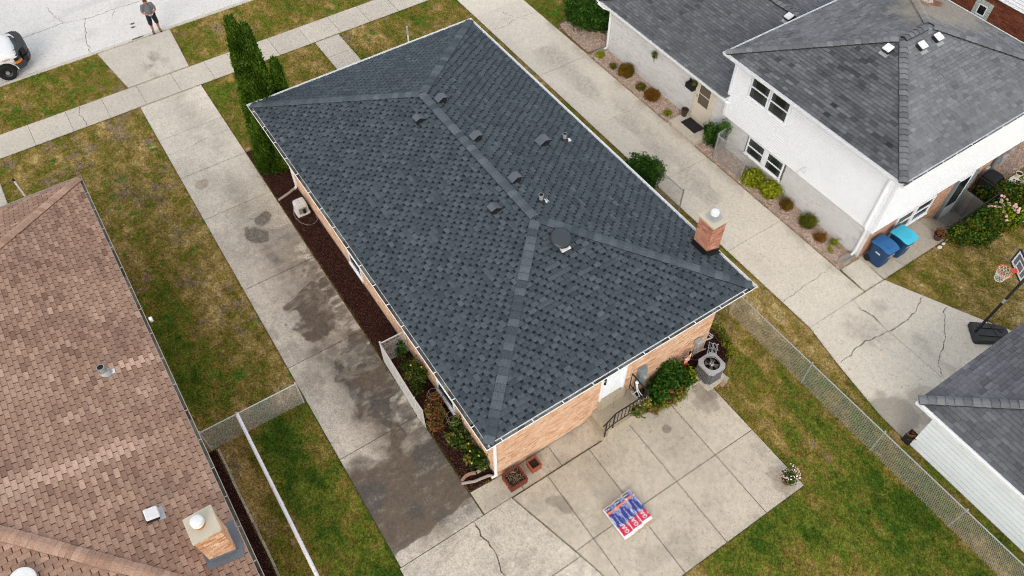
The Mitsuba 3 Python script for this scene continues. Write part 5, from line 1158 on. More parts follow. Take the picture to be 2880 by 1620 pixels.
shrub('plant', 'small yellow-green plant at the right end of the rose bush', 'plant', [(2.9, 0.1, 0.2, 0.22, 0.25, 0.2)], 420, 0.05, ['leaf_lime'], 93, nst=6)
shrub('vine', 'dry vine trained along the curved border behind the air conditioner', 'plant', [(4.86, 1.1, 0.3, 0.12, 0.14, 0.2), (4.97, 0.85, 0.3, 0.1, 0.18, 0.2), (4.9, 0.5, 0.28, 0.1, 0.2, 0.2), (4.78, 0.2, 0.26, 0.1, 0.2, 0.18), (4.62, -0.04, 0.22, 0.12, 0.12, 0.15)], 1400, 0.03, ['leaf_mixed', 'leaf_lime'], 94, nst=14)
fbx = thing('flower_box', 'planter box of wilting yellow and pink flowers hung on the stoop railing', 'planter')
obj('box', MB().box(0.20, 0.80, -0.36, -0.20, 0.98, 1.0).box(0.20, 0.80, -0.36, -0.345, 1.0, 1.16).box(0.20, 0.80, -0.215, -0.20, 1.0, 1.16).box(0.20, 0.215, -0.345, -0.215, 1.0, 1.16).box(0.785, 0.80, -0.345, -0.215, 1.0, 1.16), 'black_plastic', fbx)
obj('soil', B(0.215, 0.785, -0.345, -0.215, 1.0, 1.13), 'soil', fbx)
obj('foliage', leaves([(0.35, -0.30, 1.18, 0.18, 0.13, 0.11), (0.65, -0.28, 1.2, 0.18, 0.13, 0.12), (0.45, -0.36, 1.06, 0.24, 0.08, 0.12)], 620, 0.045, 95), 'leaf_mixed', fbx)
for mt, pts, s in (('petal_yellow', [(0.30, -0.36, 1.26), (0.52, -0.40, 1.2), (0.62, -0.34, 1.3), (0.75, -0.38, 1.22)], 0.06), ('petal_pink', [(0.70, -0.22, 1.34), (0.45, -0.25, 1.32)], 0.06)):
    for p in pts: obj('flower', leaves([(*p, 0.03, 0.03, 0.02)], 10, s*0.6, int(p[0]*100)), mt, fbx)
# pots
pk = pot('flower_pot', 3.03, -4.27, 0.03, 0.13, 0.19, 0.24, 'pot_plum', 'dark round pot of pink and white flowers on the far patio corner')
obj('foliage', leaves([(3.05, -4.26, 0.30, 0.20, 0.2, 0.10), (3.15, -4.2, 0.33, 0.14, 0.14, 0.08)], 700, 0.035, 97), 'leaf_mixed', pk)
for mt, pts in (('petal_white', [(3.26, -4.13, 0.42), (2.9, -4.18, 0.38), (3.02, -4.35, 0.42), (3.25, -4.36, 0.36)]), ('petal_pink', [(3.30, -4.27, 0.42), (3.24, -4.2, 0.40), (2.86, -4.22, 0.36), (2.9, -4.1, 0.38)])):
    for p in pts: obj('flower', leaves([(*p, 0.025, 0.025, 0.015)], 10, 0.04, int(p[0]*100)), mt, pk)
pk = pot('flower_pot', 14.62, -0.52, 0.02, 0.13, 0.19, 0.26, 'pot_plum', 'plum pot with a dry plant at the head of the cellar stairs')
obj('foliage', leaves([(14.62, -0.50, 0.34, 0.13, 0.13, 0.10)], 200, 0.045, 98), 'leaf_dry', pk)
def square_planter(name, label, x0, x1, y0, y1, z0, h, matname, dry, cat='planter', t=0.035, rim=True, lip='dark_terracotta'):
    k = thing(name, label, cat)
    m = MB().box(x0, x1, y0, y1, z0, z0+0.03).box(x0, x1, y0, y0+t, z0+0.03, z0+h).box(x0, x1, y1-t, y1, z0+0.03, z0+h).box(x0, x0+t, y0+t, y1-t, z0+0.03, z0+h).box(x1-t, x1, y0+t, y1-t, z0+0.03, z0+h)
    obj('box', m, matname, k); obj('soil', B(x0+t, x1-t, y0+t, y1-t, z0+0.03, z0+h*0.78), 'soil', k)
    if rim: obj('rim', MB().box(x0-0.015, x1+0.015, y0-0.015, y0+t, z0+h, z0+h+0.02).box(x0-0.015, x1+0.015, y1-t, y1+0.015, z0+h, z0+h+0.02).box(x0-0.015, x0+t, y0+t, y1-t, z0+h, z0+h+0.02).box(x1-t, x1+0.015, y0+t, y1-t, z0+h, z0+h+0.02), matname, k)
    if dry:
        r = np.random.default_rng(dry); d = MB()
        for i in range(46):
            p = np.array([r.uniform(x0+t, x1-t), r.uniform(y0+t, y1-t), z0+h*0.80]); a = r.uniform(0, 6.28); l = r.uniform(0.06, 0.2)
            d.tube([p, p + [math.cos(a)*l*0.5, math.sin(a)*l*0.5, 0.03], p + [math.cos(a)*l, math.sin(a)*l, 0.005]], 0.005, 3, cap=False)
        obj('dry_stems', d, 'dry_straw', k)
    return k
mat('dry_straw', A(186, 166, 136), 0.9)
k = square_planter('planter', 'large square rust-red planter of dry stems at the near corner of the house', -4.03, -3.45, -0.02, 0.50, 0.06, 0.27, 'dark_terracotta', 5)
obj('caster', MB().mesh2(hullbox((-3.95, 0.04, 0.045), (0.03, 0.03, 0.022), 0.008)).mesh2(hullbox((-3.52, 0.04, 0.045), (0.03, 0.03, 0.022), 0.008)).mesh2(hullbox((-3.95, 0.44, 0.045), (0.03, 0.03, 0.022), 0.008)).mesh2(hullbox((-3.52, 0.44, 0.045), (0.03, 0.03, 0.022), 0.008)), 'dark_terracotta', k)
square_planter('planter', 'smaller terracotta square planter with bare soil, right of the rust-red one', -3.17, -2.84, 0.13, 0.47, 0.03, 0.26, 'terracotta', 0, t=0.03)
k = square_planter('planter', 'dark square planter of dried leaves at the corner of the garage', 6.97, 7.27, -5.50, -5.23, 0.02, 0.38, 'black_plastic', 0, rim=False, t=0.02)
obj('dry_leaves', leaves([(7.12, -5.365, 0.33, 0.10, 0.09, 0.04)], 120, 0.04, 55), 'leaf_dry', k)
# ---------------------------------------------------------------- wire fences
def chain(label, runs, h=1.2, posts=(), pitch=0.062, r=0.0036, name='wire_fence', matname='galvanized', rail=0.021, z0=0.03, post_r=0.026, rails=True, group=None):
    k = thing(name, label, 'fence', group)
    for (a, b) in runs:
        a, b = np.array([*a, 0.0]), np.array([*b, 0.0]); L = np.linalg.norm(b-a); d = (b-a)/L; nn = np.array([-d[1], d[0], 0])
        m = MB(); H_ = h - z0 - 0.02
        for fam in (1, -1):
            s = -H_
            while s < L:
                u0, u1 = s, s + H_; t0, t1 = max(0, -u0/H_), min(1, (L-u0)/H_)
                if t1 - t0 > 0.03:
                    g = lambda t: a + d*((u0 + (u1-u0)*t) if fam == 1 else (u0 + (u1-u0)*t)) + np.array([0, 0, z0 + H_*(t if fam == 1 else 1-t)]) + nn*fam*r*0.6
                    p, q = g(t0), g(t1); e = (q-p)/np.linalg.norm(q-p); s1 = np.cross(e, nn); 
                    ring = [s1*r*1.0, -s1*r*0.5 + nn*r*0.87, -s1*r*0.5 - nn*r*0.87]
                    m.add([p + c for c in ring] + [q + c for c in ring], [[0, 1, 4], [0, 4, 3], [1, 2, 5], [1, 5, 4], [2, 0, 3], [2, 3, 5]])
                s += pitch*1.414*0.72
        tag(obj('mesh', m, matname, k), kind='stuff')
        if rails: obj('top_rail', MB().tube([a + [0, 0, h], (a+b)/2 + [0, 0, h], b + [0, 0, h]], rail, 8), matname, k, smooth=40)
    for p in posts:
        q = obj('post', MB().lathe([(post_r, -0.1), (post_r, h+0.03), (post_r*1.3, h+0.03), (post_r*1.35, h+0.07), (post_r*0.7, h+0.1), (0.001, h+0.105)], (*p, 0), 10), matname, k, smooth=40)
    return k
mat('galvanized_pale', A(222, 224, 226, 0.75), 0.5, 0.15)
chain('wire mesh fence across the left lawn, from the brown-roofed house to the driveway', [((-10.98, 6.24), (-7.92, 6.20))], 1.2, [(-10.96, 6.24), (-9.80, 6.225), (-7.90, 6.2)], matname='galvanized_pale')
k = chain('long pale top rail and mesh fence running towards the viewer between two left lawns', [((-9.80, 6.22), (-9.83, -5.0))], 1.2, [(-9.81, 3.4), (-9.82, 0.6), (-9.83, -2.2)], matname='white_metal', rail=0.055)
chain('short mesh gate fence closing the planted bed, between driveway and left house wall', [((-5.02, 6.08), (-4.16, 6.06))], 1.2, [(-5.03, 6.09), (-4.17, 6.06)], matname='galvanized_pale', pitch=0.07)
chain('pale mesh fence along the driveway edge of the planted bed', [((-5.04, 6.05), (-5.10, 3.75)), ((-5.10, 3.75), (-5.09, 3.2))], 1.2, [(-5.10, 3.72)], matname='galvanized_pale', pitch=0.05, r=0.004)
chain('longest mesh fence, on the right lawn from the brick house corner to the bottom edge', [((5.86, 1.25), (5.93, -13.0))], 1.2, [(5.86, 1.25), (5.88, -2.1), (5.90, -4.95), (5.92, -7.8), (5.93, -10.6)], matname='galvanized', pitch=0.088, r=0.0040)
chain('short mesh fence beside the neighbour driveway at the dense vine bush', [((7.46, 7.9), (7.50, 5.82))], 1.2, [(7.50, 5.82)], pitch=0.07)
chain('small wire gate panel on the gravel by the lower windows of the grey brick', [((10.62, 7.30), (10.69, 5.83))], 1.2, [(10.62, 7.32), (10.69, 5.82)], pitch=0.07, post_r=0.022)
chain('narrow mesh fence between the grey brick wall and the gravel gate panel', [((10.66, 7.42), (11.42, 7.50))], 1.2, [(11.41, 7.50)], pitch=0.07)

# ---------------------------------------------------------------- wheelie bins
def bin_(label, x0, x1, y0, y1, body, lid, logo):
    """x = width; the wall side is y1, the lid opens towards y0"""
    k = thing('recycling_bin', label, 'bin', 'wheelie bins beside the house wall')
    cx, cy = (x0+x1)/2, (y0+y1)/2; hx, hy = (x1-x0)/2, (y1-y0)/2
    def ringp(z, s, dy=0): 
        P = []
        for sx, sy in ((-1, -1), (1, -1), (1, 1), (-1, 1)):
            c = 0.07
            for a in ((0, 1), (1, 0)) if (sx*sy > 0) else ((1, 0), (0, 1)):
                P.append((cx + sx*(hx*s - c*a[0]), cy + dy + sy*(hy*s - c*a[1]), z))
        return P
    lv = [ringp(0.07, 0.78, 0.03), ringp(0.55, 0.86, 0.02), ringp(0.86, 0.92, 0.0), ringp(0.90, 0.965, 0), ringp(0.98, 0.97, 0)]
    v = np.array(sum(lv, [])); f = []
    for i in range(len(lv)-1):
        for j in range(8): f += [[i*8+j, i*8+(j+1) % 8, (i+1)*8+(j+1) % 8], [i*8+j, (i+1)*8+(j+1) % 8, (i+1)*8+j]]
    f += [[0, j+1, j] for j in range(1, 7)]
    obj('body', MB().add(v, f), body, k)
    n = 8; lt = []
    for i in range(n+1):
        t = i/n; y = y1 - (y1-y0)*t*1.03; z = 1.0 + 0.05*math.sin(math.pi*min(1, t*1.05))
        wd = hx*(1.0 if t < 0.75 else 1.0 - 0.22*((t-0.75)/0.25)**2)
        lt += [(cx - wd, y, z-0.035), (cx - wd*0.93, y, z), (cx, y, z+0.006), (cx + wd*0.93, y, z), (cx + wd, y, z-0.035)]
    lf = []
    for i in range(n):
        for j in range(4): lf += [[i*5+j, (i+1)*5+j, (i+1)*5+j+1], [i*5+j, (i+1)*5+j+1, i*5+j+1]]
    e = n*5; v = np.array(lt + [(p[0], p[1], p[2]-0.05) for p in lt[-5:]]); lf += [[e+j, e+5+j, e+6+j] for j in range(4)] + [[e+j, e+6+j, e+j+1] for j in range(4)]
    L_ = obj('lid', MB().add(v, lf), lid, k, smooth=25)
    obj('lid_panel', MB().box(cx-0.13, cx+0.13, cy-0.22, cy-0.04, 1.045, 1.066), lid, L_)
    obj('handle', MB().tube([(cx-hx*0.8, y1+0.02, 0.98), (cx-hx*0.8, y1+0.07, 1.0), (cx+hx*0.8, y1+0.07, 1.0), (cx+hx*0.8, y1+0.02, 0.98)], 0.017, 6), body, k)
    for sx in (-1, 1): obj('wheel', MB().lathe([(0.001, -0.03), (0.05, -0.03), (0.06, -0.02), (0.135, -0.025), (0.14, 0.0), (0.135, 0.025), (0.06, 0.02), (0.001, 0.03)], (cx + sx*(hx*0.80), cy + hy*0.72, 0.165), 20, axis=(1, 0, 0)), 'rubber', k, smooth=40)
    obj('lift_bar', MB().tube([(cx-hx*0.55, cy-hy*0.93, 0.70), (cx+hx*0.55, cy-hy*0.93, 0.70)], 0.018, 8), 'galvanized', k)
    if logo:
        z_, fx = 0.66, x0 + (1-0.875)*hx
        obj('decal', MB().add([(fx - 0.004, cy-0.10, z_), (fx - 0.004, cy+0.10, z_), (fx - 0.006, cy+0.11, z_+0.09), (fx - 0.006, cy-0.11, z_+0.09)], [[0, 1, 2], [0, 2, 3]]), 'white_paint', k)
    return k
mat('bin_navy', A(24, 66, 112), 0.45); mat('bin_blue', A(46, 112, 176), 0.4); mat('bin_cyan', A(70, 200, 236, 0.8), 0.35)
bin_('dark blue wheelie bin with a blue lid and a white decal, nearest the house corner', 11.56, 12.20, -0.40, 0.36, 'bin_navy', 'bin_blue', True)
bin_('navy wheelie bin with a bright cyan lid, behind the other bin', 12.46, 13.14, -0.46, 0.30, 'bin_navy', 'bin_cyan', False)

# ---------------------------------------------------------------- basketball hoop
BK = thing('basketball_hoop', 'portable basketball hoop with black base, orange rim and clear backboard', 'basketball hoop')
dirb = np.array([0.78, -0.63]); dirb /= np.linalg.norm(dirb); sb_ = np.array([-dirb[1], dirb[0]])
P0_ = np.array([12.15, -3.98])
def bp(u, v, z): q = P0_ + dirb*u + sb_*v; return (q[0], q[1], z)
pl = [(-0.12, -0.34), (-0.06, -0.42), (0.6, -0.40), (1.05, -0.30), (1.12, -0.2), (1.12, 0.2), (1.05, 0.30), (0.6, 0.40), (-0.06, 0.42), (-0.12, 0.34)]
v = [bp(u, w, z) for z, s in ((0.03, 1.0), (0.12, 1.0), (0.19, 0.90)) for u, w in [(0.5 + (a-0.5)*s, b*s) for a, b in pl]]
f = []
for i in range(2):
    for j in range(10): f += [[i*10+j, (i+1)*10+j, (i+1)*10+(j+1) % 10], [i*10+j, (i+1)*10+(j+1) % 10, i*10+(j+1) % 10]]
f += [[20, 20+j+1, 20+j] for j in range(1, 9)]
obj('base', MB().add(v, f), 'black_plastic', BK)
obj('base_rib', MB().obox(bp(0.5, -0.16, 0.20), (*(dirb*0.42), 0), (*(sb_*0.02), 0), (0, 0, 0.018)).obox(bp(0.5, 0.16, 0.20), (*(dirb*0.42), 0), (*(sb_*0.02), 0), (0, 0, 0.018)).lathe([(0.09, 0.19), (0.09, 0.215), (0.07, 0.215), (0.07, 0.2), (0.001, 0.2)], bp(0.85, 0.12, 0), 16), 'black_plastic', BK)
top = np.array([12.74, -4.0, 2.95])
obj('pole', MB().tube([bp(0, 0, 0.15), tuple((np.array(bp(0, 0, 0.15)) + top)/2), tuple(top)], 0.045, 12), 'black_metal', BK, smooth=40)
obj('pole_sleeve', MB().tube([tuple(np.array(bp(0, 0, 0.15))*0.48 + top*0.52), tuple(np.array(bp(0, 0, 0.15))*0.42 + top*0.58)], 0.05, 12), 'galvanized', BK, smooth=40)
obj('brace', MB().tube([bp(0, 0.03, 0.9), bp(0.72, 0.30, 0.18)], 0.012, 5).tube([bp(0, -0.03, 0.9), bp(0.72, -0.30, 0.18)], 0.012, 5), 'black_metal', BK)
# the board faces the driveway (towards -x, +y): placed from its rim
RIM = np.array([12.31, -3.48, 2.85]); fd = np.array([-0.82, 0.57, 0]); fd /= np.linalg.norm(fd); sd = np.array([-fd[1], fd[0], 0]); upz = np.array([0, 0, 1.0])
BC = RIM - fd*0.36
obj('rim', MB().tube([tuple(RIM + 0.228*(math.cos(a)*fd + math.sin(a)*sd)) for a in np.linspace(0, 2*np.pi, 28)], 0.012, 6).obox(RIM - fd*0.30, fd*0.08, sd*0.07, upz*0.035), 'orange_rim', BK)
nm_ = MB()
for i in range(12):
    a = 2*np.pi*i/12
    for s in (1, -1):
        pts = [tuple(RIM + (0.225 - 0.09*t)*(math.cos(a + s*t*1.05)*fd + math.sin(a + s*t*1.05)*sd) - upz*0.42*t) for t in (0, 0.25, 0.5, 0.75, 1.0)]
        nm_.tube(pts, 0.0055, 4, cap=False)
nm_.tube([tuple(RIM + 0.14*(math.cos(a)*fd + math.sin(a)*sd) - upz*0.42) for a in np.linspace(0, 6.283, 14)], 0.008, 4)
obj('net', nm_, 'net_cord', BK)
bw_, bh_ = 0.43, 0.31; cb = BC + upz*0.23
fr = MB()
for (c, hx_, hz_) in ((upz*bh_, bw_, 0.03), (-upz*bh_, bw_, 0.03), (sd*bw_, 0.03, bh_-0.03), (-sd*bw_, 0.03, bh_-0.03)): fr.obox(cb + c, sd*hx_, upz*hz_, fd*0.018)
obj('board_frame', fr, 'black_plastic', BK)
wf = MB()
for (c, hx_, hz_) in ((upz*(bh_-0.065), bw_-0.03, 0.028), (-upz*(bh_-0.065), bw_-0.03, 0.028), (sd*(bw_-0.06), 0.028, bh_-0.095), (-sd*(bw_-0.06), 0.028, bh_-0.095)): wf.obox(cb + c + fd*0.006, sd*hx_, upz*hz_, fd*0.004)
for (c, hx_, hz_) in ((upz*0.08, 0.18, 0.016), (-upz*0.18, 0.18, 0.016), (sd*0.164 - upz*0.05, 0.016, 0.114), (-sd*0.164 - upz*0.05, 0.016, 0.114)): wf.obox(cb + c + fd*0.006, sd*hx_, upz*hz_, fd*0.004)
obj('board_marking', wf, 'white_paint', BK)
obj('board', MB().obox(cb, sd*(bw_-0.03), upz*(bh_-0.03), fd*0.003), 'smoked_board', BK)
mat('smoked_board', A(120, 124, 124), 0.12, spec=0.6)
obj('arm', MB().tube([tuple(top - upz*0.15), tuple(cb - fd*0.03 - upz*0.2)], 0.025, 8).tube([tuple(top - upz*0.5), tuple(cb - fd*0.03 - upz*0.36)], 0.02, 8), 'black_metal', BK)

# ---------------------------------------------------------------- air conditioner, white cover unit
AC = thing('air_conditioner', 'round-cornered outdoor air conditioner with grey grille on a pad behind the house', 'air conditioner')
cx, cy = 3.55, -0.20
def rsq(a, c): return [(a, -a+c), (a, a-c), (a-c, a), (-a+c, a), (-a, a-c), (-a, -a+c), (-a+c, -a), (a-c, -a)]
def loft(rings):
    n = len(rings[0]); v = np.array(sum(rings, [])); f = []
    for i in range(len(rings)-1):
        for j in range(n): f += [[i*n+j, i*n+(j+1) % n, (i+1)*n+(j+1) % n], [i*n+j, (i+1)*n+(j+1) % n, (i+1)*n+j]]
    return v, f
rr = lambda a, c, z: [(cx+x, cy+y, z) for x, y in rsq(a, c)]
obj('core', MB().add(*loft([rr(0.315, 0.1, 0.10), rr(0.315, 0.1, 0.68)])), 'ac_dark', AC); mat('ac_dark', A(60, 62, 66), 0.8)
gm = MB()
for z in np.linspace(0.13, 0.66, 11): gm.tube([*rr(0.335, 0.1, z), rr(0.335, 0.1, z)[0]], 0.006, 4)
for i in range(8):
    a, b = np.array(rr(0.335, 0.1, 0)[i]), np.array(rr(0.335, 0.1, 0)[(i+1) % 8]); nn_ = max(1, int(np.linalg.norm(b-a)/0.055))
    for j in range(nn_): p = a + (b-a)*j/nn_; gm.tube([p + [0, 0, 0.10], p + [0, 0, 0.68]], 0.005, 4)
obj('grille', gm, 'ac_grille', AC); mat('ac_grille', A(130, 132, 136), 0.5)
g = np.linspace(0, 2*np.pi, 33)[:-1]
def sq_at(a, c, ang):
    P = shapely.Polygon([(x, y) for x, y in rsq(a, c)]).exterior; L_ = shapely.LineString([(0, 0), (math.cos(ang)*2, math.sin(ang)*2)]); q = P.intersection(L_); return (q.x, q.y)
o1 = [(cx + sq_at(0.36, 0.12, a)[0], cy + sq_at(0.36, 0.12, a)[1]) for a in g]
rings = [[(x, y, 0.68) for x, y in o1], [(x, y, 0.745) for x, y in o1], [(cx + 0.265*math.cos(a), cy + 0.265*math.sin(a), 0.775) for a in g], [(cx + 0.255*math.cos(a), cy + 0.255*math.sin(a), 0.70) for a in g]]
obj('top', MB().add(*loft(rings)), 'ac_top', AC); mat('ac_top', A(176, 180, 184, 0.75), 0.5)
obj('bottom_pan', MB().add(*loft([rr(0.35, 0.12, 0.05), rr(0.35, 0.12, 0.11)])), 'ac_top', AC)
fan = MB()
for i in range(4):
    a = i*np.pi/2 + 0.5
    fan.add([(cx + 0.07*math.cos(a), cy + 0.07*math.sin(a), 0.66), (cx + 0.24*math.cos(a-0.35), cy + 0.24*math.sin(a-0.35), 0.63), (cx + 0.25*math.cos(a+0.55), cy + 0.25*math.sin(a+0.55), 0.68), (cx + 0.09*math.cos(a+0.7), cy + 0.09*math.sin(a+0.7), 0.69)], [[0, 1, 2], [0, 2, 3]])
obj('fan_blade', fan, 'fan_bronze', AC); mat('fan_bronze', A(122, 108, 96), 0.6)
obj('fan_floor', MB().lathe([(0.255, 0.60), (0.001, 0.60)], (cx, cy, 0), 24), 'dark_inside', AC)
obj('motor', MB().lathe([(0.075, 0.66), (0.08, 0.74), (0.06, 0.765), (0.001, 0.77)], (cx, cy, 0), 20), 'galvanized', AC, smooth=40)
obj('fan_guard', MB().tube([(cx + 0.26*math.cos(0.4), cy + 0.26*math.sin(0.4), 0.775), (cx - 0.26*math.cos(0.4), cy - 0.26*math.sin(0.4), 0.775)], 0.008, 4).tube([(cx + 0.26*math.cos(1.97), cy + 0.26*math.sin(1.97), 0.775), (cx - 0.26*math.cos(1.97), cy - 0.26*math.sin(1.97), 0.775)], 0.008, 4).tube([(cx + 0.24*math.cos(a), cy + 0.24*math.sin(a), 0.776) for a in np.linspace(0, 6.283, 26)], 0.006, 4), 'black_metal', AC)
obj('pad', MB().mesh2(hullbox((cx+0.03, cy-0.04, 0.02), (0.44, 0.42, 0.035), 0.01)), 'concrete_smooth', AC)
for i, (x, y, s) in enumerate(((3.75, -0.72, 0.10), (3.92, -0.66, 0.09))):
    bs = thing('paver', ('loose reddish paver at the foot of the air conditioner pad', 'loose pale paver stone at the right of the reddish one')[i], 'paver')
    obj('stone', MB().mesh2(hullbox((0, 0, 0.035), (0.13, 0.07, 0.03), 0.012), 0.5, rotz(18 + 8*i, (x, y, 0))), ('terracotta_pale', 'edging_stone')[i], bs)
mat('terracotta_pale', A(176, 140, 122), 0.9)
hz = thing('refrigerant_line', 'black insulated line running from the wall to the air conditioner', 'pipe')
obj('line', MB().tube([(3.42, 0.63, 0.5), (3.42, 0.56, 0.28), (3.5, 0.45, 0.12), (3.7, 0.32, 0.12), (3.75, 0.14, 0.2)], 0.035, 8), 'black_plastic', hz, smooth=40)
GU = thing('white_utility_unit', 'white plastic moulded utility cover in the mulch by the left wall', 'utility box')
ux, uy = -4.50, 13.86
rg = lambda a, b, z, c=0.04: [(ux+x, uy+y, z) for x, y in [(a, -b+c), (a, b-c), (a-c, b), (-a+c, b), (-a, b-c), (-a, -b+c), (-a+c, -b), (a-c, -b)]]
v, f = loft([rg(0.26, 0.24, 0.02), rg(0.26, 0.24, 0.10), rg(0.235, 0.215, 0.12), rg(0.225, 0.205, 0.46), rg(0.21, 0.19, 0.58), rg(0.17, 0.16, 0.605)])
obj('shell', MB().add(v, list(f) + [[40, 40+j, 40+j+1] for j in range(1, 7)]), 'unit_white', GU); mat('unit_white', A(226, 228, 228, 0.8), 0.5)
obj('recess', MB().box(ux-0.16, ux+0.16, uy-0.222, uy-0.20, 0.14, 0.42), 'unit_grey', GU); mat('unit_grey', A(150, 148, 142), 0.6)
obj('handle_slot', MB().box(ux-0.02, ux+0.10, uy-0.232, uy-0.2225, 0.12, 0.36), 'matte_black', GU)
for a in (-0.06, 0.06): obj('screw', MB().lathe([(0.012, 0.605), (0.012, 0.612), (0.001, 0.613)], (ux, uy+a, 0), 8), 'black_plastic', GU)
ho = thing('cable_loop', 'thin grey cable lying in a loop on the mulch by the white unit', 'cable')
obj('cable', MB().tube([(-4.74, 13.95, 0.40), (-4.82, 13.94, 0.10), (-4.85, 13.68, 0.045), (-4.78, 13.32, 0.045), (-4.60, 13.08, 0.045), (-4.38, 13.03, 0.045), (-4.19, 13.15, 0.045), (-4.13, 13.40, 0.05), (-4.12, 13.55, 0.15)], 0.011, 6), 'hose_grey', ho)
pr_ = thing('clay_ring', 'rusty open pipe ring set in the mulch beside the cable loop', 'pipe')
obj('ring', MB().lathe([(0.075, 0.0), (0.075, 0.05), (0.062, 0.05), (0.062, 0.0)], (-4.73, 13.66, 0.0), 18), 'dark_terracotta', pr_)
for nm, lab, pts in (('drain_hose', 'corrugated grey drain pipe from the downspout across the mulch beside the white unit', [(-4.20, 15.09, 0.12), (-4.34, 15.10, 0.08), (-4.55, 15.02, 0.07), (-5.02, 14.90, 0.07)]),
                     ('drain_hose', 'pale corrugated drain pipe curving from the near corner downspout to the driveway', [(-4.20, 0.68, 0.14), (-4.30, 0.80, 0.08), (-4.50, 0.84, 0.07), (-4.75, 0.88, 0.07), (-5.12, 1.04, 0.07)])):
    k = thing(nm, lab, 'drain pipe', 'corrugated drain pipes in the mulch bed'); P = np.array(pts); tt = np.linspace(0, 1, 60); seg = np.r_[0, np.cumsum(np.linalg.norm(np.diff(P, axis=0), axis=1))]; seg /= seg[-1]
    Q = np.c_[[np.interp(tt, seg, P[:, i]) for i in range(3)]].T
    obj('hose', MB().tube(Q, 0.045 + 0.006*(np.arange(60) % 2), 8), 'hose_taupe', k)
mat('hose_taupe', A(178, 166, 158), 0.8)
# edging stones of the left bed, splash blocks
for nm, lab, pts, mt in (('edging_brick', 'curved reddish edging stone at the lower end of the planted bed', [(-4.58, 1.10), (-4.72, 1.16), (-4.88, 1.18), (-5.02, 1.13), (-5.06, 1.10)], 'terracotta_pale'),
                         ('edging_brick', 'grey mossy edging stone between the tomato plant and the downspout', [(-4.18, 1.06), (-4.36, 1.10), (-4.54, 1.09)], 'edging_stone')):
    k = thing(nm, lab, 'edging'); m = MB()
    for a, b in zip(pts[:-1], pts[1:]):
        a, b = np.array(a), np.array(b); d = b-a; L_ = np.linalg.norm(d); an = math.degrees(math.atan2(d[1], d[0]))
        m.mesh2(hullbox((0, 0, 0.05), (L_/2+0.004, 0.045, 0.055), 0.012), float(rng.uniform(0.3, 0.7)), rotz(an, (*((a+b)/2), 0)))
    obj('stone', m, mt, k)
for i, (x, y, an, lab) in enumerate(((11.08, 15.50, 176, 'grey splash block under the far downspout of the grey brick wing'), (11.10, 0.68, 176, 'grey splash block under the downspout at the near corner of the grey brick'))):
    k = thing('splash_block', lab, 'splash block', 'splash blocks under the downspouts')
    obj('trough', MB().mesh2(MB().box(-0.30, 0.30, -0.10, 0.10, 0.015, 0.05).box(-0.30, 0.28, -0.12, -0.095, 0.015, 0.11).box(-0.30, 0.28, 0.095, 0.12, 0.015, 0.11).box(-0.32, -0.295, -0.12, 0.12, 0.015, 0.11).mesh(), 0.3, rotz(an, (x, y, 0))), 'concrete_old', k)
eb = thing('bed_edging', 'row of pale scalloped edging blocks along the flower bed and patio', 'edging')
for i in range(13):
    t = i/12; x, y = 2.30 + 1.02*t, -0.20 - 0.05*t
    obj('block', MB().mesh2(hullbox((x, y, 0.045), (0.036, 0.035, 0.05), 0.014), float(rng.uniform(0.3, 0.9))), 'edging_stone', eb)
bo = thing('border_strip', 'thin stone border strip along the mulch border of the brown-roofed house', 'edging')
for i in range(26):
    y0_ = -1.9 + i*0.31; x_ = -10.73 - 0.03*max(0, (y0_)/3) + rng.uniform(-0.012, 0.012)
    obj('block', MB().mesh2(hullbox((x_, y0_ + 0.15, 0.035), (0.035, 0.150, 0.045), 0.012), float(rng.uniform(0.1, 0.6))), 'edging_stone', bo)
gb = thing('gravel_border', 'dark curved edging round the front gravel bed by the large bush', 'edging')
obj('strip', MB().tube([(10.53, 15.70, 0.02), (10.52, 16.5, 0.03), (10.56, 17.6, 0.03), (10.66, 18.10, 0.03), (10.85, 18.28, 0.03), (11.4, 18.32, 0.03), (12.4, 18.42, 0.03)], 0.035, 6).tube([(10.53, 15.70, 0.02), (10.65, 15.62, 0.03), (10.85, 15.60, 0.03), (11.3, 15.60, 0.03)], 0.035, 6), 'brown_wood', gb)
cb_ = thing('corner_brick', 'small reddish brick standing at the far end of the mulch bed by the driveway', 'brick')
obj('brick', MB().mesh2(hullbox((-4.93, 18.24, 0.05), (0.10, 0.05, 0.06), 0.008)), 'terracotta_pale', cb_)
we = thing('wire_edging', 'row of low white wire hoops in front of the round green bush', 'edging')
m = MB()
for i in range(9):
    t = i/8; c = np.array([14.82 + 0.72*t, -0.80 - 0.62*t*t - 0.05*t]); d = np.array([0.72, -0.05 - 1.24*t]); d /= np.linalg.norm(d)
    m.tube([(*(c + d*0.075*math.cos(a)), 0.02 + 0.17*math.sin(a)) for a in np.linspace(0, np.pi, 9)], 0.007, 4)
obj('hoop', m, 'white_metal', we)
be = thing('bed_border', 'pale curved stone border round the hydrangea bed', 'edging')
obj('strip', MB().tube([(16.5, -1.62, 0.03), (17.05, -1.42, 0.03), (17.5, -1.52, 0.03), (18.1, -1.85, 0.03), (19.0, -2.0, 0.03)], 0.05, 8), 'concrete_cap', be)
for x, y, s, lab in ((14.33, -0.86, 0.09, 'white rock on the lawn edge beside the side walk'), (14.60, -0.82, 0.07, 'smaller beige rock between the white rock and the plum pot')):
    k = thing('rock', lab, 'rock'); ic = trimesh.creation.icosphere(2, s); vv = np.array(ic.vertices)*[1.2, 0.8, 0.7]; vv *= (1 + 0.35*(meshkit.noise(vv*14 + 3) - 0.5))[:, None]; obj('stone', MB().add(vv + [x, y, s*0.45], ic.faces, 0.95), 'stone_bits', k)
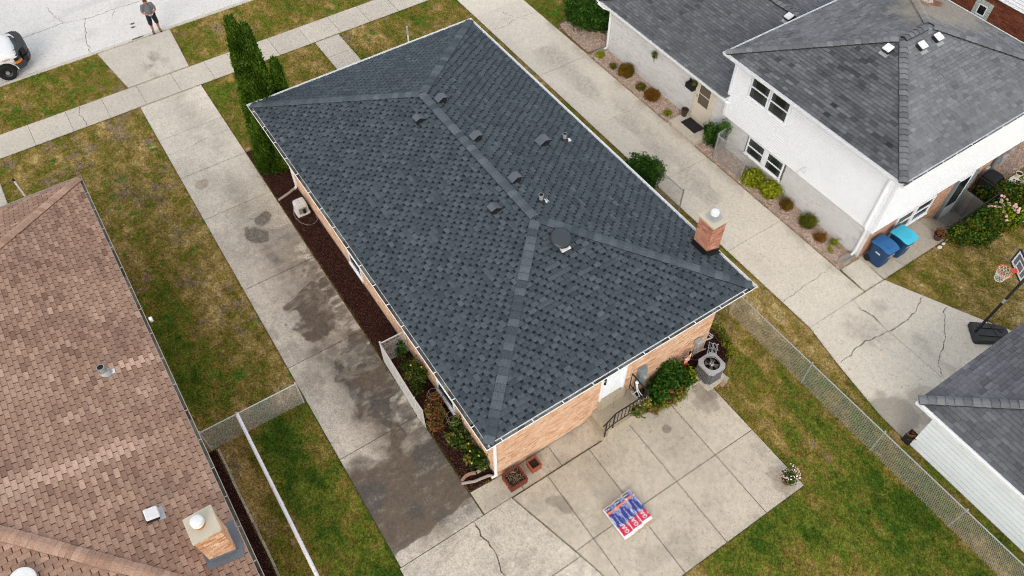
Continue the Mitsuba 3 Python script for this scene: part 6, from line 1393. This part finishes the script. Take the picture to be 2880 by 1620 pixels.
tr_ = thing('wire_trellis', 'white scrollwork wire trellis lying on the mulch behind the air conditioner', 'trellis')
m = MB(); o_ = np.array([4.10, 0.42, 0.06]); ex, ey = np.array([0.48, 0.40, 0.0])*0.7, np.array([0.22, -0.26, 0.0])*0.8
for t in (0, 0.5, 1): m.tube([o_ + ex*t - ey*0.1, o_ + ex*t + ey*1.2], 0.007, 4)
for t in (0, 0.55, 1.05): m.tube([o_ + ey*t - ex*0.05, o_ + ey*t + ex*1.1], 0.007, 4)
for a0_, b0_ in ((0.25, 0.3), (0.75, 0.3), (0.25, 0.8), (0.75, 0.8)): m.tube([o_ + ex*(a0_ + 0.17*math.cos(a)) + ey*(b0_ + 0.17*math.sin(a)) for a in np.linspace(0, 5, 12)], 0.007, 4)
obj('wire', m, 'white_metal', tr_)
ld = thing('edging_grate', 'small pale ladder-like grate standing by the house corner', 'grate')
m = MB()
for s in (0, 0.13): m.tube([(4.60+s*0.6, 1.06+s*0.5, 0.05), (4.66+s*0.6, 0.78+s*0.5, 0.05)], 0.012, 4)
for t in np.linspace(0, 1, 6): m.tube([(4.60+0.06*t, 1.06-0.28*t, 0.05), (4.60+0.06*t+0.078, 1.06-0.28*t+0.065, 0.05)], 0.01, 4)
obj('bar', m, 'white_metal', ld)
gf_ = thing('garden_flag', 'small pink and orange garden flag in the flower bed left of the air conditioner', 'flag')
obj('pole', MB().tube([(3.22, 0.40, 0), (3.22, 0.40, 0.95), (2.86, 0.34, 0.95)], 0.008, 5), 'black_metal', gf_)
def _flag(p, n, uv): return mix(mix(C3(A(232, 120, 70)), C3(A(226, 70, 110)), smoothstep(0.55, 0.8, p.z)), C3(A(246, 220, 200)), smoothstep(0.5, 0.58, noise(p.x*16, p.z*16, 1)))
mat('flag_cloth', proc(_flag), 0.9)
fv_ = [(3.20 - 0.33*i/6, 0.395 - 0.05*i/6 + 0.02*math.sin(i*1.6), z - 0.05*math.sin(i)) for z in (0.93, 0.70, 0.48) for i in range(7)]
obj('cloth', MB().add(fv_, [q for r in range(2) for i in range(6) for q in ([r*7+i, r*7+i+1, r*7+8+i], [r*7+i, r*7+8+i, r*7+7+i])]), 'flag_cloth', gf_)
pg_ = thing('pumpkin_ornament', 'small orange ornament on the mulch against the wall by the flag', 'ornament')
obj('body', MB().lathe([(0.001, 0.03), (0.07, 0.05), (0.10, 0.11), (0.07, 0.18), (0.001, 0.20)], (3.18, 0.5, 0), 14), 'orange_rim', pg_, smooth=60)
# front yard poles
for x, y, z0_, z1_, lab in ((-13.22, 20.7, 0, 0.95, 'short white pipe standing on the lawn beyond the brown roof'), (2.42, 17.3, 0, 3.60, 'white and black pole top showing above the far eave of the charcoal roof')):
    k = thing('yard_pole', lab, 'pole')
    obj('shaft', MB().tube([(x, y, z0_), (x, y, z1_*0.9)], 0.035, 8), 'white_metal', k); obj('head', MB().lathe([(0.05, z1_*0.9), (0.05, z1_*0.94), (0.04, z1_), (0.001, z1_*1.01)], (x, y, 0), 10), 'black_metal' if z1_ < 2 else 'galvanized', k)

# ---------------------------------------------------------------- bundles of shingles on the patio
mat('wrap_white', A(242, 240, 244, 0.8), 0.4); mat('wrap_blue', A(44, 60, 150), 0.35); mat('wrap_navy', A(48, 58, 108), 0.35); mat('wrap_red', A(216, 36, 78), 0.35)
mat('wrap_orange', A(248, 130, 96), 0.35); mat('wrap_sky', A(140, 158, 226), 0.35)
labs = ('left', 'middle', 'right')
for i in range(3):
    k = thing('shingle_bundle', f'{labs[i]} of the three blue and red wrapped shingle bundles on the patio', 'shingle bundle', 'wrapped shingle bundles on the patio')
    x0_, dy = -2.115 + 0.352*i, (0.0, 0.02, 0.055)[i] - 0.0; y0_ = -3.0 + dy; W_, L_, H0, H1 = 0.345, 1.04, 0.085, 0.20
    b = trimesh.creation.box((W_, L_, H1-H0)); b = b.subdivide_to_size(0.05); vv = np.array(b.vertices)
    e = np.minimum(1, (0.5 - np.abs(vv[:, 1]/L_))/0.09); w_ = np.minimum(1, (0.5 - np.abs(vv[:, 0]/W_))/0.13)
    vv[:, 2] -= np.where(vv[:, 2] > 0, 0.035*(1-e)**2 + 0.012*(1-w_)**2, 0); vv += 0.004*(meshkit.noise(vv*9 + i*7)[:, None] - 0.5)
    vv += [x0_ + W_/2, y0_ + L_/2, (H0+H1)/2]
    obj('wrap', MB().add(vv, b.faces), 'wrap_white', k, smooth=40)
    def zt(y, x=0.5): e_ = min(1, (0.5 - abs((y - y0_)/L_ - 0.5))/0.09); return H1 - 0.035*(1-e_)**2 + 0.0045
    def patch(nm, ya, yb, xa, xb, mt, lift=0.0):
        n_ = max(2, int((yb-ya)/0.03)); v_, f_ = [], []
        for j in range(n_+1):
            y = ya + (yb-ya)*j/n_
            for xx in np.linspace(xa, xb, 5):
                wl = min(1, (0.5 - abs(xx/W_ - 0.5))/0.13); v_.append((x0_ + xx, y0_ + y, zt(y0_ + y) - 0.012*(1-wl)**2 + lift))
        for j in range(n_):
            for c_ in range(4): f_ += [[j*5+c_, j*5+c_+1, j*5+6+c_], [j*5+c_, j*5+6+c_, j*5+5+c_]]
        return obj(nm, MB().add(v_, f_), mt, k)
    patch('red_panel', 0.07, 0.335, 0.015, W_-0.01, 'wrap_red'); patch('blue_panel', 0.3355, 0.80, 0.008, W_-0.006, 'wrap_blue')
    patch('orange_stripe', 0.8005, 0.875, 0.008, W_-0.006, 'wrap_orange'); patch('navy_panel', 0.8755, 1.005, 0.012, W_-0.01, 'wrap_navy')
    patch('label_box', 0.88, 1.0, 0.205, 0.29, 'wrap_sky', 0.0015); patch('label_box', 0.64, 0.77, 0.235, 0.305, 'wrap_sky', 0.0015)
    def lettering(text, hgt, y, x, mt='wrap_white', bold=True):
        t_ = meshkit.text_mesh(text, hgt, 0.002, bold); v_ = np.array(t_.vertices); v2 = np.c_[-v_[:, 1] + x0_ + x, v_[:, 0] + y0_ + y, v_[:, 2] + H1 + 0.006]
        obj('lettering', MB().add(v2, t_.faces), mt, k)
    lettering('GAF', 0.125, 0.085, 0.235); lettering('Timberline HD', 0.040, 0.345, 0.175, 'wrap_white', False); lettering('Shingles', 0.034, 0.36, 0.285, 'wrap_sky', False)
    def dia(x, y, s, mt, lift): return obj('emblem', MB().add([(x0_+x-s, y0_+y, zt(y0_+y)+lift), (x0_+x, y0_+y-s, zt(y0_+y)+lift), (x0_+x+s, y0_+y, zt(y0_+y)+lift), (x0_+x, y0_+y+s, zt(y0_+y)+lift)], [[0, 1, 2], [0, 2, 3]]), mt, k)
    for xx in (0.05, 0.10, 0.15): dia(xx, 0.945, 0.026, 'wrap_white', 0.002)
    dia(0.20, 0.80, 0.062, 'wrap_white', 0.0025); dia(0.20, 0.80, 0.05, 'wrap_navy', 0.0045); dia(0.20, 0.80, 0.026, 'wrap_white', 0.0065); dia(0.20, 0.80, 0.013, 'wrap_navy', 0.0085)
pa = thing('pallet', 'low pale wooden pallet under the three shingle bundles', 'pallet')
for y in (-2.96, -2.62, -2.28, -1.98): obj('board', MB().box(-2.10, -1.06, y, y+0.07, 0.028, 0.082), 'pale_wood', pa)
for x in (-1.62, -1.45, -1.30, -1.12): obj('block', MB().box(x, x+0.07, -3.04, -2.961, 0.028, 0.078), 'pale_wood', pa)
for x in (-2.06, -1.85): obj('block', MB().box(x, x+0.06, -3.0, -2.961, 0.028, 0.078), 'pale_wood', pa)

# ---------------------------------------------------------------- patio furniture and rail by the cellar stairs
rl = thing('stair_railing', 'black iron railing round the cellar stairwell behind the round green bush', 'railing')
m = MB()
for z in (0.95, 0.15): m.tube([(15.05, -0.68, z), (17.54, -0.68, z), (17.54, 0.43, z)], 0.022, 6)
obj('rail', m, 'black_metal', rl)
for x in np.arange(15.05, 17.56, 0.125): obj('baluster', B(x-0.008, x+0.008, -0.688, -0.672, 0.05, 0.95), 'black_metal', rl)
for y in np.arange(-0.56, 0.42, 0.125): obj('baluster', B(17.532, 17.548, y-0.008, y+0.008, 0.05, 0.95), 'black_metal', rl)
gc = thing('grill_cover', 'black cloth-covered box standing by the end of the cellar railing', 'cover')
b = hullbox((17.95, 0.02, 0.52), (0.30, 0.26, 0.52), 0.05); b = b.subdivide_to_size(0.1); vv = np.array(b.vertices); vv += 0.02*(meshkit.noise(vv*6)[:, None] - 0.5)
obj('cover', MB().add(vv, b.faces), 'matte_black', gc, smooth=40)
tb = thing('patio_table', 'peeling white metal patio table right of the black covered box', 'table')
def _peel(p, n, uv): return mix(C3(A(236, 234, 228)), C3(A(70, 62, 54)), smoothstep(0.62, 0.68, fbm(p.x*9, p.y*9, 2.0, 4)))
mat('peeling_paint', proc(_peel), 0.6)
obj('tabletop', MB().box(18.52, 19.36, -0.40, -0.30, 0.70, 0.73).box(18.52, 18.64, -1.10, -0.401, 0.70, 0.73).box(18.641, 19.36, -1.10, -1.0, 0.70, 0.73).box(18.641, 18.95, -0.55, -0.401, 0.70, 0.73), 'peeling_paint', tb)
for a in np.linspace(0, np.pi*2, 14)[:-1]: obj('spoke', MB().tube([(19.0, -0.75, 0.715), (19.0 + 0.34*math.cos(a), -0.75 + 0.24*math.sin(a), 0.715)], 0.009, 4), 'white_metal', tb)
for x, y in ((18.56, -0.34), (18.56, -1.06), (19.32, -0.34), (19.32, -1.06)): obj('leg', B(x-0.02, x+0.02, y-0.02, y+0.02, 0, 0.699), 'white_metal', tb)
pot('flower_pot', 18.98, -0.42, 0.73, 0.08, 0.13, 0.2, 'ivory', 'pale round pot standing on the white patio table', soil=True)
fp_ = thing('fire_pit', 'rusty round metal fire bowl between the black cover and the white table', 'fire pit')
obj('bowl', MB().lathe([(0.30, 0.5), (0.34, 0.52), (0.33, 0.48), (0.26, 0.36), (0.001, 0.30)], (18.55, 0.12, 0), 24), 'matte_black', fp_, smooth=40)
obj('embers', leaves([(18.55, 0.12, 0.44, 0.2, 0.2, 0.03)], 300, 0.035, 5), 'leaf_dry', fp_)
# ---------------------------------------------------------------- white truck at the kerb (its front end shows)
TK = thing('parked_truck', 'white service truck parked at the kerb, black bumper and amber corner lamp', 'truck')
mat('truck_white', A(244, 246, 249, 0.82), 0.3, clearcoat=0.6); mat('bumper_grey', A(62, 70, 80), 0.55); mat('amber_lamp', A(240, 138, 40), 0.25); mat('lamp_dark', A(40, 48, 60), 0.15); mat('wheel_steel', A(190, 192, 194, 0.7), 0.4, 0.5); mat('orange_print', A(190, 110, 80), 0.6)
def tk(a, b, c): return (-12.02 + a, 29.70 + b, -0.115 + c)     # a forward of the front axle, b across, c up
st = []                                                       # stations: (a, half width, bottom, shoulder, top, crown half width)
for a, hw, zb, zs, zt, cw in ((-4.2, 1.0, 0.55, 1.15, 1.95, 0.80), (-1.6, 1.0, 0.55, 1.15, 1.92, 0.80), (-1.25, 1.0, 0.55, 1.14, 1.80, 0.78), (-0.55, 1.0, 0.60, 1.12, 1.24, 0.84), (0.0, 0.995, 0.62, 1.10, 1.19, 0.84), (0.38, 0.98, 0.62, 1.04, 1.10, 0.82), (0.62, 0.92, 0.62, 0.96, 1.01, 0.76), (0.76, 0.82, 0.62, 0.86, 0.90, 0.66)):
    st.append([tk(a, y, z) for y, z in ((-hw*0.97, zb), (-hw, (zb+zs)/2), (-hw*0.985, zs-0.03), (-cw, (zs+zt)/2 + (zt-zs)*0.30), (-cw*0.75, zt), (0, zt+0.02), (cw*0.75, zt), (cw, (zs+zt)/2 + (zt-zs)*0.30), (hw*0.985, zs-0.03), (hw, (zb+zs)/2), (hw*0.97, zb))])
n = 11; v = np.array(sum(st, [])); f = []
for i in range(len(st)-1):
    for j in range(n-1): f += [[i*n+j, (i+1)*n+j+1, (i+1)*n+j], [i*n+j, i*n+j+1, (i+1)*n+j+1]]
e = (len(st)-1)*n; f += [[e, e+j, e+j+1] for j in range(1, n-1)] + [[0, j+1, j] for j in range(1, n-1)]
obj('body', MB().add(v, f), 'truck_white', TK, smooth=32)
obj('windscreen', MB().add([tk(-1.18, -0.74, 1.74), tk(-1.18, 0.74, 1.74), tk(-0.54, 0.80, 1.285), tk(-0.54, -0.80, 1.285)], [[0, 1, 2], [0, 2, 3]]), 'window_glass', TK)
obj('side_glass', MB().add([tk(-1.7, -0.86, 1.75), tk(-1.22, -0.86, 1.72), tk(-0.66, -0.95, 1.28), tk(-1.7, -0.965, 1.25)], [[0, 1, 2], [0, 2, 3]]), 'window_glass', TK)
arch = [(0.46*math.cos(a), 0.37 + 0.46*math.sin(a)) for a in np.linspace(0, np.pi, 18)]
obj('wheel_arch', MB().add([tk(0, -1.004, 0.3)] + [tk(x, -1.006, z) for x, z in arch] , [[0, i+1, i+2] for i in range(17)]), 'matte_black', TK)
m = MB()
for (x, z), (x2, z2) in zip(arch[:-1], arch[1:]): m.add([tk(x, -1.0, z), tk(x2, -1.0, z2), tk(x2*1.10, -1.02, 0.37 + (z2-0.37)*1.10), tk(x*1.10, -1.02, 0.37 + (z-0.37)*1.10)], [[0, 1, 2], [0, 2, 3]])
obj('arch_trim', m, 'truck_white', TK)
for b in (-0.92, 0.92):
    w = obj('wheel', MB().lathe([(0.21, -0.13), (0.34, -0.14), (0.375, -0.10), (0.38, 0), (0.375, 0.10), (0.34, 0.14), (0.21, 0.13)], tk(0, b, 0.375), 30, axis=(0, 1, 0)), 'rubber', TK, smooth=50)
    obj('rim', MB().lathe([(0.215, 0.105*np.sign(b)), (0.19, 0.09*np.sign(b)), (0.12, 0.045*np.sign(b)), (0.10, 0.10*np.sign(b)), (0.05, 0.13*np.sign(b)), (0.001, 0.13*np.sign(b))], tk(0, b, 0.375), 24, axis=(0, 1, 0)), 'bumper_grey', w, smooth=40)
    obj('hub', MB().lathe([(0.085, 0.105*np.sign(b)), (0.085, 0.14*np.sign(b)), (0.001, 0.145*np.sign(b))], tk(0, b, 0.375), 10, axis=(0, 1, 0)), 'wheel_steel', w)
def wrap(prof, z0, z1, outset=0.0):
    p = np.array(prof, float); v = [tk(a + outset, b, z) for a, b in p for z in (z0, z1)] ; k = len(p); f = []
    for i in range(k-1): f += [[2*i, 2*i+2, 2*i+3], [2*i, 2*i+3, 2*i+1]]
    q = [tk(a - 0.14, b*0.96, z) for a, b in p for z in (z0, z1)]; v += q; o = 2*k
    for i in range(k-1): f += [[2*i+1, 2*i+3, o+2*i+3], [2*i+1, o+2*i+3, o+2*i+1], [2*i, o+2*i, o+2*i+2], [2*i, o+2*i+2, 2*i+2]]
    return v, f
nose = [(0.42, -1.01), (0.62, -0.98), (0.86, -0.86), (0.98, -0.6), (1.02, 0), (0.98, 0.6), (0.86, 0.86), (0.62, 0.98), (0.42, 1.01)]
obj('bumper', MB().add(*wrap(nose, 0.34, 0.60)), 'bumper_grey', TK, smooth=30)
obj('grille', MB().add(*wrap([(0.78, -0.62), (0.90, -0.5), (0.95, 0), (0.90, 0.5), (0.78, 0.62)], 0.60, 0.93)), 'black_plastic', TK)
for s in (-1, 1):
    h = obj('headlight', MB().add(*wrap([(0.50, s*0.985), (0.66, s*0.94), (0.80, s*0.80), (0.86, s*0.63)][::-s], 0.62, 0.88)), 'lamp_dark', TK)
    obj('amber_lens', MB().add(*wrap([(0.505, s*0.995), (0.675, s*0.95), (0.80, s*0.83)][::-s], 0.62, 0.74, 0.008)), 'amber_lamp', h)
obj('bonnet_edge', MB().add(*wrap([(0.60, -0.90), (0.80, -0.76), (0.88, 0), (0.80, 0.76), (0.60, 0.90)], 0.895, 0.945)), 'bumper_grey', TK)
gd = MB()
for z0_, z1_, o_ in ((0.42, 0.72, 0.14), (0.80, 1.14, 0.16)):
    gd.add(*wrap([(0.74, -0.80), (0.93, -0.66), (1.03, -0.35), (1.06, 0), (1.03, 0.35), (0.93, 0.66), (0.74, 0.80)], z0_, z1_, o_))
obj('grille_guard', gd, 'black_metal', TK, smooth=30)
obj('guard_bracket', MB().box(*[x for p in zip(tk(0.90, -0.30, 0.5), tk(1.12, -0.24, 0.56)) for x in p]).box(*[x for p in zip(tk(0.90, 0.24, 0.5), tk(1.12, 0.30, 0.56)) for x in p]), 'galvanized', TK)
t_ = meshkit.text_mesh('0-837-0301', 0.085, 0.003, True); v_ = np.array(t_.vertices)
obj('lettering', MB().add([tk(-0.42 + x*1.05, -1.006 + 0.002*z, 0.90 + y) for x, y, z in v_], t_.faces), 'orange_print', TK)

# ---------------------------------------------------------------- the man at the kerb
PM = thing('person', 'man in grey t-shirt and black shorts at the kerb, looking down at a controller', 'person')
mat('skin', A(168, 116, 92), 0.6); mat('shirt_grey', A(112, 116, 122), 0.9); mat('shorts_black', A(32, 34, 42), 0.9); mat('shoe_black', A(34, 34, 36), 0.7); mat('hair_dark', A(70, 54, 46), 0.9)
FX, FY, FZ = -5.42, 28.40, 0.0
def man(p): return np.array([FX - p[0], FY - p[1], FZ + p[2]])   # his right is local -x; he faces the viewer (local +y -> world -y)
def flesh(bones, edge=0.02, it=6):
    acc = None
    for (a, ra), (b, rb_) in bones:
        s = [manifold3d.Manifold.sphere(r, 20).translate([float(x) for x in man(p)]) for p, r in ((a, ra), (b, rb_))]
        h = manifold3d.Manifold.batch_hull(s); acc = h if acc is None else acc + h
    m = acc.refine_to_length(edge).to_mesh(); t = trimesh.Trimesh(m.vert_properties[:, :3], m.tri_verts, process=True)
    v0 = np.array(t.vertices); trimesh.smoothing.filter_taubin(t, iterations=it)
    v1 = np.array(t.vertices); bad = ~(np.linalg.norm(v1 - v0, axis=1) < 0.02); v1[bad] = v0[bad]; t.vertices = v1; return t
J = {'hipL': (-0.10, 0, 0.90), 'hipR': (0.10, 0, 0.90), 'kneeL': (-0.135, 0.03, 0.49), 'kneeR': (0.145, 0.04, 0.49), 'ankL': (-0.14, -0.01, 0.09), 'ankR': (0.16, 0.0, 0.09),
     'pel': (0, 0.0, 0.95), 'belly': (0, 0.055, 1.08), 'chest': (0, 0.02, 1.28), 'shL': (-0.20, 0.0, 1.41), 'shR': (0.20, 0.0, 1.41), 'neck': (0, 0.02, 1.48), 'head': (0, 0.075, 1.60),
     'elL': (-0.295, 0.06, 1.13), 'elR': (0.295, 0.06, 1.13), 'wrL': (-0.10, 0.28, 1.10), 'wrR': (0.10, 0.28, 1.11)}
bones = [((J['hipL'], .085), (J['kneeL'], .060)), ((J['kneeL'], .060), ((-0.138, -0.02, 0.34), .060)), (((-0.138, -0.02, 0.34), .060), (J['ankL'], .040)),
         ((J['hipR'], .085), (J['kneeR'], .060)), ((J['kneeR'], .060), ((0.152, -0.01, 0.34), .060)), (((0.152, -0.01, 0.34), .060), (J['ankR'], .040)),
         ((J['ankL'], .040), ((-0.15, 0.13, 0.05), .035)), ((J['ankR'], .040), ((0.18, 0.13, 0.05), .035)),
         ((J['pel'], .13), (J['belly'], .14)), ((J['belly'], .14), (J['chest'], .13)), ((J['shL'], .07), (J['shR'], .07)), ((J['chest'], .13), ((0, 0.0, 1.40), .09)), ((J['hipL'], .10), (J['hipR'], .10)),
         (((0, 0, 1.40), .065), (J['neck'], .055)), ((J['neck'], .055), ((0, 0.05, 1.55), .06)), ((J['head'], .092), ((0, 0.05, 1.63), .092)), (((0, 0.11, 1.545), .055), (J['head'], .08)),
         (((0, 0.165, 1.575), .014), ((0, 0.150, 1.60), .014)), (((-0.092, 0.06, 1.585), .016), ((-0.092, 0.055, 1.61), .016)), (((0.092, 0.06, 1.585), .016), ((0.092, 0.055, 1.61), .016)),
         ((J['shL'], .062), (J['elL'], .046)), ((J['elL'], .046), (J['wrL'], .032)), ((J['shR'], .062), (J['elR'], .046)), ((J['elR'], .046), (J['wrR'], .032))]
for s, w in ((-1, 'wrL'), (1, 'wrR')):
    wx, wy, wz = J[w]; pm = (wx - s*0.035, wy + 0.055, wz + 0.005)
    bones += [((J[w], .030), (pm, .030)), ((pm, .030), ((pm[0] - s*0.012, pm[1] + 0.03, pm[2]), .026))]
    for q in range(4):
        k0 = (pm[0] - s*0.012 + s*0.0, pm[1] + 0.035 - 0.004*q, pm[2] + 0.024 - 0.017*q); L_ = (0.034, 0.038, 0.035, 0.028)[q]
        k1 = (k0[0] - s*0.030, k0[1] + L_*0.55, k0[2] - 0.006); k2 = (k1[0] - s*0.026, k1[1] - 0.012, k1[2] - 0.012)
        bones += [((k0, .0095), (k1, .0088)), ((k1, .0088), (k2, .0080))]
    bones += [(((pm[0] - s*0.008, pm[1] - 0.01, pm[2] + 0.030), .011), ((pm[0] - s*0.042, pm[1] + 0.010, pm[2] + 0.040), .009))]
obj('body', (lambda t: MB().add(t.vertices, t.faces))(flesh(bones, 0.012, 5)), 'skin', PM, smooth=True)
sh = [((J['pel'], .150), (J['belly'], .168)), ((J['belly'], .168), (J['chest'], .152)), ((J['chest'], .152), ((0, 0.0, 1.39), .108)), ((J['shL'], .088), (J['shR'], .088)), ((J['shL'], .086), ((-0.275, 0.035, 1.22), .074)), ((J['shR'], .086), ((0.275, 0.035, 1.22), .074)), (((-0.09, 0.0, 0.97), .115), ((0.09, 0.0, 0.97), .115)), (((-0.1, 0.01, 1.2), .125), ((0.1, 0.01, 1.2), .125)), (((-0.12, 0.0, 1.34), .10), ((0.12, 0.0, 1.34), .10))]
obj('t_shirt', (lambda t: MB().add(t.vertices, t.faces))(flesh(sh, 0.025, 8)), 'shirt_grey', PM, smooth=True)
so = [((J['hipL'], .125), (J['hipR'], .125)), (((-0.1, 0, 0.92), .120), ((-0.14, 0.035, 0.52), .098)), (((0.1, 0, 0.92), .120), ((0.155, 0.045, 0.52), .098))]
obj('shorts', (lambda t: MB().add(t.vertices, t.faces))(flesh(so, 0.025, 8)), 'shorts_black', PM, smooth=True)
obj('belt_pouch', MB().mesh2(hullbox(man((-0.20, 0.03, 0.95)), (0.03, 0.05, 0.06), 0.012)), 'matte_black', PM)
for s, x, x2 in ((-1, -0.14, -0.155), (1, 0.16, 0.19)):
    q = obj('shoe', (lambda t: MB().add(t.vertices, t.faces))(flesh([(((x, -0.055, 0.048), .046), ((x2, 0.15, 0.042), .042)), (((x, -0.03, 0.085), .052), ((x2, 0.05, 0.07), .048)), (((x, -0.055, 0.03), .03), ((x2, 0.17, 0.03), .03))], 0.02, 5)), 'shoe_black', PM, smooth=True)
    a_, b_ = man((x, -0.09, 0.012)), man((x2, 0.19, 0.012))
    obj('sole', MB().obox((a_ + b_)/2, (b_ - a_)/2, np.cross((b_-a_)/np.linalg.norm(b_-a_), [0, 0, 1])*0.042, (0, 0, 0.011)), 'shirt_grey', q)
obj('hair', (lambda t: MB().add(t.vertices, t.faces))(flesh([(((0, 0.045, 1.632), .0945), ((0, 0.02, 1.60), .088)), (((0, 0.035, 1.64), .092), ((0, 0.06, 1.645), .088))], 0.015, 3)), 'hair_dark', PM, smooth=True)
for s in (-1, 1): obj('eye', MB().mesh2(trimesh.creation.icosphere(2, 0.011).apply_translation(man((s*0.032, 0.158, 1.598)))), 'matte_black', PM)
obj('mouth', MB().mesh2(trimesh.creation.icosphere(2, 0.012).apply_scale((1.9, 0.5, 0.5)).apply_translation(man((0, 0.158, 1.535)))), 'petal_red_dull', PM); mat('petal_red_dull', A(140, 80, 72), 0.7)
CT = thing('remote_controller', 'white and grey drone controller held in the man\'s hands', 'controller')
obj('case', MB().mesh2(hullbox(man((0, 0.355, 1.115)), (0.085, 0.045, 0.014), 0.008)), 'unit_white', CT)
obj('screen', MB().mesh2(hullbox(man((0, 0.36, 1.132)), (0.05, 0.03, 0.003), 0.001)), 'window_glass', CT)
obj('stick', MB().tube([man((-0.06, 0.35, 1.128)), man((-0.06, 0.35, 1.15))], 0.005, 6).tube([man((0.06, 0.35, 1.128)), man((0.06, 0.35, 1.15))], 0.005, 6), 'black_plastic', CT)
